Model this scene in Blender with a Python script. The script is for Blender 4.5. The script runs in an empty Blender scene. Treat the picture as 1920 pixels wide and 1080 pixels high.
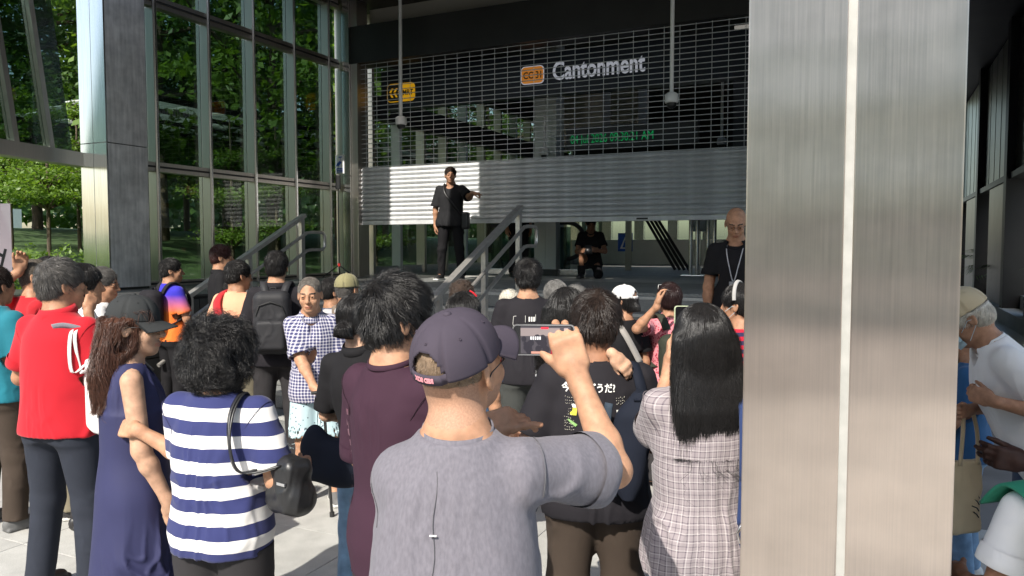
import bpy, bmesh, math, random
import numpy as np
from mathutils import Vector, Matrix, Euler

random.seed(7)
RNG = np.random.default_rng(11)
SC = bpy.context.scene
COL = SC.collection
R = math.radians

# ------------------------------------------------------------------ camera
HC = 1.75                       # phone held at this height (m)
FPX = 1430.0                    # focal length in photo pixels (1920 wide)
PITCH = math.atan((540 - 463) / FPX)
cam_data = bpy.data.cameras.new('camera')
cam = bpy.data.objects.new('camera', cam_data)
COL.objects.link(cam)
cam_data.sensor_width = 36.0
cam_data.lens = FPX / 1920 * 36.0
cam_data.clip_start = 0.05
cam_data.clip_end = 2000
cam.location = (0, 0, HC)
cam.rotation_euler = (R(90) - PITCH, 0, 0)
SC.camera = cam

# ------------------------------------------------------------------ light
SUN_EL = R(42)
SUN_DX, SUN_DY = 0.42, 0.907    # horizontal direction the light travels
SUN_ROT = math.atan2(-SUN_DX, -SUN_DY)
world = bpy.data.worlds.new('World')
SC.world = world
world.use_nodes = True
wn = world.node_tree
bg = wn.nodes['Background']
sky = wn.nodes.new('ShaderNodeTexSky')
sky.sky_type = 'NISHITA'
sky.sun_disc = False
sky.sun_elevation = SUN_EL
sky.sun_rotation = SUN_ROT
sky.air_density = 1.3
sky.dust_density = 2.0
wn.links.new(sky.outputs[0], bg.inputs[0])
bg.inputs[1].default_value = 0.15
sun_d = bpy.data.lights.new('sun', 'SUN')
sun_d.energy = 3.9
sun_d.angle = R(0.5)
sun_d.color = (1.0, 0.95, 0.86)
sun = bpy.data.objects.new('sun', sun_d)
COL.objects.link(sun)
_sd = Vector((SUN_DX * math.cos(SUN_EL), SUN_DY * math.cos(SUN_EL), -math.sin(SUN_EL)))
sun.rotation_euler = _sd.to_track_quat('-Z', 'Y').to_euler()
sun.location = (-4, -8, 12)
SC.view_settings.view_transform = 'Standard'
SC.view_settings.look = 'None'
SC.view_settings.exposure = 0.82
SC.view_settings.gamma = 1.0
SC.view_settings.use_curve_mapping = False
SC.render.engine = 'CYCLES'
SC.cycles.max_bounces = 10
SC.cycles.transparent_max_bounces = 24
SC.cycles.glossy_bounces = 5
SC.cycles.caustics_reflective = False
SC.cycles.caustics_refractive = False
SC.cycles.use_denoising = True

# ------------------------------------------------------------------ geometry of the place
ANG = R(25.4)
CA, SA = math.cos(ANG), math.sin(ANG)
def B(u, v, z=0.0):
    "building axes (u along the shutter, v into the building) -> world"
    return Vector((u * CA + v * SA, -u * SA + v * CA, z))
def uv_of(x, y):
    return (x * CA - y * SA, x * SA + y * CA)
def at(px, py, Y):
    "the point at distance Y in front of the camera that a photo pixel sees"
    a, b = (px - 960) / FPX, (540 - py) / FPX
    d = Vector((a, math.cos(PITCH) + b * math.sin(PITCH), -math.sin(PITCH) + b * math.cos(PITCH)))
    return Vector((0, 0, HC)) + d * (Y / d.y)

# ------------------------------------------------------------------ object helpers
def link(o):
    COL.objects.link(o)
    return o
def tag(o, label=None, cat=None, group=None, kind=None):
    if label: o['label'] = label
    if cat: o['category'] = cat
    if group: o['group'] = group
    if kind: o['kind'] = kind
    return o
def empty(name, loc=(0, 0, 0), rz=0.0):
    o = bpy.data.objects.new(name, None)
    o.empty_display_size = 0.1
    o.location = loc
    o.rotation_euler = (0, 0, rz)
    return link(o)
def thing(name, label, cat, loc=(0, 0, 0), rz=0.0, group=None):
    return tag(empty(name, loc, rz), label, cat, group)
def copy_tree(o, parent=None):
    c = o.copy()
    link(c)
    c.parent = parent
    for ch in list(o.children):
        copy_tree(ch, c)
    return c

def np_mesh(name, verts, quads=None, tris=None, smooth=True, mats=(), midx=None):
    me = bpy.data.meshes.new(name)
    verts = np.asarray(verts, dtype=np.float32)
    loops, starts, n = [], [], 0
    if quads is not None and len(quads):
        q = np.asarray(quads, dtype=np.int32)
        loops.append(q.ravel()); starts.append(np.arange(len(q)) * 4); n = q.size
    if tris is not None and len(tris):
        t = np.asarray(tris, dtype=np.int32)
        loops.append(t.ravel()); starts.append(n + np.arange(len(t)) * 3)
    loops = np.concatenate(loops).astype(np.int32); starts = np.concatenate(starts).astype(np.int32)
    me.vertices.add(len(verts)); me.vertices.foreach_set('co', verts.ravel())
    me.loops.add(len(loops)); me.loops.foreach_set('vertex_index', loops)
    me.polygons.add(len(starts)); me.polygons.foreach_set('loop_start', starts)
    if smooth: me.polygons.foreach_set('use_smooth', np.ones(len(starts), dtype=bool))
    for m in mats: me.materials.append(m)
    if midx is not None: me.polygons.foreach_set('material_index', np.asarray(midx, dtype=np.int32))
    me.update(calc_edges=True)
    me.validate(verbose=False)
    return me

class MB:
    "collects boxes, tubes, quads; build() links them as ONE mesh object"
    def __init__(self):
        self.v, self.f, self.s = [], [], []
    def add(self, verts, faces, smooth=False):
        n = len(self.v)
        self.v += [tuple(p) for p in verts]
        self.f += [tuple(i + n for i in f) for f in faces]
        self.s += [smooth] * len(faces)
        return self
    def box(self, x0, x1, y0, y1, z0, z1, bev=0.0):
        if bev > 0:
            bm = bmesh.new()
            bmesh.ops.create_cube(bm, size=1)
            for v in bm.verts:
                v.co = Vector(((x0 + x1) / 2 + v.co.x * (x1 - x0), (y0 + y1) / 2 + v.co.y * (y1 - y0), (z0 + z1) / 2 + v.co.z * (z1 - z0)))
            bmesh.ops.bevel(bm, geom=bm.edges[:], offset=bev, segments=2, affect='EDGES', profile=0.7)
            bm.verts.index_update()
            self.add([v.co[:] for v in bm.verts], [[v.index for v in f.verts] for f in bm.faces])
            bm.free()
            return self
        vs = [(x0, y0, z0), (x1, y0, z0), (x1, y1, z0), (x0, y1, z0), (x0, y0, z1), (x1, y0, z1), (x1, y1, z1), (x0, y1, z1)]
        return self.add(vs, [(0, 3, 2, 1), (4, 5, 6, 7), (0, 1, 5, 4), (1, 2, 6, 5), (2, 3, 7, 6), (3, 0, 4, 7)])
    def tube(self, pts, r, n=10, caps=True, sx=1.0, sy=1.0, up=None):
        pts = [Vector(p) for p in pts]
        rs = r if isinstance(r, (list, tuple)) else [r] * len(pts)
        verts, faces = [], []
        prev = None
        for i, p in enumerate(pts):
            t = (pts[min(i + 1, len(pts) - 1)] - pts[max(i - 1, 0)]).normalized()
            ref = Vector(up) if up else (prev if prev is not None else (Vector((0, 0, 1)) if abs(t.z) < 0.9 else Vector((1, 0, 0))))
            a = t.cross(ref)
            if a.length < 1e-5: a = t.cross(Vector((0.3, 1, 0.2)))
            a.normalize(); b = a.cross(t).normalized(); prev = b
            for k in range(n):
                th = 2 * math.pi * k / n
                verts.append(p + a * (math.cos(th) * rs[i] * sx) + b * (math.sin(th) * rs[i] * sy))
        for i in range(len(pts) - 1):
            for k in range(n):
                k2 = (k + 1) % n
                faces.append((i * n + k, i * n + k2, (i + 1) * n + k2, (i + 1) * n + k))
        self.add(verts, faces, True)
        if caps:
            m = len(pts) - 1
            self.add([verts[k] for k in range(n)], [tuple(reversed(range(n)))])
            self.add([verts[m * n + k] for k in range(n)], [tuple(range(n))])
        return self
    def bar(self, a, b, w, h, up=(0, 0, 1)):
        "rectangular bar from a to b, width w sideways, height h along up"
        a, b, up = Vector(a), Vector(b), Vector(up)
        t = (b - a).normalized(); s = t.cross(up).normalized(); u = s.cross(t).normalized()
        vs = []
        for p in (a, b):
            for (i, j) in ((-1, -1), (1, -1), (1, 1), (-1, 1)):
                vs.append(p + s * (i * w / 2) + u * (j * h / 2))
        return self.add(vs, [(3, 2, 1, 0), (4, 5, 6, 7), (0, 1, 5, 4), (1, 2, 6, 5), (2, 3, 7, 6), (3, 0, 4, 7)])
    def lathe(self, prof, n=20, c=(0, 0, 0)):
        vs, fs = [], []
        for (r, z) in prof:
            for k in range(n):
                th = 2 * math.pi * k / n
                vs.append((c[0] + r * math.cos(th), c[1] + r * math.sin(th), c[2] + z))
        for i in range(len(prof) - 1):
            for k in range(n):
                k2 = (k + 1) % n
                fs.append((i * n + k, i * n + k2, (i + 1) * n + k2, (i + 1) * n + k))
        return self.add(vs, fs, True)
    def build(self, name, mat, parent=None, org=(0, 0, 0), loc=None, rz=0.0):
        me = bpy.data.meshes.new(name)
        ox, oy, oz = org
        me.from_pydata([(p[0] - ox, p[1] - oy, p[2] - oz) for p in self.v], [], self.f)
        me.polygons.foreach_set('use_smooth', self.s)
        me.materials.append(mat)
        me.update()
        o = bpy.data.objects.new(name, me)
        link(o)
        if parent is not None: o.parent = parent
        if loc is not None: o.location = loc
        if rz: o.rotation_euler = (0, 0, rz)
        return o

def inst(src, parent, loc=(0, 0, 0), rot=None, scale=None):
    "another object with the same mesh"
    o = src.copy()
    link(o)
    o.parent = parent
    o.location = loc
    if rot is not None: o.rotation_euler = rot
    if scale is not None: o.scale = scale
    return o

def text_obj(name, body, size, mat, parent, loc, rot, extrude=0.002, bold=0.0, align='LEFT', sx=1.0):
    cu = bpy.data.curves.new(name, 'FONT')
    cu.body = body; cu.size = size; cu.extrude = extrude; cu.offset = bold; cu.align_x = align
    cu.resolution_u = 3
    o = bpy.data.objects.new(name, cu)
    link(o)
    dg = bpy.context.evaluated_depsgraph_get()
    me = bpy.data.meshes.new_from_object(o.evaluated_get(dg))
    bpy.data.objects.remove(o)
    me.materials.clear(); me.materials.append(mat)
    o = bpy.data.objects.new(name, me)
    link(o)
    o.parent = parent; o.location = loc; o.rotation_euler = rot; o.scale = (sx, 1, 1)
    return o

# ------------------------------------------------------------------ materials
def nt(mat):
    t = mat.node_tree
    return t, t.nodes, t.links, t.nodes['Principled BSDF']
def N_T(m):
    n = m.node_tree.nodes.new('ShaderNodeTangent'); n.direction_type = 'RADIAL'; n.axis = 'Z'
    return n
def M(name, col, rough=0.6, metal=0.0, var=0.0, vscale=4.0, vstretch=(1, 1, 1), bump=0.0, bscale=60.0, bstretch=(1, 1, 1),
      rvar=0.0, sheen=0.0, sss=0.0, spec=0.5, coat=0.0, emit=None, col2=None, aniso=0.0, bdist=0.01, lowbump=0.0, lowscale=2.0, dirt=0.0, lowstretch=(1, 1, 1)):
    m = bpy.data.materials.new(name)
    m.use_nodes = True
    t, N, L, p = nt(m)
    c = (*col, 1)
    p.inputs['Base Color'].default_value = c
    p.inputs['Roughness'].default_value = rough
    p.inputs['Metallic'].default_value = metal
    p.inputs['Specular IOR Level'].default_value = spec
    if sheen:
        p.inputs['Sheen Weight'].default_value = sheen
        p.inputs['Sheen Roughness'].default_value = 0.5
    if coat: p.inputs['Coat Weight'].default_value = coat
    if aniso:
        p.inputs['Anisotropic'].default_value = aniso
        tg = N_T(m); L.new(tg.outputs[0], p.inputs['Tangent'])
    if sss:
        p.inputs['Subsurface Weight'].default_value = sss
        p.inputs['Subsurface Radius'].default_value = (1.0, 0.35, 0.2)
        p.inputs['Subsurface Scale'].default_value = 0.008
    if emit:
        p.inputs['Emission Color'].default_value = (*emit[:3], 1)
        p.inputs['Emission Strength'].default_value = emit[3]
    tc = N.new('ShaderNodeTexCoord')
    def noise(scale, stretch, detail=4.0):
        mp = N.new('ShaderNodeMapping')
        mp.inputs['Scale'].default_value = stretch
        L.new(tc.outputs['Object'], mp.inputs[0])
        n = N.new('ShaderNodeTexNoise')
        n.inputs['Scale'].default_value = scale
        n.inputs['Detail'].default_value = detail
        L.new(mp.outputs[0], n.inputs['Vector'])
        return n
    if var > 0:
        n = noise(vscale, vstretch)
        mx = N.new('ShaderNodeMix'); mx.data_type = 'RGBA'
        k2 = col2 if col2 else tuple(min(1, x * (1 + var)) for x in col)
        k1 = tuple(x * (1 - var) for x in col) if not col2 else col
        mx.inputs[6].default_value = (*k1, 1); mx.inputs[7].default_value = (*k2, 1)
        cr = N.new('ShaderNodeMapRange')
        cr.inputs[1].default_value = 0.3; cr.inputs[2].default_value = 0.7
        L.new(n.outputs[0], cr.inputs[0]); L.new(cr.outputs[0], mx.inputs[0]); L.new(mx.outputs[2], p.inputs['Base Color'])
        if rvar:
            mr = N.new('ShaderNodeMapRange')
            mr.inputs[3].default_value = max(0, rough - rvar); mr.inputs[4].default_value = min(1, rough + rvar)
            L.new(n.outputs[0], mr.inputs[0]); L.new(mr.outputs[0], p.inputs['Roughness'])
    if dirt:
        src = p.inputs['Base Color'].links[0].from_socket if p.inputs['Base Color'].links else None
        n1, n2 = noise(1.1, (1, 1, 1), 6.0), noise(7.0, (1, 1, 1), 5.0)
        ad = N.new('ShaderNodeMath'); ad.operation = 'MULTIPLY'; L.new(n1.outputs[0], ad.inputs[0]); L.new(n2.outputs[0], ad.inputs[1])
        rg_ = N.new('ShaderNodeMapRange'); rg_.inputs[1].default_value = .12; rg_.inputs[2].default_value = .34; rg_.inputs[3].default_value = 1 - dirt; rg_.inputs[4].default_value = 1.04
        L.new(ad.outputs[0], rg_.inputs[0])
        mm = N.new('ShaderNodeMix'); mm.data_type = 'RGBA'; mm.blend_type = 'MULTIPLY'; mm.inputs[0].default_value = 1.0
        if src: L.new(src, mm.inputs[6])
        else: mm.inputs[6].default_value = c
        L.new(rg_.outputs[0], mm.inputs[7]); L.new(mm.outputs[2], p.inputs['Base Color'])
    last = None
    if bump > 0:
        n = noise(bscale, bstretch, 3.0)
        b = N.new('ShaderNodeBump')
        b.inputs['Strength'].default_value = bump; b.inputs['Distance'].default_value = bdist
        L.new(n.outputs[0], b.inputs['Height']); last = b
    if lowbump > 0:
        n = noise(lowscale, lowstretch, 1.0)
        b = N.new('ShaderNodeBump')
        b.inputs['Strength'].default_value = lowbump; b.inputs['Distance'].default_value = 0.05
        L.new(n.outputs[0], b.inputs['Height'])
        if last: L.new(last.outputs[0], b.inputs['Normal'])
        last = b
    if last: L.new(last.outputs[0], p.inputs['Normal'])
    return m

def glass_mat(name, tint, refl=1.0):
    m = bpy.data.materials.new(name)
    m.use_nodes = True
    t = m.node_tree; N, L = t.nodes, t.links
    N.remove(N['Principled BSDF'])
    out = N['Material Output']
    tr = N.new('ShaderNodeBsdfTransparent'); tr.inputs[0].default_value = (*tint, 1)
    gl = N.new('ShaderNodeBsdfGlossy'); gl.inputs['Roughness'].default_value = 0.01
    fr = N.new('ShaderNodeFresnel')
    ge = N.new('ShaderNodeNewGeometry')
    io = N.new('ShaderNodeMath'); io.operation = 'MULTIPLY_ADD'; io.inputs[1].default_value = 1 / 1.5 - 1.5; io.inputs[2].default_value = 1.5
    L.new(ge.outputs['Backfacing'], io.inputs[0]); L.new(io.outputs[0], fr.inputs[0])
    mu = N.new('ShaderNodeMath'); mu.operation = 'MULTIPLY'; mu.inputs[1].default_value = refl
    L.new(fr.outputs[0], mu.inputs[0])
    mx = N.new('ShaderNodeMixShader')
    L.new(mu.outputs[0], mx.inputs[0]); L.new(tr.outputs[0], mx.inputs[1]); L.new(gl.outputs[0], mx.inputs[2])
    L.new(mx.outputs[0], out.inputs[0])
    return m

def leaf_mat(name, c1, c2):
    m = M(name, c1, 0.5, var=0.4, vscale=3.0, col2=c2)
    t, N, L, p = nt(m)
    out = N['Material Output']
    tl = N.new('ShaderNodeBsdfTranslucent')
    tl.inputs[0].default_value = (c2[0] * 1.6, c2[1] * 1.7, c2[2] * 0.7, 1)
    mx = N.new('ShaderNodeMixShader'); mx.inputs[0].default_value = 0.35
    L.new(p.outputs[0], mx.inputs[1]); L.new(tl.outputs[0], mx.inputs[2]); L.new(mx.outputs[0], out.inputs[0])
    return m

STEEL = M('brushed_steel', (0.50, 0.46, 0.42), 0.38, 1.0, aniso=.6, var=0.10, vscale=9, vstretch=(14, 14, 0.25), bump=0.10, bscale=150, bstretch=(1, 1, 0.015), rvar=0.07, bdist=0.001)
STEELP = M('pillar_steel', (0.78, 0.665, 0.58), 0.34, 1.0, aniso=.92, var=0.05, vscale=16, vstretch=(16, 16, 0.2), dirt=.14, bump=0.035, bscale=170, bstretch=(1, 1, 0.012), rvar=0.05, bdist=0.001, lowbump=0.30, lowscale=1.0, lowstretch=(.5, .5, 3.2))
STEELC = M('polished_steel', (0.78, 0.77, 0.76), 0.22, 1.0, aniso=.8, var=0.10, vscale=9, vstretch=(10, 10, 0.3), bump=0.06, bscale=150, bstretch=(1, 1, 0.015), rvar=0.07, bdist=0.001, lowbump=0.10, lowscale=1.7)
STEELS = M('satin_steel', (0.82, 0.80, 0.78), 0.5, 0.85, var=0.15, vscale=5, vstretch=(6, 6, 0.5), dirt=.3, lowbump=0.25, lowscale=1.6, lowstretch=(1, 1, 1.6))
RAIL = M('rail_steel', (0.60, 0.57, 0.53), 0.32, 0.7, var=0.1, vscale=20)
SLAT = M('shutter_aluminium', (0.74, 0.75, 0.76), 0.42, 0.22, dirt=.25, var=0.10, vscale=5, vstretch=(0.5, 1, 8), rvar=0.08)
SEAM = M('white_sealant', (0.42, 0.42, 0.40), 0.5, var=0.1, vscale=20)
DARKM = M('dark_metal_panel', (0.030, 0.029, 0.028), 0.5, 0.3, var=0.2, vscale=1.5)
DARKP = M('dark_stone_panel', (0.060, 0.060, 0.058), 0.45, 0.0, var=0.3, vscale=3)
CEIL = M('ceiling_panel', (0.06, 0.055, 0.05), 0.5, 0.2, var=0.2, vscale=1.0)
GRANITE = M('pale_granite', (0.43, 0.425, 0.40), 0.65, dirt=.22, var=0.16, vscale=160, bump=0.15, bscale=260, bdist=0.002)
JOINT = M('paving_bed', (0.16, 0.155, 0.15), 0.9, var=0.2, vscale=2)
STEPM = M('step_granite', (0.21, 0.215, 0.21), 0.55, dirt=.30, var=0.22, vscale=120, bump=0.1, bscale=200, bdist=0.002)
NOSE = M('step_nosing', (0.42, 0.42, 0.40), 0.5, var=0.1, vscale=60)
TACT = M('tactile_tile', (0.33, 0.32, 0.29), 0.6, var=0.1, vscale=50)
GLASS = glass_mat('tinted_glass', (0.39, 0.47, 0.455))
GLASSC = glass_mat('clear_glass', (0.60, 0.66, 0.63))
WHITE = M('white_paint', (0.78, 0.78, 0.76), 0.5, var=0.04, vscale=8)
GREYW = M('grey_wall_panel', (0.74, 0.78, 0.74), 0.55, var=0.06, vscale=2)
BEIGE = M('beige_panel', (0.40, 0.37, 0.31), 0.6, var=0.08, vscale=2)
NAVYSIGN = M('navy_sign_band', (0.008, 0.011, 0.022), 0.4, var=0.2, vscale=2)
BLACK = M('black_plastic', (0.015, 0.015, 0.016), 0.4)
BLUEP = M('blue_print', (0.02, 0.09, 0.42), 0.5)
GRASS = M('grass_green', (0.045, 0.085, 0.022), 0.9, var=0.5, vscale=2.2, bump=0.5, bscale=60)
BARK = M('bark_brown', (0.10, 0.075, 0.05), 0.9, var=0.4, vscale=14, vstretch=(1, 1, 0.3), bump=0.5, bscale=30)
LEAF_D = leaf_mat('leaf_dark', (0.045, 0.10, 0.028), (0.09, 0.17, 0.035))
LEAF_L = leaf_mat('leaf_light', (0.09, 0.165, 0.025), (0.15, 0.24, 0.035))
# ================================================================== THE PLACE
P = 1.24            # height of the station platform above the pavement
VS = 10.9           # plane of the roller shutter
RZ = -ANG
def bthing(name, label, cat, u, v, z, group=None):
    t = thing(name, label, cat, B(u, v, z), RZ, group)
    t['_o'] = 0
    del t['_o']
    ORG[t.name] = (u, v, z)
    return t
ORG = {}
def part(mb, name, mat, t):
    "a part given in building coordinates"
    return mb.build(name, mat, t, org=ORG[t.name])
def struct(mb, name, mat):
    o = mb.build(name, mat, None, org=(0, 0, 0), rz=RZ)
    return tag(o, kind='structure')

# ---- ground
g = MB()
g.add([(-260, -260, -0.02), (260, -260, -0.02), (260, 260, -0.02), (-260, 260, -0.02)], [(0, 1, 2, 3)])
ground = g.build('ground', JOINT); tag(ground, kind='structure')
pv = empty('pavement', (0, 0, 0), RZ); tag(pv, kind='structure')
base = MB().box(-0.448, 0.448, -0.448, 0.448, -0.018, 0.0, 0.004).build('paver', GRANITE, pv)
first = True
for i in range(17):
    for j in range(11):
        loc = (-9.0 + 0.9 * i + 0.45, -4.45 + 0.9 * j + 0.45, random.uniform(-0.0012, 0.0012))
        if loc[1] > 5.2: continue
        if first:
            base.location = loc; first = False
        else:
            inst(base, pv, loc, (random.uniform(-.001, .001), random.uniform(-.001, .001), math.pi / 2 * random.randint(0, 3)))
# ---- stairs and platform
st = empty('stairs', (0, 0, 0), RZ); tag(st, kind='structure')
TR, RI = 0.31, 0.155
V0 = 7.64 - 7 * TR
U0, U1 = -6.55, 0.35
for k in range(8):
    z1 = RI * (k + 1)
    v0 = V0 + TR * k
    v1 = v0 + TR + (0.0 if k < 7 else 0.25)
    m = MB().box(U0, U1, v0, v1 - 0.003, z1 - RI - (0.0 if k else 0.02), z1 - 0.003, 0.004)
    s_ = m.build('step', STEPM, st)
    n = MB().box(U0 + 0.01, U1 - 0.01, v0 - 0.006, v0 + 0.055, z1 - 0.03, z1 + 0.001, 0.003)
    n.build('nosing', NOSE, s_)
pl = MB().box(U0, U1, 8.19, 26.0, 0, P - 0.004)
platform = struct(pl, 'platform', STEPM)
# platform floor slabs
fl = MB()
tile = None
for i in range(6):
    for j in range(11):
        u = U0 + 1.2 * i; v = 8.2 + 1.2 * j
        if j == 2 and i == 0:
            tile2 = MB().box(0, 1.195, 0, 1.195, -0.003, 0.004).build('floor_slab', GRANITE, platform); tile2.location = (u, v, P)  # hall slabs made paler, standing in for daylight inside
        elif j >= 2: inst(tile2, platform, (u, v, P))
        elif tile is None:
            tile = MB().box(0, 1.195, 0, 1.195, -0.003, 0.004).build('floor_slab', STEPM, platform)
            tile.location = (u, v, P)
        else:
            inst(tile, platform, (u, v, P))
# tactile warning band: rows of studs on a pale strip
tb = MB().box(U0 + 0.02, U1, 7.86, 8.16, P - 0.002, P + 0.003)
tactile_strip = struct(tb, 'tactile_strip', TACT)
studs = MB()
for j in range(5):
    for i in range(113):
        cu, cv = U0 + 0.06 + i * 0.06, 7.89 + j * 0.06
        studs.add([(cu - .018, cv - .018, P + .003), (cu + .018, cv - .018, P + .003), (cu + .018, cv + .018, P + .003), (cu - .018, cv + .018, P + .003),
                   (cu - .011, cv - .011, P + .009), (cu + .011, cv - .011, P + .009), (cu + .011, cv + .011, P + .009), (cu - .011, cv + .011, P + .009)],
                  [(4, 5, 6, 7), (0, 1, 5, 4), (1, 2, 6, 5), (2, 3, 7, 6), (3, 0, 4, 7)])
o = studs.build('tactile_stud', TACT, tactile_strip); o['kind'] = 'stuff'

# ---- stone plinth under the left glass wall
pt = bthing('stone_plinth', 'dark stone plinth under the left glass wall beside the stair rail', 'plinth', -7.8, 5.0, 0)
k = MB().box(-9.3, -6.60, 5.03, 26, 0, P - 0.02)
part(k, 'core', DARKM, pt)
for i in range(3):
    part(MB().box(-9.3 + 0.9 * i, -9.3 + 0.9 * (i + 1) - 0.012, 5.0, 5.029, 0.05, 0.62), 'panel', DARKP, pt)
    part(MB().box(-9.3 + 0.9 * i, -9.3 + 0.9 * (i + 1) - 0.012, 5.0, 5.029, 0.632, P - 0.05), 'panel', DARKP, pt)
for i in range(3):
    part(MB().box(-6.599, -6.57, 5.03 + 0.95 * i, 5.03 + 0.95 * (i + 1) - 0.012, 0.05, 0.62), 'panel', DARKP, pt)
    part(MB().box(-6.599, -6.57, 5.03 + 0.95 * i, 5.03 + 0.95 * (i + 1) - 0.012, 0.632, P - 0.05), 'panel', DARKP, pt)
part(MB().box(-9.3, -6.56, 4.99, 26, P - 0.02, P, 0.004), 'coping', DARKP, pt)

# ---- left glass wall
GU = -8.5
fac = bthing('glass_wall', 'tall tinted glass wall with steel mullions left of the stairs', 'glass wall', GU, 6.6, P)
MV = [6.98, 7.86, 8.71, 9.59, 10.44]
ZB, ZT1, ZT2, ZTOP = P + 0.07, 2.78, 4.88, 5.95
for v in MV:
    m = MB().box(GU, GU + 0.14, v - 0.03, v + 0.03, P, ZTOP)
    m.box(GU - 0.07, GU - 0.012, v - 0.03, v + 0.03, P, ZTOP)
    part(m, 'mullion', STEEL, fac)
    part(MB().box(GU + 0.1405, GU + 0.155, v - 0.012, v + 0.012, P, ZTOP), 'cap_strip', STEELC, fac)
edges = [6.58] + MV + [10.74]
for i in range(len(edges) - 1):
    a, b = edges[i] + 0.036, edges[i + 1] - 0.036
    for (z0, z1, h) in ((P, ZB, .1), (ZT1 - 0.06, ZT1 + 0.06, .12), (ZT2 - 0.07, ZT2 + 0.07, .14), (ZTOP - 0.14, ZTOP, .14)):
        part(MB().box(GU + 0.01, GU + 0.13, a, b, z0, z1), 'transom', STEEL, fac)
        part(MB().box(GU + 0.1305, GU + 0.145, a, b, (z0 + z1) / 2 - .012, (z0 + z1) / 2 + .012), 'glazing_bead', DARKM, fac)
    for (z0, z1) in ((ZB, ZT1 - 0.06), (ZT1 + 0.06, ZT2 - 0.07), (ZT2 + 0.07, ZTOP - 0.14)):
        part(MB().box(GU - 0.006, GU + 0.006, a, b, z0, z1), 'glass_pane', GLASSC if z1 < 2.8 else GLASS, fac)
# inside the station the same wall goes on behind the shutter
fin = bthing('inner_glass_wall', 'row of glazed bays with pale mullions behind the left end of the grille', 'glass wall', GU, 11.4, P)
vv = [11.6 + 0.88 * i for i in range(16)]
for i, v in enumerate(vv):
    part(MB().box(GU, GU + 0.20, v - 0.04, v + 0.04, P, 5.95), 'mullion', GREYW if i % 3 == 1 else STEEL, fin)
    if i < len(vv) - 1:
        part(MB().box(GU - 0.006, GU + 0.006, v + 0.041, v + 0.84, P + 0.15, 4.1), 'glass_pane', GLASSC, fin)
        part(MB().box(GU - 0.006, GU + 0.006, v + 0.041, v + 0.84, 4.5, 5.1), 'glass_pane', GLASSC, fin)
part(MB().box(GU + 0.02, GU + 0.17, 11.65, 24.7, P, P + 0.15), 'sill', STEELC, fin)
part(MB().box(GU + 0.021, GU + 0.26, 11.65, 24.7, 4.1, 4.5), 'transom', DARKM, fin)
part(MB().box(GU + 0.021, GU + 0.26, 11.65, 24.7, 5.1, 5.95), 'head_panel', DARKM, fin)

# ---- left steel column with its sealed seams
colm = bthing('steel_column', 'square polished steel column standing on the stone plinth at left', 'column', -8.275, 6.29, P)
for (a, b, s) in ((-8.5, -8.279, 0), (-8.271, -8.05, 1)):
    for (z0, z1) in ((P + 0.03, 2.955), (2.967, 6.4)):
        part(MB().box(a, b, 6.02, 6.04, z0, z1), 'front_panel', STEELC, colm)
for (z0, z1) in ((P + 0.03, 2.955), (2.967, 6.4)):
    part(MB().box(-8.07, -8.05, 6.041, 6.575, z0, z1), 'side_panel', STEELS, colm)
part(MB().box(-8.495, -8.072, 6.042, 6.57, P, 6.4), 'core', DARKM, colm)
s = MB().box(-8.278, -8.272, 6.022, 6.041, P + 0.03, 6.4).box(-8.495, -8.055, 6.024, 6.041, 2.956, 2.966)
part(s, 'seam', SEAM, colm)

# ---- slanted bay at the far left
def slant(px, y0, y1):
    "world point on the bay plane seen at photo pixel column px"
    return None
bay = thing('slanted_window', 'slanted steel window bay raised above the hedge at far left', 'window bay', B(-8.6, 5.9, 2.7), R(-9.3))
A0 = B(-8.55, 6.0)
bd = Vector((-math.sin(R(9.3)), -math.cos(R(9.3)), 0)).normalized()
bayM = Matrix.Translation(bay.location) @ Euler(bay.rotation_euler).to_matrix().to_4x4()
bayI = bayM.inverted()
def bp(s, z, off=0.0):
    "s metres along the bay from the column, leaning forward with height"
    n = Vector((bd.y, -bd.x, 0))
    p = Vector((A0.x, A0.y, z)) + bd * (s + (z - 2.75) * 0.16) - n * off
    return bayI @ p
def slantbox(name, mat, s0, s1, z0, z1, o0, o1, nolean=False):
    vs = []
    for o_ in (o0, o1):
        for (s_, z_) in ((s0, z0), (s1, z0), (s1, z1), (s0, z1)):
            vs.append(bp(s_, z_, o_))
    m = MB().add(vs, [(0, 1, 2, 3), (7, 6, 5, 4), (0, 4, 5, 1), (1, 5, 6, 2), (2, 6, 7, 3), (3, 7, 4, 0)])
    return m.build(name, mat, bay)
slantbox('bottom_rail', STEEL, -0.1, 3.2, 2.70, 2.86, -0.08, 0.10)
bs = [0.02, 0.42, 0.92, 1.6, 2.3, 3.1]
for s_ in bs[1:]:
    slantbox('mullion', STEEL, s_ - 0.035, s_ + 0.035, 2.865, 6.3, -0.03, 0.06)
for a, b in zip(bs[:-1], bs[1:]):
    slantbox('glass_pane', GLASS, a + 0.037, b - 0.037, 2.865, 6.3, 0.0, 0.012)

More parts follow.
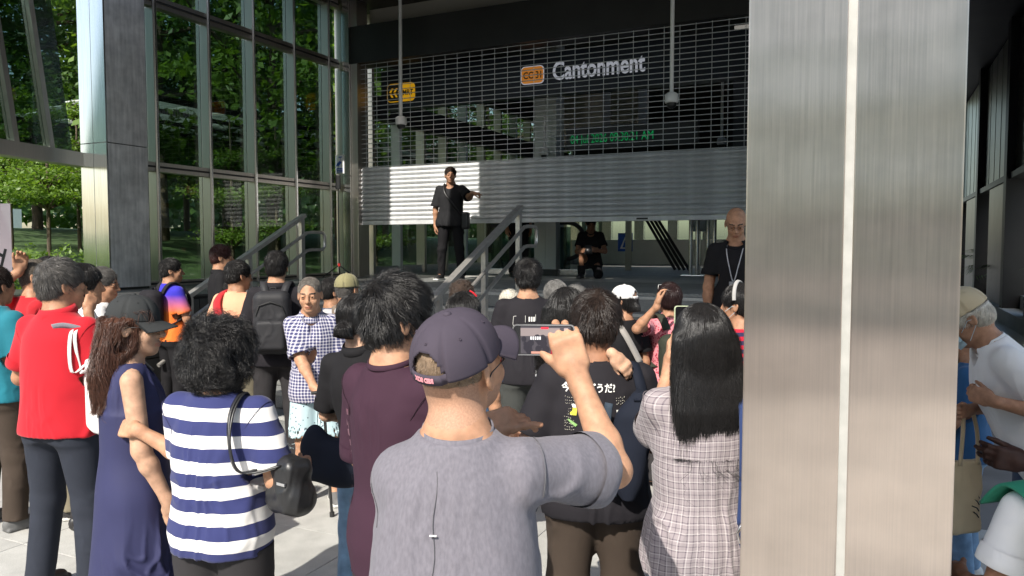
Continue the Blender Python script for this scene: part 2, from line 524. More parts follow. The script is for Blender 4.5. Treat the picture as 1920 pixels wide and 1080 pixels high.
# ---- jamb column, shutter guide, sign
jm = bthing('jamb_column', 'steel jamb column between the glass wall and the roller shutter', 'column', -8.35, 10.8, P)
part(MB().box(-8.5, -8.36, 10.76, 11.2, P, 6.2), 'front_panel', STEEL, jm)
part(MB().box(-8.355, -8.20, 10.76, 11.2, P, 2.97), 'front_panel', STEELC, jm)
part(MB().box(-8.355, -8.20, 10.76, 11.2, 2.98, 6.2), 'front_panel', STEELC, jm)
part(MB().box(-8.195, -8.06, 10.80, 11.1, P, 6.2), 'shutter_guide', STEEL, jm)
sg = bthing('camera_sign', 'white sign with a blue surveillance camera pictogram on the jamb column', 'sign', -8.41, 10.75, 3.02)
part(MB().box(-8.505, -8.315, 10.750, 10.757, 3.02, 3.34, 0.003), 'sign_plate', WHITE, sg)
m = MB().box(-8.475, -8.345, 10.744, 10.748, 3.04, 3.115)
part(m, 'caption_panel', BLUEP, sg)
m = MB().bar((-8.46, 10.746, 3.165), (-8.385, 10.746, 3.225), 0.004, 0.05, up=(-0.6, 0, 0.8))
m.box(-8.40, -8.392, 10.744, 10.748, 3.22, 3.30).box(-8.43, -8.355, 10.7435, 10.7475, 3.295, 3.31)
m.box(-8.485, -8.462, 10.744, 10.748, 3.15, 3.17)
part(m, 'camera_pictogram', BLUEP, sg)
m = MB()
for i in range(2): m.box(-8.465 + 0.01 * i, -8.355 - 0.01 * i, 10.741, 10.7435, 3.088 - 0.03 * i, 3.098 - 0.03 * i)
part(m, 'caption_line', WHITE, sg)

# ---- roller shutter: corrugated slats below, open grille above
SU0, SU1 = -8.05, -0.55
sh = bthing('roller_shutter', 'half raised grey roller shutter with slats below and open grille above', 'shutter', -3.2, VS, 2.1)
ZS0, ZS1 = 2.13, 3.115
nsl = 12
hsl = (ZS1 - ZS0 - 0.07) / nsl
prof = []
for i in range(9):
    a = i / 8
    prof.append((VS - 0.030 * math.sin(math.pi * a) ** 0.7, a * hsl * 0.86))
prof += [(VS + 0.004, hsl * 0.885), (VS + 0.004, hsl * 0.985)]
slat_mesh = None
for i in range(nsl):
    z = ZS0 + 0.07 + i * hsl
    if slat_mesh is None:
        vs, fs = [], []
        for (pvv, pz) in prof:
            vs += [(SU0 + 3.2, pvv - VS, pz), (SU1 + 3.2, pvv - VS, pz)]
        for q in range(len(prof) - 1): fs.append((2 * q, 2 * q + 1, 2 * q + 3, 2 * q + 2))
        n0 = len(vs)
        for (pvv, pz) in prof:
            vs += [(SU0 + 3.2, 0.02, pz), (SU1 + 3.2, 0.02, pz)]
        for q in range(len(prof) - 1): fs.append((n0 + 2 * q + 2, n0 + 2 * q + 3, n0 + 2 * q + 1, n0 + 2 * q))
        slat_mesh = MB().add(vs, fs, True).build('slat', SLAT, sh)
        slat_mesh.location = (0, 0, z - 2.1)
    else:
        inst(slat_mesh, sh, (random.uniform(-.006, .006), random.uniform(-.0025, .0025), z - 2.1), (random.uniform(-.03, .03), random.uniform(-.0006, .0006), 0))
part(MB().box(SU0, SU1, VS - 0.03, VS + 0.03, ZS0, ZS0 + 0.066, 0.006), 'bottom_bar', SLAT, sh)
part(MB().box(-3.15, -2.98, VS - 0.035, VS - 0.0305, ZS0 + 0.02, ZS0 + 0.045), 'lift_handle', DARKM, sh)
ng = 23
gz = [ZS1 + 0.01 + (4.86 - ZS1) * i / (ng - 1) for i in range(ng)]
rod = None
for z in gz:
    if rod is None:
        rod = MB().tube([(SU0 + 3.2, 0, 0), (SU1 + 3.2, 0, 0)], 0.0068, 6).build('grille_rod', SLAT, sh)
        rod.location = (0, 0, z - 2.1)
    else: inst(rod, sh, (0, random.uniform(-.003, .003), z - 2.1 + random.uniform(-.003, .003)), (0, random.uniform(-.0007, .0007), 0))
lk = None
nv = int((SU1 - SU0) / 0.225)
for i in range(nv):
    u = SU0 + 0.1 + 0.225 * i
    if lk is None:
        lk = MB().box(-0.004, 0.004, -0.009, -0.005, ZS1 - 2.1, 4.88 - 2.1).build('grille_link', SLAT, sh)
        lk.location = (u + 3.2, 0, 0)
    else: inst(lk, sh, (u + 3.2, 0, 0))

# ---- fascia above the shutter, ceiling, and unseen slabs added to shape the sun
struct(MB().box(-8.19, -0.5, 10.78, 11.2, 4.88, 5.5), 'fascia_wall', DARKM)
struct(MB().box(-8.19, -0.5, 11.35, 11.5, 5.505, 5.94), 'upper_wall', BEIGE)
def slab(name, pts, z0, z1, mat):
    n = len(pts)
    vs = [(p[0], p[1], z0) for p in pts] + [(p[0], p[1], z1) for p in pts]
    fs = [tuple(reversed(range(n))), tuple(range(n, 2 * n))] + [(i, (i + 1) % n, n + (i + 1) % n, n + i) for i in range(n)]
    o = MB().add(vs, fs).build(name, mat)
    return tag(o, kind='structure')
def bq(u0, u1, v0, v1): return [B(u0, v0), B(u1, v0), B(u1, v1), B(u0, v1)]
RE = -1.2
FE = 0.7            # rear edge of the added shade slabs
def vline(u): return FE
for (ra, rb, va, vb) in ((-8.9, -5.2, 7.73, 13.5), (-5.2, -2.6, 7.96, 13.5), (-2.6, 0.9, 7.73, 13.5), (-8.9, -7.5, 13.5, 14.3), (0.2, 0.9, 13.5, 14.3), (-8.9, 0.9, 14.3, 17.25), (-8.9, -6.0, 17.25, 18.1), (0.1, 0.9, 17.25, 18.1), (-8.9, 0.9, 18.1, 27)):  # gaps between these slabs are added to let sun into the hall
    slab('roof', bq(ra + .001, rb - .001, va, vb - .001), 5.95, 6.4, CEIL)
CUTS = [(-5.72, -4.6, None), (-4.6, -3.75, (6.2, 6.6)), (-3.75, -2.62, (0.75, 1.75)), (-2.62, -1.8, None), (-1.8, -1.35, (0.75, 1.25)), (-1.35, 0.8, None)]  # openings placed so sun patches land on steps and hall floor
slab('entrance_ceiling', bq(0.92, 3.2, 7.73, 28), 6.2, 6.45, CEIL)
for (a, b, hole) in CUTS:  # unseen slabs added overhead to shade the shutter and platform
    if hole is None:
        slab('shade_slab', [B(a, vline(a)), B(b, vline(b)), B(b, 7.72), B(a, 7.72)], 5.95, 6.25, CEIL)
    else:
        slab('shade_slab', [B(a, vline(a)), B(b, vline(b)), B(b, hole[0]), B(a, hole[0])], 5.95, 6.25, CEIL)
        slab('shade_slab', [B(a, hole[1]), B(b, hole[1]), B(b, 7.72), B(a, 7.72)], 5.95, 6.25, CEIL)
slab('shade_slab', [B(-7.42, vline(-7.42)), B(-5.72, vline(-5.72)), B(-5.72, 3.9), B(-7.42, 3.9)], 5.95, 6.25, CEIL)
slab('shade_slab', bq(-8.0, -7.42, 3.6, 7.72), 5.95, 6.25, CEIL)  # added to end the shutter's sun patch at its left edge

slab('shade_slab', [B(.22, -6.5), B(2.6, -6.5), B(2.6, 7.7), B(.82, 7.7), B(.82, vline(.82)), B(.22, vline(.22) - .002)], 5.95, 6.25, CEIL)  # added to keep the people right of the pillar in shade

# ---- big foreground pillar
pw = bthing('steel_pillar', 'broad brushed steel pillar with a pale centre groove at right foreground', 'pillar', -0.06, 2.55, 0)
PV = 2.275
pu0, pu1 = uv_of(*at(1396, 463, 2.2).xy)[0], 0
def u_at(px):
    t = (px - 960) / FPX
    d = PV / (t * SA + CA)
    return d * (t * CA - SA)
UA, UG0, UG1, UBR = u_at(1396.5), u_at(1580), u_at(1597), u_at(1802)
DEP = 0.50
part(MB().box(UA, UG0, PV, PV + 0.02, 0.02, 5.95, 0.004), 'face_panel', STEELP, pw)
part(MB().box(UG1, UBR, PV, PV + 0.02, 0.02, 5.95, 0.004), 'face_panel', STEELP, pw)
part(MB().box(UG0 - 0.002, UG1 + 0.002, PV + 0.018, PV + 0.0245, 0.02, 5.95), 'groove', SEAM, pw)
part(MB().box(UA, UA + 0.018, PV + 0.021, PV + DEP, 0.02, 5.95), 'side_panel', STEELP, pw)
part(MB().box(UBR - 0.018, UBR, PV + 0.021, PV + DEP, 0.02, 5.95), 'side_panel', STEELP, pw)
part(MB().box(UA + 0.02, UBR - 0.02, PV + 0.025, PV + DEP, 0, 5.95), 'core', DARKM, pw)

# ---- hand rails on the stairs
def railing(label, u, posts, vtop, vbot, end):
    t = bthing('stair_railing', label, 'railing', u, vtop, P, 'stainless railings on the stairs')
    def zl(v): return P + min(0.0, (v - 7.64) * 0.5)
    top = MB()
    top.bar((u, vtop, zl(vtop) + 0.95), (u, vbot, zl(vbot) + 0.95), 0.075, 0.045, up=(0, 0.4, 1))
    part(top, 'handrail', RAIL, t)
    for (h, name) in ((0.78, 'middle_rail'), (0.58, 'lower_rail')):
        m = MB()
        if name == 'middle_rail':
            pts = [(u + .055, vbot, zl(vbot) + h - .06), (u + .055, vtop - 0.02, zl(vtop) + h - .05), (u + .055, vtop + 0.08, zl(vtop) + h - .04), (u + .055, vtop + 0.28, zl(vtop) + h - .04),
                   (u + .055, vtop + 0.32, zl(vtop) + h - 0.08), (u + .055, vtop + 0.32, zl(vtop) + 0.58 - .02), (u + .055, vtop + 0.28, zl(vtop) + 0.58 - .06), (u + .055, vtop + 0.08, zl(vtop) + 0.58 - .06)]
        else:
            pts = [(u + .055, vbot, zl(vbot) + h - .08), (u + .055, vtop - 0.02, zl(vtop) + h - .07), (u + .055, vtop + 0.075, zl(vtop) + h - .06)]
        m.tube(pts, 0.021, 10)
        part(m, name, RAIL, t)
    for v in posts:
        part(MB().box(u - 0.025, u + 0.025, v - 0.03, v + 0.03, zl(v) - (0.1 if v < 7.6 else 0), zl(v) + 0.925), 'post', RAIL, t)
    return t
railing('stainless railing down the middle of the stairs with looped end', -3.56, (7.67, 6.85, 5.95, 5.2), 7.72, 4.9, True)
railing('stainless railing beside the stone plinth at left of the stairs', -6.47, (7.5, 6.6, 5.75), 7.55, 5.3, True)

# ---- cameras hanging on poles
def hang_cam(label, loc, ztop, s=1.0):
    t = thing('hanging_camera', label, 'camera', loc, RZ, 'dome cameras hanging on poles')
    MB().tube([(0, 0, 0.12 * s), (0, 0, ztop - loc[2])], 0.025 * s, 12).build('pole', WHITE, t)
    MB().lathe([(0.0, 0.125 * s), (0.055 * s, 0.122 * s), (0.082 * s, 0.10 * s), (0.085 * s, 0.02 * s), (0.078 * s, 0.0), (0.0, 0.0)], 20).build('housing', WHITE, t)
    MB().lathe([(0.062 * s, -0.002 * s), (0.06 * s, -0.03 * s), (0.045 * s, -0.055 * s), (0.02 * s, -0.068 * s), (0.0, -0.07 * s)], 18).build('dome', BLACK, t)
hang_cam('white pole camera hanging in front of the grille left of centre', at(752, 234, 12.5), 5.95, 1.1)
hang_cam('white pole camera hanging in front of the grille right of the station name', at(1259, 193, 9.4), 5.95)
hang_cam('thin pole camera hanging behind the right part of the grille', at(1353, 271, 12.6), 4.65, 0.9)
hang_cam('small dome camera behind the grille under the clock display', at(1021, 291, 13.2), 4.0, 1.0)

# ---- tripod stand by the jamb
tp = thing('tripod_stand', 'thin black tripod stand with a slim speaker head beside the jamb column', 'stand', at(636, 515, 12.75), 0)
zz = P - tp.location.z
MB().tube([(0, 0, .1), (0, 0, 1.55)], 0.011, 8).build('pole', BLACK, tp)
MB().box(-0.04, 0.04, -0.03, 0.03, 1.42, 1.66, 0.01).build('head', BLACK, tp)
for kx in range(3):
    a = R(100 + 120 * kx)
    MB().tube([(0, 0, 0.16), (0.30 * math.cos(a), 0.30 * math.sin(a), zz + 0.01)], 0.011, 8).build('leg', BLACK, tp)
MB().box(-0.02, 0.02, -0.02, 0.02, 0.14, 0.19).build('collar', M('red_plastic', (0.5, 0.02, 0.015), 0.4), tp)

# ---- station sign band and clock display behind the grille
sb = bthing('station_sign', 'dark station name band behind the grille with orange and yellow badges', 'sign', -3.8, 11.5, 4.2)
SV = 11.42
part(MB().box(-8.0, -0.6, SV, SV + 0.3, 4.20, 4.86), 'sign_band', NAVYSIGN, sb)
rX = (R(90), 0, 0)
def on_sign(u, z, off=0.004): return (u + 3.8, SV - off - 11.5, z - 4.2)
LETTER = M('sign_letter_white', (0.62, 0.63, 0.68), 0.5, emit=(0.60, 0.62, 0.7, 0.22))  # faint glow added to brighten the letters
text_obj('station_name', 'Cantonment', 0.40, LETTER, sb, on_sign(-4.71, 4.41), rX, 0.004, 0.008, sx=0.74)
def rrect(u0, u1, z0, z1, r, v0, v1):
    pts = []
    for (cx, cz, a0) in ((u1 - r, z1 - r, 0), (u0 + r, z1 - r, 90), (u0 + r, z0 + r, 180), (u1 - r, z0 + r, 270)):
        for q in range(7):
            a = R(a0 + 15 * q); pts.append((cx + r * math.cos(a), cz + r * math.sin(a)))
    n = len(pts)
    vs = [(p[0], v0, p[1]) for p in pts] + [(p[0], v1, p[1]) for p in pts]
    return MB().add(vs, [tuple(range(n)), tuple(reversed(range(n, 2 * n)))] + [((i + 1) % n, i, n + i, n + (i + 1) % n) for i in range(n)])
ORANGE = M('badge_orange', (0.72, 0.26, 0.035), 0.5, emit=(0.72, 0.26, 0.035, 0.22))  # badge colours glow faintly as well
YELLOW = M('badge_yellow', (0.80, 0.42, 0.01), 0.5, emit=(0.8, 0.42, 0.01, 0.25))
part(rrect(-5.26, -4.85, 4.375, 4.665, 0.07, SV - 0.008, SV - 0.001), 'badge_border', LETTER, sb)
part(rrect(-5.245, -4.865, 4.39, 4.65, 0.06, SV - 0.014, SV - 0.009), 'line_badge', ORANGE, sb)
text_obj('badge_text', 'CC 31', 0.155, BLACK, sb, on_sign(-5.215, 4.465, 0.0165), rX, 0.001, 0.003, sx=0.82)
mr0 = -7.86
part(rrect(mr0 - 0.01, mr0 + 0.57, 4.30, 4.62, 0.08, SV - 0.008, SV - 0.001), 'badge_border', YELLOW, sb)
part(rrect(mr0 + 0.005, mr0 + 0.30, 4.315, 4.605, 0.06, SV - 0.012, SV - 0.009), 'emblem_panel', BLACK, sb)
em = MB()
for (a, s_) in ((0.0, 1), (0.09, 1), (0.18, 1)):
    x = mr0 + 0.04 + a; zc = 4.46
    em.add([(x, SV - .016, zc + .01), (x + .05, SV - .016, zc + .08), (x + .09, SV - .016, zc + .08), (x + .045, SV - .016, zc + .01),
            (x + .005, SV - .016, zc - .01), (x + .05, SV - .016, zc - .01), (x + .09, SV - .016, zc - .08), (x + .05, SV - .016, zc - .08)],
           [(3, 2, 1, 0), (4, 7, 6, 5)])
part(em, 'emblem', YELLOW, sb)
text_obj('badge_text', 'MRT', 0.13, BLACK, sb, on_sign(mr0 + 0.315, 4.41, 0.0095), rX, 0.001, 0.003, sx=0.85)
ld = bthing('clock_display', 'black electronic date display with green digits hanging behind the grille', 'display', -3.9, 12.0, 3.3)
part(MB().box(-4.68, -2.5, 11.95, 12.1, 3.36, 3.72, 0.01), 'housing', BLACK, ld)
LED = M('green_led', (0.0, 0.1, 0.02), 0.5, emit=(0.0, 0.70, 0.18, 0.20))
_dt = text_obj('display_text', '04 Jul 2026 09:30:21 AM', 0.205, LED, ld, (-4.60 + 3.9, 11.948 - 12.0, 0.155), rX, 0.0005, -0.0035, sx=0.69)

_dt['kind'] = 'stuff'
# ---- station hall seen under and through the shutter
struct(MB().box(0.36, 0.5, 8.2, 26, 0, 5.95), 'inner_wall', DARKP)
struct(MB().box(-2.4, 0.35, 14.5, 14.7, 2.35, 5.95), 'inner_partition', DARKP)
bw = bthing('back_glass_wall', 'bright back windows in dark frames far behind the raised shutter', 'window wall', -2, 22, P)
part(MB().box(-8.4, 1.2, 22.0, 22.2, P, P + 0.72), 'parapet', GREYW, bw)
part(MB().box(-8.4, 1.2, 22.0, 22.2, 3.6, 5.95), 'head_panel', DARKM, bw)
for i in range(10):
    u = -8.3 + i * 1.0
    part(MB().box(u - 0.14, u + 0.14, 22.0, 22.2, P + 0.72, 3.6), 'mullion', STEELC, bw)
    if i < 9: part(MB().box(u + .14, u + .86, 22.09, 22.10, P + .72, 3.6), 'glass_pane', GLASSC, bw)
part(MB().box(-8.2, 1.2, 21.99, 22.19, 2.55, 2.65), 'transom', DARKM, bw)
# columns, soffits
ic = bthing('hall_column', 'pale grey square column inside the hall under the shutter', 'column', 0, 0, P)
cpos = at(1028, 500, 13.6)
cu_, cv_ = uv_of(cpos.x, cpos.y)
part(MB().box(cu_ - 0.19, cu_ + 0.02, cv_ - 0.19, cv_ + 0.19, P + 0.12, 5.9), 'panel', GREYW, ic)
part(MB().box(cu_ + 0.024, cu_ + 0.22, cv_ - 0.19, cv_ + 0.19, P + 0.12, 5.9), 'panel', GREYW, ic)
part(MB().box(cu_ - 0.21, cu_ + 0.24, cv_ - 0.205, cv_ + 0.2, P, P + 0.118), 'skirting', DARKP, ic)
so = bthing('ceiling_bulkhead', 'beige ceiling bulkhead behind the grille below the sign band', 'bulkhead', -6, 15.5, 4)
for i in range(3):
    part(MB().box(-7.0 + 0.75 * i, -7.0 + 0.75 * (i + 1) - 0.012, 16.5, 17.2, 4.05, 5.9), 'panel', BEIGE, so)
part(MB().box(-4.7, -4.35, 12.9, 13.3, 3.55, 4.9), 'panel', BEIGE, so)
# escalator balustrade and inner stair rails
es = bthing('escalator', 'escalator balustrade with curved black handrail behind the stair railing', 'escalator', -4.2, 13, P)
epts = []
for q in range(13):
    a = R(-90 + 15 * q)
    epts.append((-4.9 + 0.32 * math.cos(a), 12.6, P + 0.62 + 0.32 * math.sin(a)))
part(MB().tube(epts + [(-6.4, 12.6, P + 0.9)], 0.04, 8), 'handrail', BLACK, es)
part(MB().box(-6.4, -4.85, 12.58, 12.62, P + 0.12, P + 0.86), 'balustrade', GLASS, es)
part(MB().box(-6.5, -4.5, 12.45, 12.75, P, P + 0.12, 0.01), 'skirt', STEELC, es)
r2 = bthing('inner_stair', 'dark raked railing of an inner stair in front of the back windows', 'railing', -1.6, 17, P)
ip = at(1178, 500, 16.5); iu, iv = uv_of(ip.x, ip.y)
part(MB().box(iu - .06, iu + .06, iv - .04, iv + .04, P, 3.2), 'post', STEEL, r2)
for q in range(4):
    part(MB().bar((iu + 0.05 + .14 * q, iv, 2.9 - .1 * q), (iu + 0.95 + .1 * q, iv + 0.3, P + 0.02), 0.05, 0.06), 'rail', DARKM, r2)
bsn = bthing('wayfinding_sign', 'blue square sign with a white triangle by the back windows', 'sign', 0, 0, 0)
sp_ = at(1172, 455, 17.5); su, sv_ = uv_of(sp_.x, sp_.y); sz = sp_.z
part(MB().box(su - .17, su + .17, sv_, sv_ + .03, sz - .2, sz + .22), 'sign_plate', BLUEP, bsn)
part(MB().add([(su - .12, sv_ - .003, sz - .14), (su + .12, sv_ - .003, sz - .14), (su, sv_ - .003, sz + .14)], [(0, 1, 2)]), 'triangle', WHITE, bsn)
part(MB().add([(su - .06, sv_ - .006, sz - .11), (su + .06, sv_ - .006, sz - .11), (su, sv_ - .006, sz + .07)], [(0, 1, 2)]), 'triangle_inset', BLUEP, bsn)
for (px, lab) in ((1300, 'pair of steel gate posts on round bases left of the bald guard'), (1332, 'narrow steel gate posts nearest the bald guard')):
    q = at(px, 511, 13.0)
    t = thing('gate_post', lab, 'post', (q.x, q.y, P), RZ, 'steel gate posts inside the shutter')
    for dx in (-0.05, 0.06):
        MB().tube([(dx, 0, 0.03), (dx, 0, 0.98)], 0.035, 12).build('post', STEELC, t)
    MB().box(-0.2, 0.2, -0.12, 0.12, 0.004, 0.035, 0.012).build('base_plate', STEELC, t)
MBb = MB().box(-0.16, 0.16, -0.12, 0.12, 0, 1.0, 0.02)
q = at(1312, 430, 13.3)
t = thing('ticket_gate', 'light grey equipment box on the gate posts under the shutter', 'box', (q.x, q.y, 2.02), RZ)
MB().box(-0.14, 0.14, -0.1, 0.1, 0, 0.28, 0.01).build('housing', GREYW, t)
MB().box(-0.02, 0.02, -0.02, 0.02, -0.78, -0.001).build('stem', STEELC, t)

# ---- outside on the left: rising lawn, hedge, trees, covered walkway
vs, fs = [], []
nu, nvv = 26, 30
def terr(u, v):
    a = -u - 9.3
    z = 1.12 + 1.15 * (1 - math.exp(-a / 7.0)) + 0.012 * a
    return z + 0.06 * math.sin(u * 1.3 + v * .7)
for i in range(nu):
    for j in range(nvv):
        u = -9.3 - 62 * (i / (nu - 1)) ** 1.6; v = -14 + 74 * j / (nvv - 1)
        vs.append((u, v, terr(u, v)))
for i in range(nu - 1):
    for j in range(nvv - 1):
        fs.append((i * nvv + j, i * nvv + j + 1, (i + 1) * nvv + j + 1, (i + 1) * nvv + j))
lawn = MB().add(vs, fs, True).build('lawn', GRASS, None, rz=RZ); tag(lawn, kind='structure')
struct(MB().box(-9.5, -9.3, -14, 5.0, 0, 1.16), 'retaining_wall', DARKP)

def leaf_mesh(name, centers, normals, size, mat, seed=0, shape=(0.5, 1.0)):
    "many small folded leaf faces, one mesh"
    rg = np.random.default_rng(seed)
    n = len(centers)
    d = rg.normal(size=(n, 3)); d /= np.linalg.norm(d, axis=1)[:, None]
    nn = normals + 0.7 * rg.normal(size=(n, 3)); nn /= np.linalg.norm(nn, axis=1)[:, None]
    a = np.cross(nn, d); a /= np.linalg.norm(a, axis=1)[:, None] + 1e-9
    b = np.cross(nn, a)
    s = size * rg.uniform(0.6, 1.3, n)[:, None]
    w = s * shape[0]
    p0 = centers - b * s * 0.5; p2 = centers + b * s * 0.5
    p1 = centers + a * w * 0.5 - nn * w * 0.12; p3 = centers - a * w * 0.5 - nn * w * 0.12
    vs = np.stack([p0, p1, p2, p3], 1).reshape(-1, 3)
    q = np.arange(n * 4).reshape(n, 4)
    return np_mesh(name, vs, q, smooth=False, mats=[mat])

def make_big_tree(seed, H, crown_r, nleaf, mat):
    rg = np.random.default_rng(seed)
    m = MB()
    tips = []
    m.tube([(0, 0, -0.6), (0.05, 0, 0.3), (0.0, 0.05, H * 0.25), (0.1, 0.0, H * 0.55), (0.05, 0.1, H * 0.8)], [0.18, 0.14, 0.12, 0.08, 0.03], 9)
    for i in range(11):
        h = H * rg.uniform(0.22, 0.75); a = rg.uniform(0, 6.28); L = crown_r * rg.uniform(0.55, 0.95)
        up = rg.uniform(0.1, 0.5) * L
        e = (L * math.cos(a), L * math.sin(a), h + up)
        m.tube([(0, 0, h), (e[0] * .5, e[1] * .5, h + up * .35), e], [0.07, 0.05, 0.015], 6)
        tips.append(e); tips.append((e[0] * .55, e[1] * .55, h + up * .45))
    cl, nl = [], []
    ncl = 150
    for i in range(ncl):
        if i < len(tips): c = np.array(tips[i])
        else:
            a = rg.uniform(0, 6.28); rr = crown_r * math.sqrt(rg.uniform(0.05, 1)); z = rg.uniform(0.16, 1.0)
            rr *= (0.55 + 0.75 * math.sin(math.pi * min(1, z * 1.05)) ** 0.8)
            c = np.array([rr * math.cos(a), rr * math.sin(a), H * z])
        k = nleaf // ncl
        r = rg.uniform(0.35, 0.9)
        p = rg.normal(size=(k, 3)) * np.array([r, r, r * 0.45]) * 0.6 + c
        cl.append(p); nl.append(np.tile([0, 0, 0.8], (k, 1)) + 0.5 * (p - c))
    me = leaf_mesh('crown', np.concatenate(cl), np.concatenate(nl), 0.20, mat, seed)
    return m, me

def make_tier_tree(seed, H, tiers, rad, nleaf, mat, lsize=0.07):
    rg = np.random.default_rng(seed)
    m = MB()
    m.tube([(0, 0, -0.2), (0.01, 0, H * .5), (0, 0.01, H)], [0.035, 0.026, 0.008], 8)
    cl, nl = [], []
    for (hz, rr, frac) in tiers:
        nb = 7
        for i in range(nb):
            a = 6.28 * i / nb + rg.uniform(-.4, .4); L = rr * rg.uniform(.7, 1.1)
            e = np.array([L * math.cos(a), L * math.sin(a), hz + 0.18 * rg.uniform(.4, 1.3)])
            m.tube([(0, 0, hz - 0.15), tuple(e * np.array([.5, .5, 1]) + np.array([0, 0, -.06])), tuple(e)], [0.016, 0.011, 0.004], 5)
            for q in range(5):
                c = np.array([0, 0, hz]) * (1 - (q + 1) / 5) + e * ((q + 1) / 5)
                k = max(3, int(nleaf * frac / nb / 5))
                p = rg.normal(size=(k, 3)) * np.array([.16, .16, .045]) * (0.7 + rr * .5) + c
                cl.append(p); nl.append(np.tile([0, 0, 1.2], (k, 1)))
    me = leaf_mesh('crown', np.concatenate(cl), np.concatenate(nl), lsize, mat, seed, (0.55, 1))
    return m, me

def plant_tree(proto, name, label, group, loc, rz, sc):
    m, me, first = proto
    t = thing(name, label, 'tree', loc, rz, group)
    t.scale = (sc, sc, sc)
    if first[0] is None:
        first[0] = m.build('trunk', BARK, t).data
    else:
        o = bpy.data.objects.new('trunk', first[0]); link(o); o.parent = t
    o = bpy.data.objects.new('crown', me); link(o); o.parent = t
    return t
bigs = []
for sd, H, cr, mt in ((1, 10.5, 3.6, LEAF_D), (2, 12.5, 4.2, LEAF_D), (3, 8.5, 3.2, LEAF_L)):
    m, me = make_big_tree(sd, H, cr, 13500, mt)
    bigs.append((m, me, [None]))
spots = [(-19.5, 8.0, 0), (-15.5, 13.0, 1), (-17.5, 17.0, 0), (-14.5, 19.5, 2), (-18.5, 23.5, 1), (-23.5, 10.5, 1), (-23.5, 17.0, 0), (-15.0, 26.0, 0),
         (-27.0, 24.0, 1), (-20.5, 29.5, 1), (-12.6, 13.6, 2), (-13.0, 31.0, 2), (-12.0, 23.5, 2), (-21.0, 13.5, 0), (-20.0, 20.0, 1), (-26.0, 20.5, 0), (-27.5, 15.5, 0)]
TPL = ['nearest the slanted bay', 'behind the steel column', 'over the middle of the walkway', 'against the fourth pane', 'far behind the inner bays', 'deep behind the slanted bay',
       'in the second row behind the steel column', 'seen through the grille at left', 'deep behind the upper right panes', 'far behind the hall', 'in front of the walkway', 'beside the hall at the back', 'pressed against the inner glass wall', 'second row behind the first pane', 'second row behind the third pane', 'third row behind the last pane', 'third row behind the second pane']
for i, (u, v, k) in enumerate(spots):
    b = B(u, v)
    plant_tree(bigs[k], ['dense_tree', 'tall_tree', 'pale_tree'][k],
               ['dense dark green tree', 'tall dark spreading tree', 'light green leafy tree'][k] + ' beyond the glass wall, ' + TPL[i],
               'trees on the lawn beyond the glass wall', (b.x, b.y, terr(u, v)), random.uniform(0, 6.28), random.uniform(0.9, 1.1))
for i, (u, v, k) in enumerate([(-12, -27, 0), (-5, -31, 1), (2.5, -28, 0), (10, -30, 2), (17, -26, 1), (-19, -22, 1)]):  # unseen trees added behind the photographer for the steel to reflect
    b = B(u, v)
    plant_tree(bigs[k], ['dense_tree', 'tall_tree', 'pale_tree'][k], ['leftmost dense', 'left of centre tall', 'middle dense', 'pale', 'rightmost tall', 'far left tall'][i] + ' tree added unseen behind the photographer for reflections', 'unseen trees added behind the photographer for reflections',
               (b.x, b.y, 0), random.uniform(0, 6.28), 0.8)
t1 = make_tier_tree(5, 2.5, [(0.95, 0.95, .55), (1.25, 0.45, .2), (2.2, 0.22, .12), (1.65, 0.08, .05)], 1, 5200, LEAF_L) + ([None],)
t2 = make_tier_tree(6, 2.7, [(0.6, 0.55, .3), (1.25, 0.6, .35), (1.9, 0.35, .25)], 1, 3600, LEAF_L) + ([None],)
def on_lawn(px, Y):
    w = at(px, 463, Y); u, v = uv_of(w.x, w.y)
    return (w.x, w.y, terr(u, v))
plant_tree(t1, 'young_tree', 'young tiered tree with bright leaves under the slanted window bay', 'young tiered trees', on_lawn(92, 12.2), 0.3, 1.0)
plant_tree(t2, 'young_tree', 'young tiered tree lit through the glass behind the left railing', 'young tiered trees', on_lawn(436, 13.2), 1.3, 1.0)
plant_tree(t2, 'young_tree', 'young tiered tree seen through the pane right of the brightest one', 'young tiered trees', on_lawn(520, 15.5), 2.9, 1.1)
plant_tree(t2, 'young_tree', 'young tree seen through the first bay under the shutter', 'young tiered trees', on_lawn(706, 16.5), 4.0, 1.0)
plant_tree(t2, 'young_tree', 'young tree seen through the second bay under the shutter', 'young tiered trees', on_lawn(742, 17.5), 5.0, 1.05)
plant_tree(t1, 'young_tree', 'young tiered tree with bright leaves at the left edge behind the banner', 'young tiered trees', on_lawn(22, 13.0), 2.1, 1.12)
plant_tree(t1, 'young_tree', 'young tiered tree with bright leaves half hidden by the steel column', 'young tiered trees', on_lawn(150, 13.8), 4.1, 1.08)
# far wood closing the view behind the lawn
rg = np.random.default_rng(77)
n = 16000
pp = np.stack([rg.uniform(-50, -42, n), rg.uniform(24, 95, n), 2.2 + 9.5 * rg.beta(1.1, 1.5, n)], 1)
pp[:, 2] += 1.5 * np.sin(pp[:, 1] * .5)
me = leaf_mesh('far_wood', pp, np.tile([.5, -.3, .6], (n, 1)), .85, LEAF_D, 12, (.6, 1))
o = bpy.data.objects.new('far_wood', me); link(o); o.rotation_euler = (0, 0, RZ); tag(o, kind='stuff')
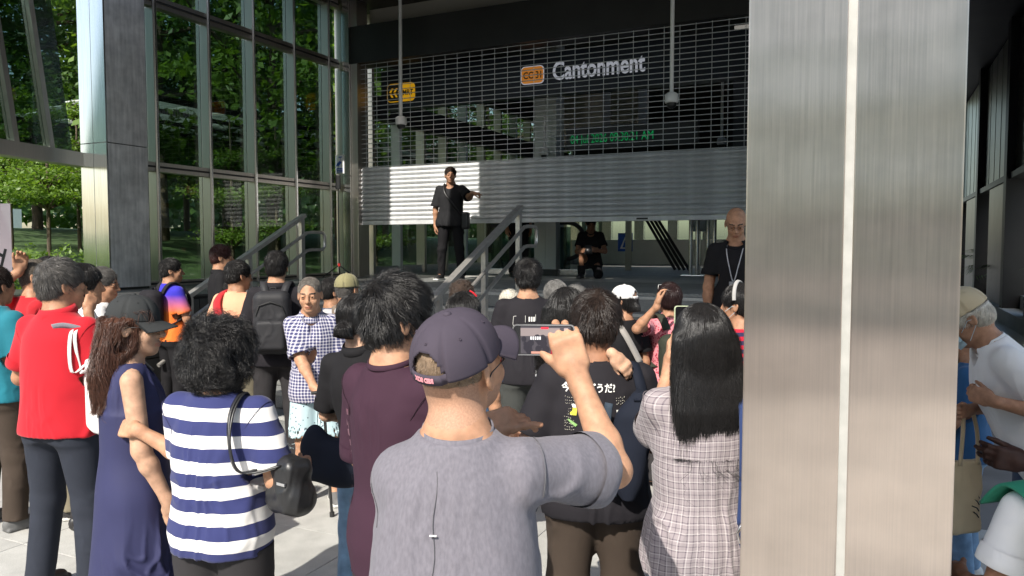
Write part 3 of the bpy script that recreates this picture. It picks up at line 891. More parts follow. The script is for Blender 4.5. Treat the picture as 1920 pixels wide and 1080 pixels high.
# hedge
rg = np.random.default_rng(3)
hd = thing('hedge', 'low clipped bright green hedge in front of the lawn at far left', 'hedge', B(-9.9, 4.2, 1.16), RZ)
n = 9000
pp = rg.uniform([-0.55, -3.2, -0.05], [0.55, 2.6, 0.62], size=(n, 3))
pp[:, 2] = pp[:, 2] * (0.92 + 0.13 * np.sin(pp[:, 1] * 5) + 0.08 * np.sin(pp[:, 1] * 13 + pp[:, 0] * 6))
me = leaf_mesh('foliage', pp, np.tile([0.2, 0, 1.0], (n, 1)), 0.075, LEAF_L, 9, (0.55, 1))
o = bpy.data.objects.new('foliage', me); link(o); o.parent = hd
mb = MB()
for q in range(20): mb.tube([(rg.uniform(-.3, .3), -3 + q * .28, 0), (rg.uniform(-.4, .4), -3 + q * .28, .5)], [.012, .005], 5)
mb.build('stem', BARK, hd)
# covered walkway with a gridded white roof
ww = bthing('covered_walkway', 'covered walkway with a gridded white roof beyond the glass wall', 'walkway', -15, 14, 2.2)
WPAN = M('walkway_roof_panel', (0.72, 0.74, 0.72), 0.4)
t_, N_, L_, p_ = nt(WPAN)
p_.inputs['Transmission Weight'].default_value = 0.0
tl = N_.new('ShaderNodeBsdfTranslucent'); tl.inputs[0].default_value = (0.8, 0.82, 0.8, 1)
mx = N_.new('ShaderNodeMixShader'); mx.inputs[0].default_value = 0.5
L_.new(p_.outputs[0], mx.inputs[1]); L_.new(tl.outputs[0], mx.inputs[2]); L_.new(mx.outputs[0], N_['Material Output'].inputs[0])
pan = None
for i in range(4):
    for j in range(16):
        loc = (-14.6 + 0.75 * i + 15, 9.0 + 0.75 * j - 14, 2.0 + 0.06 * i)
        if pan is None:
            pan = MB().box(0, 0.70, 0, 0.70, 0, 0.02).build('roof_panel', WPAN, ww); pan.location = loc
        else: inst(pan, ww, loc)
fr = MB()
for i in range(5): fr.box(-14.65 + 0.75 * i, -14.60 + 0.75 * i, 9.0, 21.0, 4.12 + 0.06 * i, 4.22 + 0.06 * i)
part(fr, 'roof_frame', DARKM, ww)
for v in (12.2, 15.2, 18.2, 20.8): part(MB().tube([(-13.2, v, 1.6), (-13.2, v, 4.22)], 0.06, 10), 'post', WHITE, ww)
# bright boundary hoarding far behind the lawn, with its own low wall
hb = bthing('site_hoarding', 'long white site hoarding with red panels far beyond the lawn', 'fence', -40, 18, 2.4)
for j in range(9):
    part(MB().box(-40.1, -40, -2 + 3 * j, 1 + 3 * j - 0.05, 2.4, 3.7), 'panel', WHITE if j % 5 else M('hoarding_red', (0.45, 0.08, 0.05), 0.6), hb)
# pull-up banner at the left edge
bn = thing('pull_up_banner', 'pale pink pull up banner at the left edge behind the crowd', 'banner', (at(0, 500, 7.6).x, 7.6, 0), R(8))
PINK = M('pale_pink_print', (0.62, 0.52, 0.55), 0.6, var=0.06, vscale=2)
MB().box(-0.52, 0.115, -0.004, 0.004, 0.08, 2.18).build('cloth', PINK, bn)
MB().box(-0.55, 0.15, -0.06, 0.06, 0, 0.08, 0.01).build('base', STEEL, bn)
MB().tube([(-0.2, 0.03, 0.08), (-0.2, 0.03, 2.18)], 0.01, 8).build('pole', STEEL, bn)
MB().bar((-0.06, -0.006, 1.72), (0.03, -0.006, 1.66), .003, .03, up=(0, 0, 1)).bar((-0.0, -0.006, 1.5), (0.06, -0.006, 1.73), .003, .025, up=(0, 0, 1)).build('print_stroke', BLACK, bn)

# ---- facade on the right with louvre fins
FU = 2.4
rf = bthing('louvre_facade', 'dark framed facade with pale vertical louvre fins at far right', 'facade', FU, 15, 0)
FIN = M('louvre_fin', (0.52, 0.53, 0.45), 0.45, 0.3, var=0.1, vscale=3)
BROWNP = M('bronze_panel', (0.12, 0.095, 0.085), 0.4, 0.4, var=0.25, vscale=2)
bays = [(12.9, 17.75), (18.1, 22.5), (22.85, 27.5)]
for (a, b) in bays:
    nf = 5
    w = (b - a) / nf
    for i in range(nf):
        part(MB().box(FU + 0.05, FU + 0.4, a + w * i + 0.10, a + w * (i + 1) - 0.02, 3.22, 6.15), 'fin', FIN, rf)
    part(MB().box(FU - 0.05, FU + 0.42, a + .002, b - .002, 3.08, 3.2), 'transom', DARKM, rf)
    part(MB().box(FU - 0.02, FU + 0.3, a + 0.05, a + 0.62 * (b - a), 0.0, 3.07), 'wall_panel', BROWNP, rf)
for v in (12.55, 17.75, 22.5, 27.5): part(MB().box(FU - 0.1, FU + 0.45, v, v + 0.35, 0, 6.2), 'frame_post', DARKM, rf)
part(MB().box(FU + 0.46, FU + 0.9, 12.4, 28, 5.8, 6.19), 'eave', DARKM, rf)
lp = bthing('light_panel_wall', 'pale metal clad wall glimpsed between the dark facade posts', 'wall', 5.5, 25, 0)
for i in range(5):
    for j in range(3):
        part(MB().box(5.5, 5.6, 16 + 2.6 * i, 16 + 2.6 * (i + 1) - .03, 1.7 * j, 1.7 * (j + 1) - .03), 'panel', STEEL, lp)
# planter ledge and palms
pb = bthing('planter_ledge', 'pale stepped planter ledge below the palms at far right', 'planter', 2.2, 16, 0)
for i in range(3):
    part(MB().box(1.9 + .35 * i, 2.25 + .35 * i if i < 2 else 4.6, 12.0, 24, 0.0 if i == 0 else .002, 0.28 + 0.26 * i, 0.01), 'ledge', GREYW, pb)
def palm(label, loc, s, seed):
    rg = np.random.default_rng(seed)
    t = thing('palm', label, 'palm', loc, 0, 'palms in the planter at right')
    m = MB()
    for i in range(14):
        a = rg.uniform(0, 6.28); L = s * rg.uniform(.8, 1.3); el = rg.uniform(.3, 1.3)
        prev = None
        pts = [Vector((L * q / 6 * math.cos(a) * math.cos(el * (1 - q * .06)), L * q / 6 * math.sin(a) * math.cos(el), L * q / 6 * math.sin(el) - .35 * L * (q / 6) ** 2 + .2)) for q in range(7)]
        m.tube(pts, [.012, .011, .01, .008, .006, .005, .003], 4)
        for q in range(1, 7):
            for r_ in np.linspace(0, 1, 4):
                c = pts[q - 1].lerp(pts[q], r_); tdir = (pts[q] - pts[q - 1]).normalized(); sd = tdir.cross(Vector((0, 0, 1))).normalized()
                for sg_ in (-1, 1):
                    e = c + sd * sg_ * .22 * s + tdir * .16 * s - Vector((0, 0, .1 * s)); w_ = tdir * .014
                    m.add([c - w_, c + w_, e], [(0, 1, 2)])
    m.build('fronds', LEAF_D, t)
    MB().tube([(0, 0, -.3), (0, 0, .25)], [.06, .05], 8).build('trunk', BARK, t)
for i, (u, v, s) in enumerate(((3.4, 20.6, 1.1), (3.6, 17.6, 1.0), (3.3, 23.5, 1.2))):
    palm(['dark fan palm between the facade posts at far right', 'nearest palm in the planter at right', 'farthest palm in the planter beside the pillar'][i], tuple(B(u, v, 0.9)), s, 20 + i)
# unseen block added behind the photographer to be reflected in the steel
ob = bthing('reflection_block', 'pale unseen block added behind the photographer for steel reflections', 'reflection block', 0, -44, 0)
part(MB().box(-30, 38, -50, -44, 0, 22), 'wall', GREYW, ob)
wnd = None
for i in range(15):
    for j in range(5):
        if wnd is None:
            wnd = MB().box(-1.3, 1.3, -0.05, 0.05, -.8, .8).build('window', DARKM, ob); wnd.location = (-27 + 4 * i, 0.06, 3 + 3.6 * j)
        else: inst(wnd, ob, (-27 + 4 * i, 0.06, 3 + 3.6 * j))
# ================================================================== PEOPLE ENGINE
# A figure is grown from distance fields (tapered limbs melted together) and meshed with surface nets.
F32 = np.float32
def V3(*a): return np.array(a, dtype=np.float64)
def unit(v):
    v = np.asarray(v, dtype=np.float64); return v / (np.linalg.norm(v) + 1e-12)
def rotm(ax=0, ay=0, az=0):
    return np.array(Euler((ax, ay, az), 'XYZ').to_matrix())
def fhash(ix, iy, iz):
    h = (ix * 374761393 + iy * 668265263 + iz * 2147483647 % 1013904223) & 0x7fffffff
    h = ((h ^ (h >> 13)) * 1274126177) & 0x7fffffff
    return ((h ^ (h >> 16)) & 0xffff) / 32767.5 - 1.0
def vnoise(p):
    p = np.asarray(p, dtype=np.float64)
    i = np.floor(p).astype(np.int64); f = p - i
    f = f * f * (3 - 2 * f)
    r = 0
    for dx in (0, 1):
        for dy in (0, 1):
            for dz in (0, 1):
                w = (f[:, 0] if dx else 1 - f[:, 0]) * (f[:, 1] if dy else 1 - f[:, 1]) * (f[:, 2] if dz else 1 - f[:, 2])
                r = r + w * fhash(i[:, 0] + dx, i[:, 1] + dy, i[:, 2] + dz)
    return r

class Shape:
    "list of soft-blended primitives; mesh() turns the zero level into a surface"
    def __init__(self): self.ops = []
    def _add(self, op, fn, lo, hi, k):
        self.ops.append((op, fn, np.array(lo, float), np.array(hi, float), k)); return self
    def cone(self, a, b, ra, rb, k=0.02, op='u'):
        a, b = np.array(a, float), np.array(b, float)
        def fn(x, y, z):
            d = b - a; L2 = d @ d + 1e-12
            t = np.clip(((x - a[0]) * d[0] + (y - a[1]) * d[1] + (z - a[2]) * d[2]) / L2, 0, 1)
            return np.sqrt((x - a[0] - t * d[0]) ** 2 + (y - a[1] - t * d[1]) ** 2 + (z - a[2] - t * d[2]) ** 2) - (ra + (rb - ra) * t)
        r = max(ra, rb)
        return self._add(op, fn, np.minimum(a, b) - r, np.maximum(a, b) + r, k)
    def ell(self, c, r, k=0.02, rot=None, op='u'):
        c, r = np.array(c, float), np.array(r, float)
        def fn(x, y, z):
            X, Y, Z = x - c[0], y - c[1], z - c[2]
            if rot is not None:
                X, Y, Z = (rot[0, 0] * X + rot[1, 0] * Y + rot[2, 0] * Z, rot[0, 1] * X + rot[1, 1] * Y + rot[2, 1] * Z, rot[0, 2] * X + rot[1, 2] * Y + rot[2, 2] * Z)
            k0 = np.sqrt((X / r[0]) ** 2 + (Y / r[1]) ** 2 + (Z / r[2]) ** 2) + 1e-9
            k1 = np.sqrt((X / r[0] ** 2) ** 2 + (Y / r[1] ** 2) ** 2 + (Z / r[2] ** 2) ** 2) + 1e-9
            return k0 * (k0 - 1) / k1
        e = r.max() if rot is not None else r
        return self._add(op, fn, c - e, c + e, k)
    def rbox(self, c, h, rad, k=0.01, rot=None, op='u'):
        c, h = np.array(c, float), np.array(h, float)
        def fn(x, y, z):
            X, Y, Z = x - c[0], y - c[1], z - c[2]
            if rot is not None:
                X, Y, Z = (rot[0, 0] * X + rot[1, 0] * Y + rot[2, 0] * Z, rot[0, 1] * X + rot[1, 1] * Y + rot[2, 1] * Z, rot[0, 2] * X + rot[1, 2] * Y + rot[2, 2] * Z)
            qx, qy, qz = np.abs(X) - h[0] + rad, np.abs(Y) - h[1] + rad, np.abs(Z) - h[2] + rad
            return np.sqrt(np.maximum(qx, 0) ** 2 + np.maximum(qy, 0) ** 2 + np.maximum(qz, 0) ** 2) + np.minimum(np.maximum(qx, np.maximum(qy, qz)), 0) - rad
        e = np.full(3, np.linalg.norm(h)) if rot is not None else h
        return self._add(op, fn, c - e, c + e, k)
    def loft(self, o, Rm, tab, k=0.03, op='u', p=2.3):
        "elliptical sections tab=[(z, half width, half depth, y shift)] in the frame o, Rm"
        o = np.array(o, float); tab = np.array(tab, float)
        zs = np.linspace(tab[0, 0], tab[-1, 0], 60)
        def smooth(c):
            v = np.interp(zs, tab[:, 0], tab[:, c])
            for _ in range(3): v[1:-1] = (v[:-2] + v[1:-1] * 2 + v[2:]) / 4
            return v
        A, Bv, Yv = smooth(1), smooth(2), smooth(3)
        XO = smooth(4) if tab.shape[1] > 4 else np.zeros_like(zs)
        def fn(x, y, z):
            X, Y, Z = x - o[0], y - o[1], z - o[2]
            X, Y, Z = (Rm[0, 0] * X + Rm[1, 0] * Y + Rm[2, 0] * Z, Rm[0, 1] * X + Rm[1, 1] * Y + Rm[2, 1] * Z, Rm[0, 2] * X + Rm[1, 2] * Y + Rm[2, 2] * Z)
            a = np.interp(Z, zs, A); b = np.interp(Z, zs, Bv); yo = np.interp(Z, zs, Yv); xo = np.interp(Z, zs, XO)
            q = (np.abs((X - xo) / a) ** p + np.abs((Y - yo) / b) ** p) ** (1 / p)
            d = (q - 1) * np.minimum(a, b)
            return np.maximum(d, np.maximum(zs[0] - Z, Z - zs[-1]))
        H = max(tab[:, 1].max(), tab[:, 2].max() + abs(tab[:, 3]).max())
        e0 = o + Rm @ np.array([0, 0, tab[0, 0]]); e1 = o + Rm @ np.array([0, 0, tab[-1, 0]])
        return self._add(op, fn, np.minimum(e0, e1) - H, np.maximum(e0, e1) + H, k)
    def cut(self, pt, n, k=0.0):
        "keep the side of the plane opposite to n"
        pt, n = np.array(pt, float), unit(n)
        def fn(x, y, z): return (x - pt[0]) * n[0] + (y - pt[1]) * n[1] + (z - pt[2]) * n[2]
        return self._add('c', fn, pt, pt, k)
    def local_cut(self, pt, n, rad):
        "plane cut that only acts within rad of pt"
        pt, n = np.array(pt, float), unit(n)
        def fn(x, y, z):
            d = (x - pt[0]) * n[0] + (y - pt[1]) * n[1] + (z - pt[2]) * n[2]
            r = np.sqrt((x - pt[0]) ** 2 + (y - pt[1]) ** 2 + (z - pt[2]) ** 2) - rad
            return np.maximum(r, -d)           # a half ball, subtracted
        return self._add('s', fn, pt - rad, pt + rad, 0.0)
    def evaluate(self, res):
        lo = np.min([o[2] for o in self.ops if o[0] == 'u'], axis=0) - 3 * res - 0.012
        hi = np.max([o[3] for o in self.ops if o[0] == 'u'], axis=0) + 3 * res + 0.012
        n = np.ceil((hi - lo) / res).astype(int) + 1
        ax = [(lo[i] + res * np.arange(n[i])) for i in range(3)]
        D = np.full(n, 0.5, dtype=F32)
        for (op, fn, a, b, k) in self.ops:
            if op == 'c':
                f = fn(ax[0][:, None, None], ax[1][None, :, None], ax[2][None, None, :])
                np.maximum(D, f, out=D); continue
            pad = k + 2.5 * res + 0.004
            i0 = np.clip(np.floor((a - pad - lo) / res).astype(int), 0, n - 1)
            i1 = np.clip(np.ceil((b + pad - lo) / res).astype(int) + 1, 1, n)
            if np.any(i1 <= i0): continue
            sl = tuple(slice(i0[i], i1[i]) for i in range(3))
            f = fn(ax[0][sl[0], None, None], ax[1][None, sl[1], None], ax[2][None, None, sl[2]]).astype(F32)
            d = D[sl]
            if op == 'u':
                if k > 0:
                    h = np.maximum(k - np.abs(d - f), 0) / k
                    D[sl] = np.minimum(d, f) - h * h * k * 0.25
                else: D[sl] = np.minimum(d, f)
            else:
                f = -f
                if k > 0:
                    h = np.maximum(k - np.abs(d - f), 0) / k
                    D[sl] = np.maximum(d, f) + h * h * k * 0.25
                else: D[sl] = np.maximum(d, f)
        D[0], D[-1], D[:, 0], D[:, -1], D[:, :, 0], D[:, :, -1] = (np.maximum(q, res) for q in (D[0], D[-1], D[:, 0], D[:, -1], D[:, :, 0], D[:, :, -1]))
        self.D, self.lo, self.res, self.n = D, lo, res, n
        return self
    def surface(self, res):
        self.evaluate(res)
        D, lo = self.D, self.lo
        ins = D < 0
        cnt = np.zeros(tuple(np.array(D.shape) - 1), dtype=np.int8)
        for i in (0, 1):
            for j in (0, 1):
                for k in (0, 1):
                    cnt += ins[i:D.shape[0] - 1 + i, j:D.shape[1] - 1 + j, k:D.shape[2] - 1 + k]
        act = np.argwhere((cnt > 0) & (cnt < 8))
        idx = np.full(cnt.shape, -1, dtype=np.int32)
        idx[act[:, 0], act[:, 1], act[:, 2]] = np.arange(len(act))
        acc = np.zeros((len(act), 3)); wn_ = np.zeros(len(act))
        cor = [(i, j, k) for i in (0, 1) for j in (0, 1) for k in (0, 1)]
        for a in range(8):
            for b in range(a + 1, 8):
                ca, cb = np.array(cor[a]), np.array(cor[b])
                if np.abs(ca - cb).sum() != 1: continue
                va = D[act[:, 0] + ca[0], act[:, 1] + ca[1], act[:, 2] + ca[2]]
                vb = D[act[:, 0] + cb[0], act[:, 1] + cb[1], act[:, 2] + cb[2]]
                m = (va < 0) != (vb < 0)
                t = np.where(m, va / np.where(m, va - vb, 1), 0)
                acc += np.where(m[:, None], ca + (cb - ca) * t[:, None], 0); wn_ += m
        verts = lo + (act + acc / np.maximum(wn_, 1)[:, None]) * self.res
        quads = []
        for ax_ in range(3):
            o1, o2 = [(1, 2), (2, 0), (0, 1)][ax_]
            s0 = [slice(None)] * 3; s1 = [slice(None)] * 3
            s0[ax_] = slice(0, -1); s1[ax_] = slice(1, None)
            A, Bm = ins[tuple(s0)], ins[tuple(s1)]
            e = np.argwhere(A != Bm)
            e = e[(e[:, o1] > 0) & (e[:, o2] > 0) & (e[:, o1] < D.shape[o1] - 1) & (e[:, o2] < D.shape[o2] - 1)]
            flip = A[e[:, 0], e[:, 1], e[:, 2]]
            def cell(da, db):
                c = e.copy(); c[:, o1] -= da; c[:, o2] -= db
                return idx[c[:, 0], c[:, 1], c[:, 2]]
            q = np.stack([cell(1, 1), cell(0, 1), cell(0, 0), cell(1, 0)], 1)
            q[~flip] = q[~flip][:, ::-1]
            quads.append(q)
        quads = np.concatenate(quads)
        quads = quads[(quads >= 0).all(axis=1)]
        return verts, quads
    def sample(self, p):
        i = np.clip(np.rint((p - self.lo) / self.res).astype(int), 1, np.array(self.D.shape) - 2)
        D = self.D
        d = D[i[:, 0], i[:, 1], i[:, 2]]
        g = np.stack([D[i[:, 0] + 1, i[:, 1], i[:, 2]] - D[i[:, 0] - 1, i[:, 1], i[:, 2]],
                      D[i[:, 0], i[:, 1] + 1, i[:, 2]] - D[i[:, 0], i[:, 1] - 1, i[:, 2]],
                      D[i[:, 0], i[:, 1], i[:, 2] + 1] - D[i[:, 0], i[:, 1], i[:, 2] - 1]], 1)
        g = g / (np.linalg.norm(g, axis=1)[:, None] + 1e-9)
        d = d + ((p - (self.lo + i * self.res)) * g).sum(1)
        return d, g

def join(parts):
    vs, qs, n = [], [], 0
    for v, q in parts:
        vs.append(v); qs.append(q + n); n += len(v)
    return np.concatenate(vs), np.concatenate(qs)
def mesh_obj(name, v, q, mats, parent, midx=None):
    o = bpy.data.objects.new(name, np_mesh(name, v, q, mats=mats, midx=midx))
    link(o); o.parent = parent
    return o
def folds(S, v, amp, freq=(9, 9, 5), seed=0.0, hem=None, ridge=True):
    "push cloth in and out along its normal: sharp folds and soft swells"
    d, g = S.sample(v)
    f = np.array(freq)
    sx = np.tanh(v[:, 0] / .05)
    vs = np.stack([v[:, 0] + .55 * v[:, 2] * sx * .5, v[:, 1], v[:, 2] * .75 - .45 * v[:, 0] * sx], 1)
    w = np.stack([vnoise(v * 5 + 11 + seed), vnoise(v * 5 + 37 + seed), vnoise(v * 5 + 71 + seed)], 1) * 0.07
    n1 = vnoise((vs + w) * f + seed * 3.1)
    n2 = vnoise((vs + w * 1.4) * f * 1.9 + 5 + seed)
    n3 = vnoise((v + w) * f * .6 + 9 + seed)
    gate = np.clip(vnoise(v * 4 + 50 + seed) * 1.2 + .55, 0, 1)
    h = (np.exp(-(n1 / .20) ** 2) * 1.1 + np.exp(-(n2 / .18) ** 2) * .55 - .45) * gate + n3 * .7
    a = np.full(len(v), amp)
    if hem is not None:
        z0, z1 = hem
        a = a * np.clip(0.45 + 0.75 * (z1 - v[:, 2]) / (z1 - z0), 0.45, 1.25)
    return v + g * (h * a)[:, None]

# ---- hair as curves
def add_strands(name, S, roots, nor, flow, L, parent, mat, npts=7, lift=0.004, noise=0.15, r0=0.0006, hug=1.0, seed=1, clump=0.02):
    rg = np.random.default_rng(seed)
    N = len(roots)
    ln = L * rg.uniform(0.55, 1.15, N)
    p = roots.copy(); pts = [p.copy()]
    t = None
    step = (ln / (npts - 1))[:, None]
    ck = np.floor(roots / clump)
    cr = np.stack([fhash(ck[:, 0].astype(np.int64), ck[:, 1].astype(np.int64), ck[:, 2].astype(np.int64) + s) for s in (0, 5, 9)], 1)
    for i in range(1, npts):
        d, g = S.sample(p)
        f = flow(p, g)
        f = f + noise * (0.6 * cr + 0.7 * rg.normal(size=(N, 3)) * 0.7)
        f = f - g * (f * g).sum(1)[:, None] * hug
        f = f / (np.linalg.norm(f, axis=1)[:, None] + 1e-9)
        t = f if t is None else (t * 0.45 + f * 0.55)
        t = t / (np.linalg.norm(t, axis=1)[:, None] + 1e-9)
        p = p + t * step
        d, g = S.sample(p)
        h = lift * (i / (npts - 1)) ** 1.3 * (1 + 0.8 * cr[:, 0])
        far = np.abs(d) < 0.03
        p = np.where(far[:, None], p + g * (hug * (h - d))[:, None], p)
        pts.append(p.copy())
    P_ = np.stack(pts, 1).astype(F32)
    hc = bpy.data.hair_curves.new(name)
    hc.add_curves([npts] * N)
    hc.attributes['position'].data.foreach_set('vector', P_.reshape(-1))
    ra = hc.attributes.get('radius') or hc.attributes.new('radius', 'FLOAT', 'POINT')
    taper = np.tile(np.linspace(1, 0.35, npts), N) * r0
    ra.data.foreach_set('value', taper.astype(F32))
    hc.materials.append(mat)
    o = bpy.data.objects.new(name, hc)
    link(o); o.parent = parent
    return o
HAIRS = {}
def hair_mat(key, col, rough=0.32):
    if key not in HAIRS:
        HAIRS[key] = M('hair_' + key, col, rough, var=0.25, vscale=60, spec=0.5)
        HAIRS[key + '_base'] = M('hairmass_' + key, tuple(c * .8 for c in col), .85, var=0.3, vscale=90, spec=0.15, bump=.6, bscale=240, bstretch=(1, 1, .2), bdist=.003)
    return HAIRS[key]
HC_BLACK = ('black', (0.012, 0.011, 0.011)); HC_DARK = ('dark_brown', (0.022, 0.014, 0.011)); HC_GREY = ('grey', (0.16, 0.155, 0.15))
HC_SALT = ('salt_grey', (0.075, 0.070, 0.066)); HC_WHITE = ('white', (0.62, 0.58, 0.50)); HC_RED = ('red_brown', (0.035, 0.012, 0.010)); HC_BROWN = ('long_brown', (0.075, 0.032, 0.020))
HC_SHAVE = ('cropped', (0.10, 0.085, 0.07))

SKINS = {}
def skin(key):
    if key not in SKINS:
        c = dict(light=(0.47, 0.255, 0.155), mid=(0.40, 0.21, 0.125), tan=(0.33, 0.165, 0.097), pale=(0.50, 0.30, 0.20), dark=(0.065, 0.032, 0.025))[key]
        m = M('skin_' + key, c, 0.58, var=0.20, vscale=34, sss=0.10, bump=0.35, bscale=300, bdist=0.0015, spec=0.32, dirt=.16)
        lip = M('lip_' + key, (c[0] * .75, c[1] * .55, c[2] * .55), 0.45)
        brow = M('brow_' + key, (0.03, 0.022, 0.018), 0.8)
        stub = M('stubble_' + key, (c[0] * .80, c[1] * .82, c[2] * .86), 0.7, var=0.15, vscale=260)
        SKINS[key] = (m, lip, brow, stub)
    return SKINS[key]
EYEW = M('eye_white', (0.62, 0.58, 0.54), 0.25); EYEI = M('eye_iris', (0.015, 0.01, 0.008), 0.2)

CL = {}
def cloth(name, col, rough=0.85, **kw):
    if name in CL: return CL[name]
    kw.setdefault('bump', 0.25); kw.setdefault('bscale', 420); kw.setdefault('bdist', 0.001); kw.setdefault('sheen', 0.12 if max(col) > .1 else 0.0)
    kw.setdefault('var', 0.10); kw.setdefault('vscale', 7)
    CL[name] = M(name, col, rough, spec=0.25, **kw)
    return CL[name]

def hand_ops(S, W, yd, zd, side, sc=1.0, curl=(0.5, 0.5, 0.5, 0.5), spread=0.05, thumb=(0.55, 0.6, -0.25), tcurl=0.3, k=0.006):
    """palm, four fingers of unequal length, thumb off the side of the palm. yd: wrist to knuckles, zd: out of the back of the hand"""
    y = unit(yd); z = unit(np.array(zd) - y * (np.array(zd) @ y)); x = -np.cross(y, z) * side
    W = np.array(W, float)
    def P_(a, b, c): return W + (x * a + y * b + z * c) * sc
    Rm = np.stack([x, y, z], 1)
    S.cone(P_(0, -0.03, 0), P_(0, 0.02, 0), 0.024 * sc, 0.026 * sc, 0.02)
    S.rbox(P_(0.0, 0.050, 0.0), np.array([0.040, 0.044, 0.0135]) * sc, 0.0125 * sc, 0.018, Rm)
    S.ell(P_(0.024, 0.030, -0.008), np.array([0.018, 0.030, 0.014]) * sc, 0.012, Rm)
    bases = [(0.0295, 0.089), (0.0098, 0.094), (-0.0105, 0.090), (-0.029, 0.081)]
    lens = [0.070, 0.078, 0.073, 0.058]
    for i in range(4):
        bx, by = bases[i]
        p = P_(bx * 0.97, by - 0.012, 0.001)
        dy = y * math.cos(spread * (1.5 - i)) + x * math.sin(spread * (1.5 - i))
        ang = 0.0
        r = [0.0098, 0.0090, 0.0082, 0.0070]
        if i == 3: r = [q * 0.88 for q in r]
        c = curl[i] if not np.isscalar(curl) else curl
        for s_, fr in enumerate((0.46, 0.30, 0.24)):
            ang += c * (1.0, 1.15, 0.8)[s_]
            d = dy * math.cos(ang) - z * math.sin(ang)
            q = p + d * lens[i] * fr * sc * (1.15 if s_ == 0 else 1.0)
            S.cone(p, q, r[s_] * sc, r[s_ + 1] * sc, 0.005 if s_ else 0.010)
            S.ell(q, np.full(3, (r[s_ + 1] + .0004) * sc), 0.004)
            p = q
    t0 = P_(0.026, 0.018, -0.006)
    td = unit(x * thumb[0] + y * thumb[1] + z * thumb[2])
    p1 = t0 + td * 0.042 * sc
    td2 = unit(td + (y * 0.6 - x * 0.5) * tcurl)
    p2 = p1 + td2 * 0.034 * sc
    p3 = p2 + unit(td2 + (y * 0.4 - x * 0.6) * tcurl) * 0.024 * sc
    S.cone(t0, p1, 0.0155 * sc, 0.0115 * sc, 0.014); S.cone(p1, p2, 0.0112 * sc, 0.0098 * sc, 0.004); S.cone(p2, p3, 0.0098 * sc, 0.0075 * sc, 0.004)
    return S

def pos_local(root_loc, yaw, p):
    c, s = math.cos(-yaw), math.sin(-yaw)
    d = np.array(p, float) - np.array(root_loc)
    return np.array([d[0] * c - d[1] * s, d[0] * s + d[1] * c, d[2]])

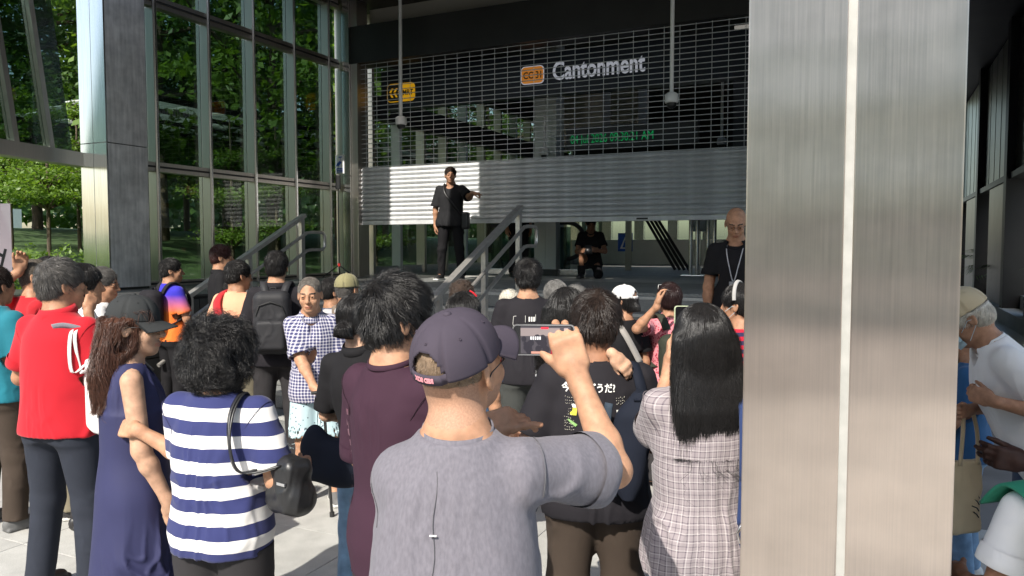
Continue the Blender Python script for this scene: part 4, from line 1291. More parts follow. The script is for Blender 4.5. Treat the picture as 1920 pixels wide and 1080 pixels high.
class Person:
    """x to the figure's right, y ahead, z up; root Empty between the feet"""
    def __init__(self, label, loc, H, yaw=0.0, group=None, sex='m', w=1.0, lean=(0, 0), head=(0, 0, 0), skin_='light', belly=0.0,
                 armR=None, armL=None, res=0.007, legs=None, twist=0.0, name='person', headscale=1.0, neck=0.0):
        self.H, self.s, self.yaw, self.sex, self.res = H, H / 1.72, yaw, sex, res
        self.root = thing(name, label, 'person', loc, yaw, group)
        self.loc = np.array(loc, float)
        s = self.s
        self.w = w * (1.0 if sex == 'm' else 0.90)
        self.skin = skin(skin_)
        self.pel = V3(0, 0, 0.93 * s)
        self.Rt = rotm(-lean[0], lean[1], twist)
        self.bel = belly
        self.nb = self.T(0, -0.012, 0.535)
        self.hs = (0.5 + 0.5 * s) * headscale
        self.Rh = self.Rt @ rotm(-head[1], head[2], head[0])
        self.hc = self.nb + self.Rt @ (V3(0, 0.012 + neck, 0.0) * s) + (self.Rt @ V3(0, 0.02 + neck, 0.135)) * self.hs
        # shoulders, arms
        sw = 0.168 * self.w
        self.arms = {}
        for side, spec in ((1, armR), (-1, armL)):
            sh = self.T(side * sw, -0.005, 0.460)
            spec = spec or {}
            if 'elbow' in spec:
                el = sh + unit(np.array(spec['elbow'], float) - sh) * min(np.linalg.norm(np.array(spec['elbow']) - sh), .31 * s)
                wr = el + unit(np.array(spec['hand'], float) - el) * 0.255 * s
            elif 'hand' in spec:                                  # reach for a point (figure's own axes)
                hw = np.array(spec['hand'], float)
                if spec.get('sh'): sh = sh + self.Rt @ np.array(spec['sh'])
                a, b = 0.295 * s, 0.255 * s
                d = hw - sh; L = min(np.linalg.norm(d), (a + b) * 0.995); d = unit(d)
                wr = sh + d * L
                ca = (a * a + L * L - b * b) / (2 * a * L)
                hint = np.array(spec.get('hint', (side * 0.5, -0.2, -1.0)), float)
                hp = unit(hint - d * (hint @ d))
                el = sh + d * a * ca + hp * a * math.sqrt(max(0, 1 - ca * ca))
            else:
                e = spec.get('e', (0.13, -0.06, -1)); f = spec.get('w', (0.05, 0.16, -1))
                el = sh + self.Rt @ unit((side * e[0], e[1], e[2])) * 0.295 * s
                wr = el + self.Rt @ unit((side * f[0], f[1], f[2])) * 0.255 * s
            self.arms[side] = dict(sh=sh, el=el, wr=wr, spec=spec)
        hipx = 0.088 * self.w * s
        legs = legs or {}
        st = legs.get('stance', 0.03)
        self.legs = {}
        for side in (1, -1):
            lg = legs.get(side, {})
            hip = V3(side * hipx, 0, 0.90 * s)
            kn = np.array(lg['kn'], float) if 'kn' in lg else V3(side * (hipx + st * .5), 0.02, 0.49 * s)
            an = np.array(lg['an'], float) if 'an' in lg else V3(side * (hipx + st), -0.015, 0.085 * s)
            self.legs[side] = (hip, kn, an, lg.get('toe', unit((side * 0.2, 1, 0))))
    def T(self, x, y, z):
        "a point in the torso frame (z measured from the pelvis, scaled)"
        return self.pel + self.Rt @ (V3(x, y, z) * self.s)
    def Hd(self, x, y, z):
        return self.hc + self.Rh @ (V3(x, y, z) * self.hs)
    def local(self, p): return pos_local(self.loc, self.yaw, p)
    def tors(self, off=0.0, loose=0.0, female=None):
        w, s, b = self.w, self.s, self.bel
        f = (self.sex == 'f') if female is None else female
        wa = 0.128 if f else 0.142
        t = [(-0.16, .150, .105, 0, ), (-0.06, .168 if not f else .172, .118, 0), (0.02, .160, .112, 0), (0.12, wa + b * .5, .098 + b, .004 + b * .5), (0.22, .150 + b * .3, .108 + b * .7, .004 + b * .3),
             (0.34, .165, .118 + (0.012 if f else 0), .006 if not f else .014), (0.42, .152, .108, 0), (0.475, .112, .088, -.004), (0.515, .080, .070, -.008), (0.545, .060, .060, -.010)]
        out = []
        for (z, a, d, y) in t:
            lo = loose * np.clip((0.38 - z) / 0.45, 0, 1)
            out.append((z * s, (a * w + off + lo) * s, (d * (0.5 + 0.5 * w) + off + lo * 0.8) * s, y * s))
        return out
    # ---------------------------------------------------------------- body
    def body(self, face=True, res_head=0.0048, res_arm=0.006, hands=None, legs_skin=False, brow=True, stub=None, armcov=0.0, trunk=True):
        s, w, hs = self.s, self.w, self.hs
        f = self.sex == 'f'
        parts, midx = [], []
        if trunk:
            S = Shape()
            tab = [(z, a - .020, b - .020, y) for (z, a, b, y) in self.tors(0)[1:]]
            S.loft(self.pel, self.Rt, tab, 0.03)
            S.ell(self.pel + V3(0, 0, -.03 * s), (.12 * w * s, .08 * s, .075 * s), 0.02)
            for sd in (1, -1):
                a = self.arms[sd]
                S.cone(self.T(sd * .05, -.005, .485), a['sh'], .040 * s, .042 * s, .04)
                hip, kn, an, toe = self.legs[sd]
                r = (.066, .050, .036) if not legs_skin else (.080, .056, .038)
                S.cone(hip, kn, r[0] * s * w, r[1] * s, .03); S.cone(kn, an, r[1] * s, r[2] * s, .02)
                if legs_skin:
                    S.ell(kn * .62 + an * .38 + V3(0, -.018, 0), (.046 * s, .052 * s, .10 * s), .03)
                S.cone(an, an + np.array(toe) * .12 * s + V3(0, 0, -.05 * s), .034 * s, .026 * s, .02)
            parts.append(S.surface(0.016 if not legs_skin else 0.011))
        # arms with hands
        for sd in (1, -1):
            a = self.arms[sd]; sp = a['spec']
            if sp.get('skip'): continue
            S = Shape()
            g = 0.92 if f else 1.0
            g *= sp.get('g', 1.0)
            S.cone(a['sh'], a['el'], .050 * s * g, .041 * s * g, .03)
            mid = a['el'] * .72 + a['wr'] * .28
            S.cone(a['el'], mid, .040 * s * g, .0415 * s * g, .02); S.cone(mid, a['wr'], .0405 * s * g, .0265 * s * g, .02)
            hd = sp.get('hd'); fd = unit(a['wr'] - a['el'])
            yd = np.array(hd, float) if hd is not None else fd
            zd = np.array(sp['hz'], float) if 'hz' in sp else self.Rt @ V3(sd * 1.0, .25, .1)
            hand_ops(S, a['wr'] + unit(yd) * 0.012, yd, zd, sd * -1 if sp.get('flip') else sd, sc=(0.98 if not f else .9) * (0.55 + .45 * s) * sp.get('hscale', 1.0),
                     curl=sp.get('curl', (.35, .42, .45, .5)), spread=sp.get('spread', 0.04), thumb=sp.get('thumb', (.35, .8, -.4)), tcurl=sp.get('tcurl', .2))
            parts.append(S.surface(sp.get('res', res_arm)))
        n_before = sum(len(q) for _, q in parts)
        # head and neck
        S = Shape(); Hd, Rh = self.Hd, self.Rh
        def E(c, r, k, op='u', rr=None):
            S.ell(Hd(*c), np.array(r) * hs, k * hs, Rh if rr is None else Rh @ rr, op)
        E((0, -.016, .036), (.0755, .094, .084), .03)
        E((0, .024, -.030), (.060, .066, .080), .04)
        E((0, .045, -.070), (.044, .044, .046), .03)
        E((0, .070, -.098), (.022, .020, .017), .025)
        E((0, -.055, -.03), (.052, .040, .055), .03)
        nr = .055 if not f else .047
        S.cone(Hd(0, -.024, -.055), self.nb + self.Rt @ V3(0, .0, -.005), nr * hs, (nr + .006) * s, .03)
        S.cone(self.nb, self.T(0, -.006, .47), (nr + .006) * s, .072 * s, .03)
        for sd in (1, -1):
            S.cone(self.T(sd * .03, -.02, .518), self.T(sd * .11, -.01, .468), .032 * s, .030 * s, .05)
        if face:
            E((0, .078, .020), (.046, .017, .012), .02)
            for sd in (1, -1):
                E((sd * .032, .097, .002), (.019, .014, .012), .012, 's')
                E((sd * .032, .081, .001), (.0155, .0125, .0115), .004)
                E((sd * .036, .064, -.034), (.022, .020, .020), .025)
                E((sd * .032, .0835, .0085), (.0165, .0120, .0052), .003); E((sd * .032, .0815, -.0075), (.0155, .0120, .0048), .003)
            S.cone(Hd(0, .090, .010), Hd(0, .112, -.030), .0078 * hs, .0125 * hs, .012 * hs)
            for sd in (1, -1): E((sd * .0125, .101, -.034), (.0085, .010, .0075), .006)
            E((0, .094, -.064), (.024, .0105, .0075), .006); E((0, .092, -.075), (.020, .010, .0075), .006)
            E((0, .108, -.0695), (.022, .012, .0016), .003, 's')
        else:
            S.cone(Hd(0, .088, .010), Hd(0, .106, -.030), .009 * hs, .0125 * hs, .012 * hs)
        for sd in (1, -1):
            rr = rotm(0.15, sd * -0.12, sd * 0.38)
            E((sd * .079, -.010, -.006), (.0075, .0195, .032), .006, 'u', rr)
            E((sd * .086, -.004, -.002), (.006, .012, .020), .004, 's', rr)
        v, q = S.surface(res_head)
        self.headfield = S
        # materials by place on the face
        c = v[q].mean(1); lc = (c - self.hc) @ Rh / hs
        mi = np.zeros(len(q), dtype=np.int32)
        if face:
            lipm = (np.abs(lc[:, 0]) < .0235) & (np.abs(lc[:, 2] + .0695) < .0115 - .2 * np.abs(lc[:, 0])) & (lc[:, 1] > .085)
            mi[lipm] = 1
            if brow:
                ax0 = np.abs(lc[:, 0]); bz = .0225 + .0025 * (1 - ((ax0 - .030) / .02) ** 2)
                bm_ = (np.abs(lc[:, 0]) > .012) & (np.abs(lc[:, 0]) < .052) & (np.abs(lc[:, 2] - bz) < .0044) & (lc[:, 1] > .05)
                mi[bm_] = 2
        if stub:
            mi[stub(lc) & (mi == 0)] = 3
        parts.append((v, q))
        vv, qq = join(parts)
        midx = np.concatenate([np.zeros(n_before, dtype=np.int32), mi])
        self.body_o = mesh_obj('body', vv, qq, list(self.skin), self.root, midx)
        if face:
            for sd in (1, -1):
                m = MB()
                e = Hd(sd * .032, .0808, .001); r = .0116 * hs
                prof = [(r * math.sin(math.pi * i / 8), r * math.cos(math.pi * i / 8)) for i in range(9)]
                mm = MB().lathe(prof, 14)
                Rr = np.array(Matrix(Rh.tolist()) @ Euler((R(-90), 0, 0)).to_matrix())
                vs = [(np.array(p) @ Rr.T + e + Rh @ V3(0, .0022, 0)) for p in mm.v]
                me = np_mesh('eye', np.array(vs), np.array([f_ for f_ in mm.f]), mats=[EYEW, EYEI], midx=[1 if i < 2 * 14 else 0 for i in range(len(mm.f))])
                o = bpy.data.objects.new('eye', me); link(o); o.parent = self.root
        return self
    # ---------------------------------------------------------------- clothes
    def shirt(self, mat, off=0.014, loose=0.02, hem=-0.10, sleeve=0.62, sl_r=(.057, .070), amp=0.005, res=None, seed=1.0, neck=(.070, .068), neckdrop=0.03, name='shirt',
              collar=None, collar_h=0.012, collar_up=None, collar_mat=None, sleeve_less=False, freq=(8, 8, 5), mats=None, midx_fn=None, extra=None, long_sleeve=False, shoulder_w=0.0, hem_curve=0.0, front=True, tail=None):
        s, w, res = self.s, self.w, res or self.res
        S = Shape(); self.sleeve_ends = []
        tab = self.tors(off, loose)
        if hem < -0.16:
            a = tab[0]; tab = [(hem * s - .02, a[1] * (tail[0] if tail else 1.04), a[2] * (tail[1] if tail else 1.05), a[3])] + tab
        S.loft(self.pel, self.Rt, tab, 0.03)
        for sd in (1, -1):
            a = self.arms[sd]
            S.cone(self.T(sd * .050, -.010, .488), a['sh'] + self.Rt @ V3(-sd * .012, 0, -.004) * s, .040 * s, (.045 if not sleeve_less else .036) * s + off * .4, .05)
            if a['spec'].get('skip'): continue
            if not sleeve_less:
                e = a['el']
                if long_sleeve:
                    S.cone(a['sh'], e, sl_r[0] * s, sl_r[1] * s * .9, .035)
                    c_ = a['el'] * (1 - long_sleeve) + a['wr'] * long_sleeve
                    S.cone(e, c_, sl_r[1] * s * .9, sl_r[1] * s * .75, .02)
                else:
                    sl_ = a['spec'].get('sleeve', sleeve)
                    tip = a['sh'] * (1 - sl_) + e * sl_
                    ext = tip + unit(e - a['sh']) * .03 * s
                    S.cone(a['sh'], ext, sl_r[0] * s, sl_r[1] * s, .035)
        if extra: extra(S, self)
        for sd in (1, -1):
            a = self.arms[sd]
            if a['spec'].get('skip'): continue
            if sleeve_less:
                continue
            if long_sleeve: continue
            sl_ = a['spec'].get('sleeve', sleeve)
            tip = a['sh'] * (1 - sl_) + a['el'] * sl_
            d = unit(a['el'] - a['sh'])
            S.local_cut(tip, d, .13 * s)
            self.sleeve_ends.append((tip, d))
        # neck opening, lower in front
        nd = self.Rt @ V3(0, .03, .16)
        S.cone(self.T(0, -.006, .530 - neckdrop), self.T(0, -.006, .530 - neckdrop) + nd, neck[0] * s, neck[0] * s * 1.1, .004, 's')
        if front: S.ell(self.T(0, .055, .505 - neckdrop * .4), (.062 * s, .06 * s, .048 * s), .004, self.Rt, 's')
        if not collar_h > .02: S.cut(self.T(0, -.03, .530 - neckdrop + .036), self.Rt @ V3(0, -.02 if front else -.26, 1))
        hp = self.T(0, 0, hem)
        S.cut(hp, -(self.Rt @ V3(0, hem_curve, 1)))
        v, q = S.surface(res)
        z1 = self.T(0, 0, .45)[2]
        if amp:
            v2 = folds(S, v, amp * s, freq, seed, (hp[2], z1))
            k_ = np.ones(len(v))
            for tp, _d in self.sleeve_ends: k_ = np.minimum(k_, np.clip((np.linalg.norm(v - tp, axis=1) - .085 * s) / .05, .25, 1))
            k_ = np.minimum(k_, np.clip((np.linalg.norm(v - self.T(0, -.01, .52), axis=1) - .10 * s) / .06, .05, 1))
            v = v + (v2 - v) * k_[:, None]
        self.hemz = hp[2] if hem > -.4 else None
        mi = midx_fn(v[q].mean(1), self) if midx_fn else None
        o = mesh_obj(name, v, q, mats or [mat], self.root, mi)
        self.shirtfield = S
        for tp, d in self.sleeve_ends:
            ax_ = unit(np.cross(d, V3(.3, .2, .9))); bx_ = np.cross(d, ax_)
            vs, fs = [], []; n = 40
            r0 = sl_r[1] * s * (.985)
            prof = [(-.030, r0 + .0005), (-.004, r0 + .0032), (.016, r0 + .0035), (.018, r0 + .0015), (.016, r0 - .001), (-.02, r0 - .001)]
            for (h_, rr_) in prof:
                for i in range(n):
                    th = 2 * math.pi * i / n
                    wv = 1 + .035 * math.sin(2 * th + seed) + .02 * math.sin(5 * th + seed * 2)
                    vs.append(tp + d * h_ + (ax_ * math.cos(th) + bx_ * math.sin(th)) * rr_ * wv)
            for a_ in range(len(prof) - 1):
                for i in range(n): fs.append((a_ * n + i, a_ * n + (i + 1) % n, (a_ + 1) * n + (i + 1) % n, (a_ + 1) * n + i))
            mesh_obj('sleeve_hem', np.array(vs), np.array(fs), [mat], o)
        if collar:
            if collar_up is None: collar_up = .034 if collar_h <= .02 else .024
            m = MB(); n = 28; r1, r2 = collar; r1, r2 = max(r1, .076), max(r2, .074)
            vs, fs = [], []
            rings = [(1.0, -0.006, 0), (1.03, 0.0, 0), (1.0, collar_h, 0), (.95, collar_h, 0), (.96, 0.0, 0)]
            if collar_h > 0.02: rings = [(1.0, -0.01, 0), (1.02, collar_h * .9, 0), (1.04, collar_h, 0), (1.16, collar_h * .35, 0), (1.24, -.012, 0), (1.20, -.014, 0), (1.08, collar_h * .3, 0)]
            for (k_, h_, _) in rings:
                for i in range(n):
                    th = 2 * math.pi * i / n
                    vs.append(self.T(0, -.006, .530 - neckdrop + collar_up) + self.Rt @ (V3(r1 * k_ * math.cos(th), r2 * k_ * math.sin(th) - .004, h_ - (.045 * max(0, math.sin(th)) if front else -.26 * r2 * k_ * math.sin(th))) * s))
            for a_ in range(len(rings)):
                b_ = (a_ + 1) % len(rings)
                for i in range(n):
                    j = (i + 1) % n
                    fs.append((a_ * n + i, a_ * n + j, b_ * n + j, b_ * n + i))
            o2 = bpy.data.objects.new('collar', np_mesh('collar', np.array(vs), np.array(fs), mats=[collar_mat or mat])); link(o2); o2.parent = self.root
        return self
    def trousers(self, mat, top=0.06, hem=None, r=(.098, .074, .062), amp=0.006, res=None, seed=4.0, name='trousers', freq=(9, 9, 4), off=0.006):
        "hem: None reaches the ankle; else the length of leg covered below the hip, as a share of the thigh (shorts)"
        s, w, res = self.s, self.w, res or self.res * 1.25
        S = Shape()
        tab = [(-.10 * s, (.160 * w + off) * s, .112 * s + off, 0), (-.04 * s, (.170 * w + off) * s, .122 * s + off, -.004), (.03 * s, (.160 * w + off) * s, .112 * s + off, 0), (top * s, (.148 * w + off) * s, (.106 + self.bel * .6) * s + off, self.bel * .3)]
        S.loft(self.pel, self.Rt * 0 + np.eye(3), tab, .03)
        for sd in (1, -1):
            hip, kn, an, toe = self.legs[sd]
            S.ell(hip + V3(-sd * .01, -.045 * s, -.02 * s), (.085 * s * w, .075 * s, .10 * s), .05)
            if hem is None:
                S.cone(hip, kn, r[0] * s * w, r[1] * s, .03); S.cone(kn, an, r[1] * s, r[2] * s, .03)
                S.local_cut(an + V3(0, 0, -.02 * s), unit(an - kn), .11 * s)
            else:
                tip = hip * (1 - hem) + kn * hem if hem <= 1 else kn * (2 - hem) + an * (hem - 1)
                if hem > 1: S.cone(hip, kn, r[0] * s * w, r[1] * s, .03)
                d = unit(tip - hip)
                S.cone(hip if hem <= 1 else kn, tip + d * .04, (r[0] if hem <= 1 else r[1]) * s * w, r[2] * s, .03)
                S.local_cut(tip, d, .125 * s)
                S.cone(tip - d * .04, tip + d * .1, r[2] * s - .008, r[2] * s - .006, 0, 's')
        if getattr(self, 'hemz', None) is not None: S.cut((0, 0, self.hemz + .025), (0, 0, 1))
        v, q = S.surface(res)
        if amp: v = folds(S, v, amp * s, freq, seed)
        mesh_obj(name, v, q, [mat], self.root)
        return self
    def shoes(self, mat, sole=None, res=0.008):
        s = self.s
        sole = sole or mat
        for sd in (1, -1):
            hip, kn, an, toe = self.legs[sd]
            t = np.array(toe); up = V3(0, 0, 1)
            S = Shape()
            bz = an[2] - .085 * s
            c = V3(an[0], an[1], bz)
            x = np.cross(t, up)
            Rm = np.stack([x, t, up], 1)
            S.ell(c + t * .04 * s + up * .042 * s, (.044 * s, .075 * s, .050 * s), .03, Rm)
            S.ell(c + t * .115 * s + up * .030 * s, (.047 * s, .078 * s, .036 * s), .03, Rm)
            S.ell(c - t * .035 * s + up * .045 * s, (.036 * s, .045 * s, .050 * s), .03, Rm)
            S.cone(c + up * .04 * s, c + up * .085 * s, .040 * s, .040 * s, .02)
            S.rbox(c + t * .065 * s + up * .014 * s, (.046 * s, .132 * s, .014 * s), .013 * s, .006, Rm)
            S.cut(c + up * .001, -up)
            v, q = S.surface(res)
            mi = (v[q].mean(1)[:, 2] < bz + .026 * s).astype(np.int32)
            mesh_obj('shoe', v, q, [mat, sole], self.root, mi)
        return self
    # ---------------------------------------------------------------- hair
    def hair(self, key, th=0.013, under_cap=None, style='short', nape=-.075, n=2200, L=0.035, res=0.006, hairline=(.055, .058), strands=True, lift=.006, noise=.25, long=0.0, r0=0.0008, extra=None, flow=None, seed=3, lay=1.0, side_cut=True, npts=7, top=0.0):
        """hairline: (y of the front edge, z above which the forehead hair may come forward)"""
        S = Shape(); hs, Hd, Rh = self.hs, self.Hd, self.Rh
        def E(c, r, k, op='u', rr=None): S.ell(Hd(*c), np.array(r) * hs, k * hs, Rh if rr is None else Rh @ rr, op)
        E((0, -.016, .037 + top * .5), (.0755 + th, .094 + th, .084 + th * 1.15 + top * .5), .02)
        E((0, -.052, -.028), (.058 + th * .7, .046 + th * .8, .056), .03)
        if extra: extra(S, self, E)
        if not long:
            S.cut(Hd(0, -.06, nape), -(Rh @ V3(0, .15, 1)))
        if under_cap is not None: S.cut(Hd(0, 0, under_cap), Rh @ V3(0, -.18, 1))
        # clear the face and the ears
        E((0, .125, -.045), (.083, .088, .098), .012, 's')
        E((0, .190 - hairline[0], .020), (.060 + max(0, hairline[0] - .055) * .5, .072, hairline[1]), .012, 's')
        if side_cut:
            for sd in (1, -1):
                E((sd * .092, .012, -.030), (.026, .042, .050), .012, 's')
                E((sd * .095, -.022, -.075), (.030, .034, .034), .012, 's')
        v, q = S.surface(res)
        nn = vnoise(v * 38 + seed) * 0.5 + vnoise(v * 90 + seed) * 0.3
        d, g = S.sample(v)
        mat = hair_mat(*key)
        o = mesh_obj('hair', v + g * (nn * 0.004)[:, None], q, [HAIRS[key[0] + '_base']], self.root)
        self.hairfield = S
        if strands:
            rg = np.random.default_rng(seed)
            f = rg.integers(0, len(q), n)
            wts = rg.dirichlet((1, 1, 1, 1), n)
            roots = (v[q[f]] * wts[:, :, None]).sum(1)
            d, g = S.sample(roots)
            roots = roots - g * .003
            crown = Hd(0.012, -.075, .105)
            hcx, Rhc = self.hc, Rh
            if flow is None:
                if style == 'short':
                    def flow(p, gg):
                        a = p - crown; a = a / (np.linalg.norm(a, axis=1)[:, None] + 1e-6)
                        return a + np.array([0, 0, -.35]) + (Rhc @ V3(0, .15, 0))
                elif style == 'spiky':
                    def flow(p, gg):
                        a = p - crown; a = a / (np.linalg.norm(a, axis=1)[:, None] + 1e-6)
                        return a * .8 + gg * .9 + np.array([0, 0, .05])
                elif style == 'curly':
                    def flow(p, gg):
                        n_ = np.stack([vnoise(p * 70), vnoise(p * 70 + 31), vnoise(p * 70 + 67)], 1)
                        return n_ * 2.2 + np.array([0, 0, -.2])
                else:
                    def flow(p, gg):
                        n_ = np.stack([vnoise(p * 22), vnoise(p * 22 + 31), vnoise(p * 22 + 67)], 1)
                        return np.array([0, 0, -1.0]) + n_ * .35
            add_strands('strands', S, roots, g, flow, L, o, mat, npts=npts, lift=lift, noise=noise, r0=r0, seed=seed, hug=0.75 if style in ('spiky', 'curly') else 1.0)
        return self
    # ---------------------------------------------------------------- head wear
    def cap(self, mat, brim_yaw=0.0, tilt=0.0, scale=1.0, brim_mat=None, opening=True, n=72, m=22, brim=True, strap_mat=None, brim_len=0.075, name='cap', off=(0, 0, 0), brim_drop=0.02, eyelets=True, lift=0.0):
        hs = self.hs * scale
        Rc = self.Rh @ rotm(-tilt, 0, brim_yaw)
        c0 = self.Hd(off[0], -.014 + off[1], .030 + lift + off[2])
        rx, ry, rz = .0885, .107, .102
        mat_b = brim_mat or mat
        def pt(th, f, o_=0.0):
            # th: angle from the front; f: 0 rim to 1 top
            a = f * math.pi / 2
            groove = 0.0
            for k_ in range(6):
                dth = (th - (k_ * math.pi / 3 + math.pi / 6) + math.pi) % (2 * math.pi) - math.pi
                groove += math.exp(-(dth * 26 * max(.15, math.cos(a))) ** 2)
            r = math.cos(a) ** 0.8
            sag = 1 - .0022 / .1 * groove * 4 * (.3 + .7 * math.cos(a))
            bulge = 1 + .012 * math.sin(th * 3 + 1.3) * math.cos(a)
            x, y, z = (rx + o_) * r * math.sin(th) * sag * bulge, (ry + o_) * r * math.cos(th) * sag * bulge, (rz + o_) * math.sin(a) ** 1.0
            return c0 + Rc @ (V3(x, y, z) * hs)
        vs, fs = [], []
        for layer, o_ in ((0, 0.0), (1, -.0028)):
            for i in range(m + 1):
                for j in range(n):
                    vs.append(pt(2 * math.pi * j / n, i / m * .995, o_))
        def vid(l, i, j): return l * (m + 1) * n + i * n + j % n
        def open_(i, j):
            if not opening: return False
            th = abs(((2 * math.pi * (j + .5) / n) - math.pi))
            return th < .52 and (i / m) < .40 * math.sqrt(max(0, 1 - (th / .52) ** 2)) 
        rim = []
        for i in range(m):
            for j in range(n):
                if open_(i, j): continue
                fs.append((vid(0, i, j), vid(0, i, j + 1), vid(0, i + 1, j + 1), vid(0, i + 1, j)))
                fs.append((vid(1, i, j), vid(1, i + 1, j), vid(1, i + 1, j + 1), vid(1, i, j + 1)))
                if i == 0: fs.append((vid(0, 0, j + 1), vid(0, 0, j), vid(1, 0, j), vid(1, 0, j + 1)))
                else:
                    pass
                for (di, dj, e0, e1) in ((-1, 0, (0, 0), (0, 1)), (1, 0, (1, 1), (1, 0)), (0, 1, (0, 1), (1, 1)), (0, -1, (1, 0), (0, 0))):
                    if 0 <= i + di < m and open_(i + di, j + dj):
                        a_, b_ = vid(0, i + e0[0], j + e0[1]), vid(0, i + e1[0], j + e1[1])
                        c_, d_ = vid(1, i + e0[0], j + e0[1]), vid(1, i + e1[0], j + e1[1])
                        fs.append((b_, a_, c_, d_))
        cap = mesh_obj(name, np.array(vs), np.array(fs), [mat], self.root)
        if opening:
            mb = MB(); ths = [math.pi - .55 + 1.1 * i / 20 for i in range(21)]
            v2, f2 = [], []
            for th in ths:
                for (fz, o_) in ((-.02, .0005), (.115, .0005), (.115, -.002), (-.02, -.002)):
                    a_ = pt(th, max(0, fz), o_)
                    if fz < 0: a_ = a_ + Rc @ V3(0, 0, -.004) * hs
                    v2.append(a_)
            for i in range(20):
                for k_ in range(4):
                    f2.append((i * 4 + k_, i * 4 + (k_ + 1) % 4, (i + 1) * 4 + (k_ + 1) % 4, (i + 1) * 4 + k_))
            mesh_obj('strap', np.array(v2), np.array(f2), [strap_mat or mat], cap)
        if brim:
            v2, f2 = [], []
            nb_, mb_ = 28, 9
            for layer in (0, 1):
                for i in range(mb_ + 1):
                    for j in range(nb_ + 1):
                        th = -1.12 + 2.24 * j / nb_
                        t = i / mb_
                        ext = brim_len * math.cos(th * .88) ** .75
                        x = (rx * math.sin(th)) * (1 + .05 * t)
                        y = ry * math.cos(th) - .004 + ext * t
                        z = .006 - brim_drop * t - .022 * (abs(math.sin(th)) ** 2) * (.4 + t) - layer * .0035
                        v2.append(c0 + Rc @ (V3(x, y, z) * hs))
            K = (mb_ + 1) * (nb_ + 1)
            for i in range(mb_):
                for j in range(nb_):
                    a_, b_, c_, d_ = i * (nb_ + 1) + j, i * (nb_ + 1) + j + 1, (i + 1) * (nb_ + 1) + j + 1, (i + 1) * (nb_ + 1) + j
                    f2.append((d_, c_, b_, a_)); f2.append((K + a_, K + b_, K + c_, K + d_))
            for j in range(nb_):
                a_, b_ = mb_ * (nb_ + 1) + j, mb_ * (nb_ + 1) + j + 1
                f2.append((a_, K + a_, K + b_, b_))
            for i in range(mb_):
                for j in (0, nb_):
                    a_, d_ = i * (nb_ + 1) + j, (i + 1) * (nb_ + 1) + j
                    f2.append((a_, d_, K + d_, K + a_) if j == 0 else (d_, a_, K + a_, K + d_))
            mesh_obj('brim', np.array(v2), np.array(f2), [mat_b], cap)
        top = pt(0, 1.0)
        mm = MB().lathe([(0, .006 * hs), (.006 * hs, .005 * hs), (.0088 * hs, .001 * hs), (.009 * hs, -.002 * hs)], 14)
        mesh_obj('button', np.array([np.array(p) @ Rc.T + top for p in mm.v]), np.array(mm.f), [mat], cap)
        if eyelets:
            for k_ in range(6):
                p0, p1 = pt(k_ * math.pi / 3, .52, .0004), pt(k_ * math.pi / 3, .52, .01)
                nrm = unit(p1 - p0); tx = unit(np.cross(nrm, V3(0, 0, 1))); ty = np.cross(nrm, tx)
                ev, ef = [], []
                for i in range(10):
                    a_ = 2 * math.pi * i / 10
                    for (rr_, hh) in ((.0034, 0), (.0034, .0012), (.0016, .0012), (.0014, -.001)):
                        ev.append(p0 + (tx * math.cos(a_) + ty * math.sin(a_)) * rr_ * hs + nrm * hh)
                for i in range(10):
                    for q_ in range(3): ef.append((i * 4 + q_, ((i + 1) % 10) * 4 + q_, ((i + 1) % 10) * 4 + q_ + 1, i * 4 + q_ + 1))
                mesh_obj('eyelet', np.array(ev), np.array(ef), [mat], cap)
        self.cap_pt, self.cap_R, self.cap_c = pt, Rc, c0
        return cap
    def glasses(self, mat=None, lens=None, r=.019):
        mat = mat or BLACK; hs = self.hs
        m = MB()
        for sd in (1, -1):
            pts = [self.Hd(sd * .032 + r * 1.15 * math.cos(a), .101 - .006 * abs(math.cos(a)), .0 + r * .85 * math.sin(a)) for a in [2 * math.pi * i / 16 for i in range(17)]]
            m.tube(pts, .0012 * hs, 5, False)
            m.tube([self.Hd(sd * .053, .094, .004), self.Hd(sd * .074, .055, .006), self.Hd(sd * .082, .0, .004), self.Hd(sd * .082, -.022, -.012)], .0016 * hs, 5)
        m.tube([self.Hd(-.011, .104, .003), self.Hd(0, .107, .006), self.Hd(.011, .104, .003)], .0015 * hs, 5)
        o = m.build('glasses', mat, self.root)
        return o
    def mask(self, mat):
        hs = self.hs; vs, fs = [], []
        n, k = 17, 8
        for j in range(k + 1):
            for i in range(n):
                a = -1.25 + 2.5 * i / (n - 1); t = j / k
                rr = .062 + .012 * math.sin(t * math.pi) ; zz = -.018 - .085 * t
                y = .052 + (.070 - .02 * abs(t - .45)) * math.cos(a) ** .8 if abs(a) < 1.56 else .05
                vs.append(self.Hd(rr * 1.08 * math.sin(a), y - .0, zz * (1 - .18 * abs(a) * (1 if t > .5 else -.2) / 1.25)))
        for j in range(k):
            for i in range(n - 1): fs.append((j * n + i, (j + 1) * n + i, (j + 1) * n + i + 1, j * n + i + 1))
        o = mesh_obj('face_mask', np.array(vs), np.array(fs), [mat], self.root)
        m = MB()
        for sd in (1, -1):
            m.tube([self.Hd(sd * .064, .06, -.03), self.Hd(sd * .080, .01, .0), self.Hd(sd * .083, -.025, -.01), self.Hd(sd * .080, .0, -.04), self.Hd(sd * .060, .055, -.08)], .0012 * hs, 5)
        m.build('ear_loop', mat, o)
        return o

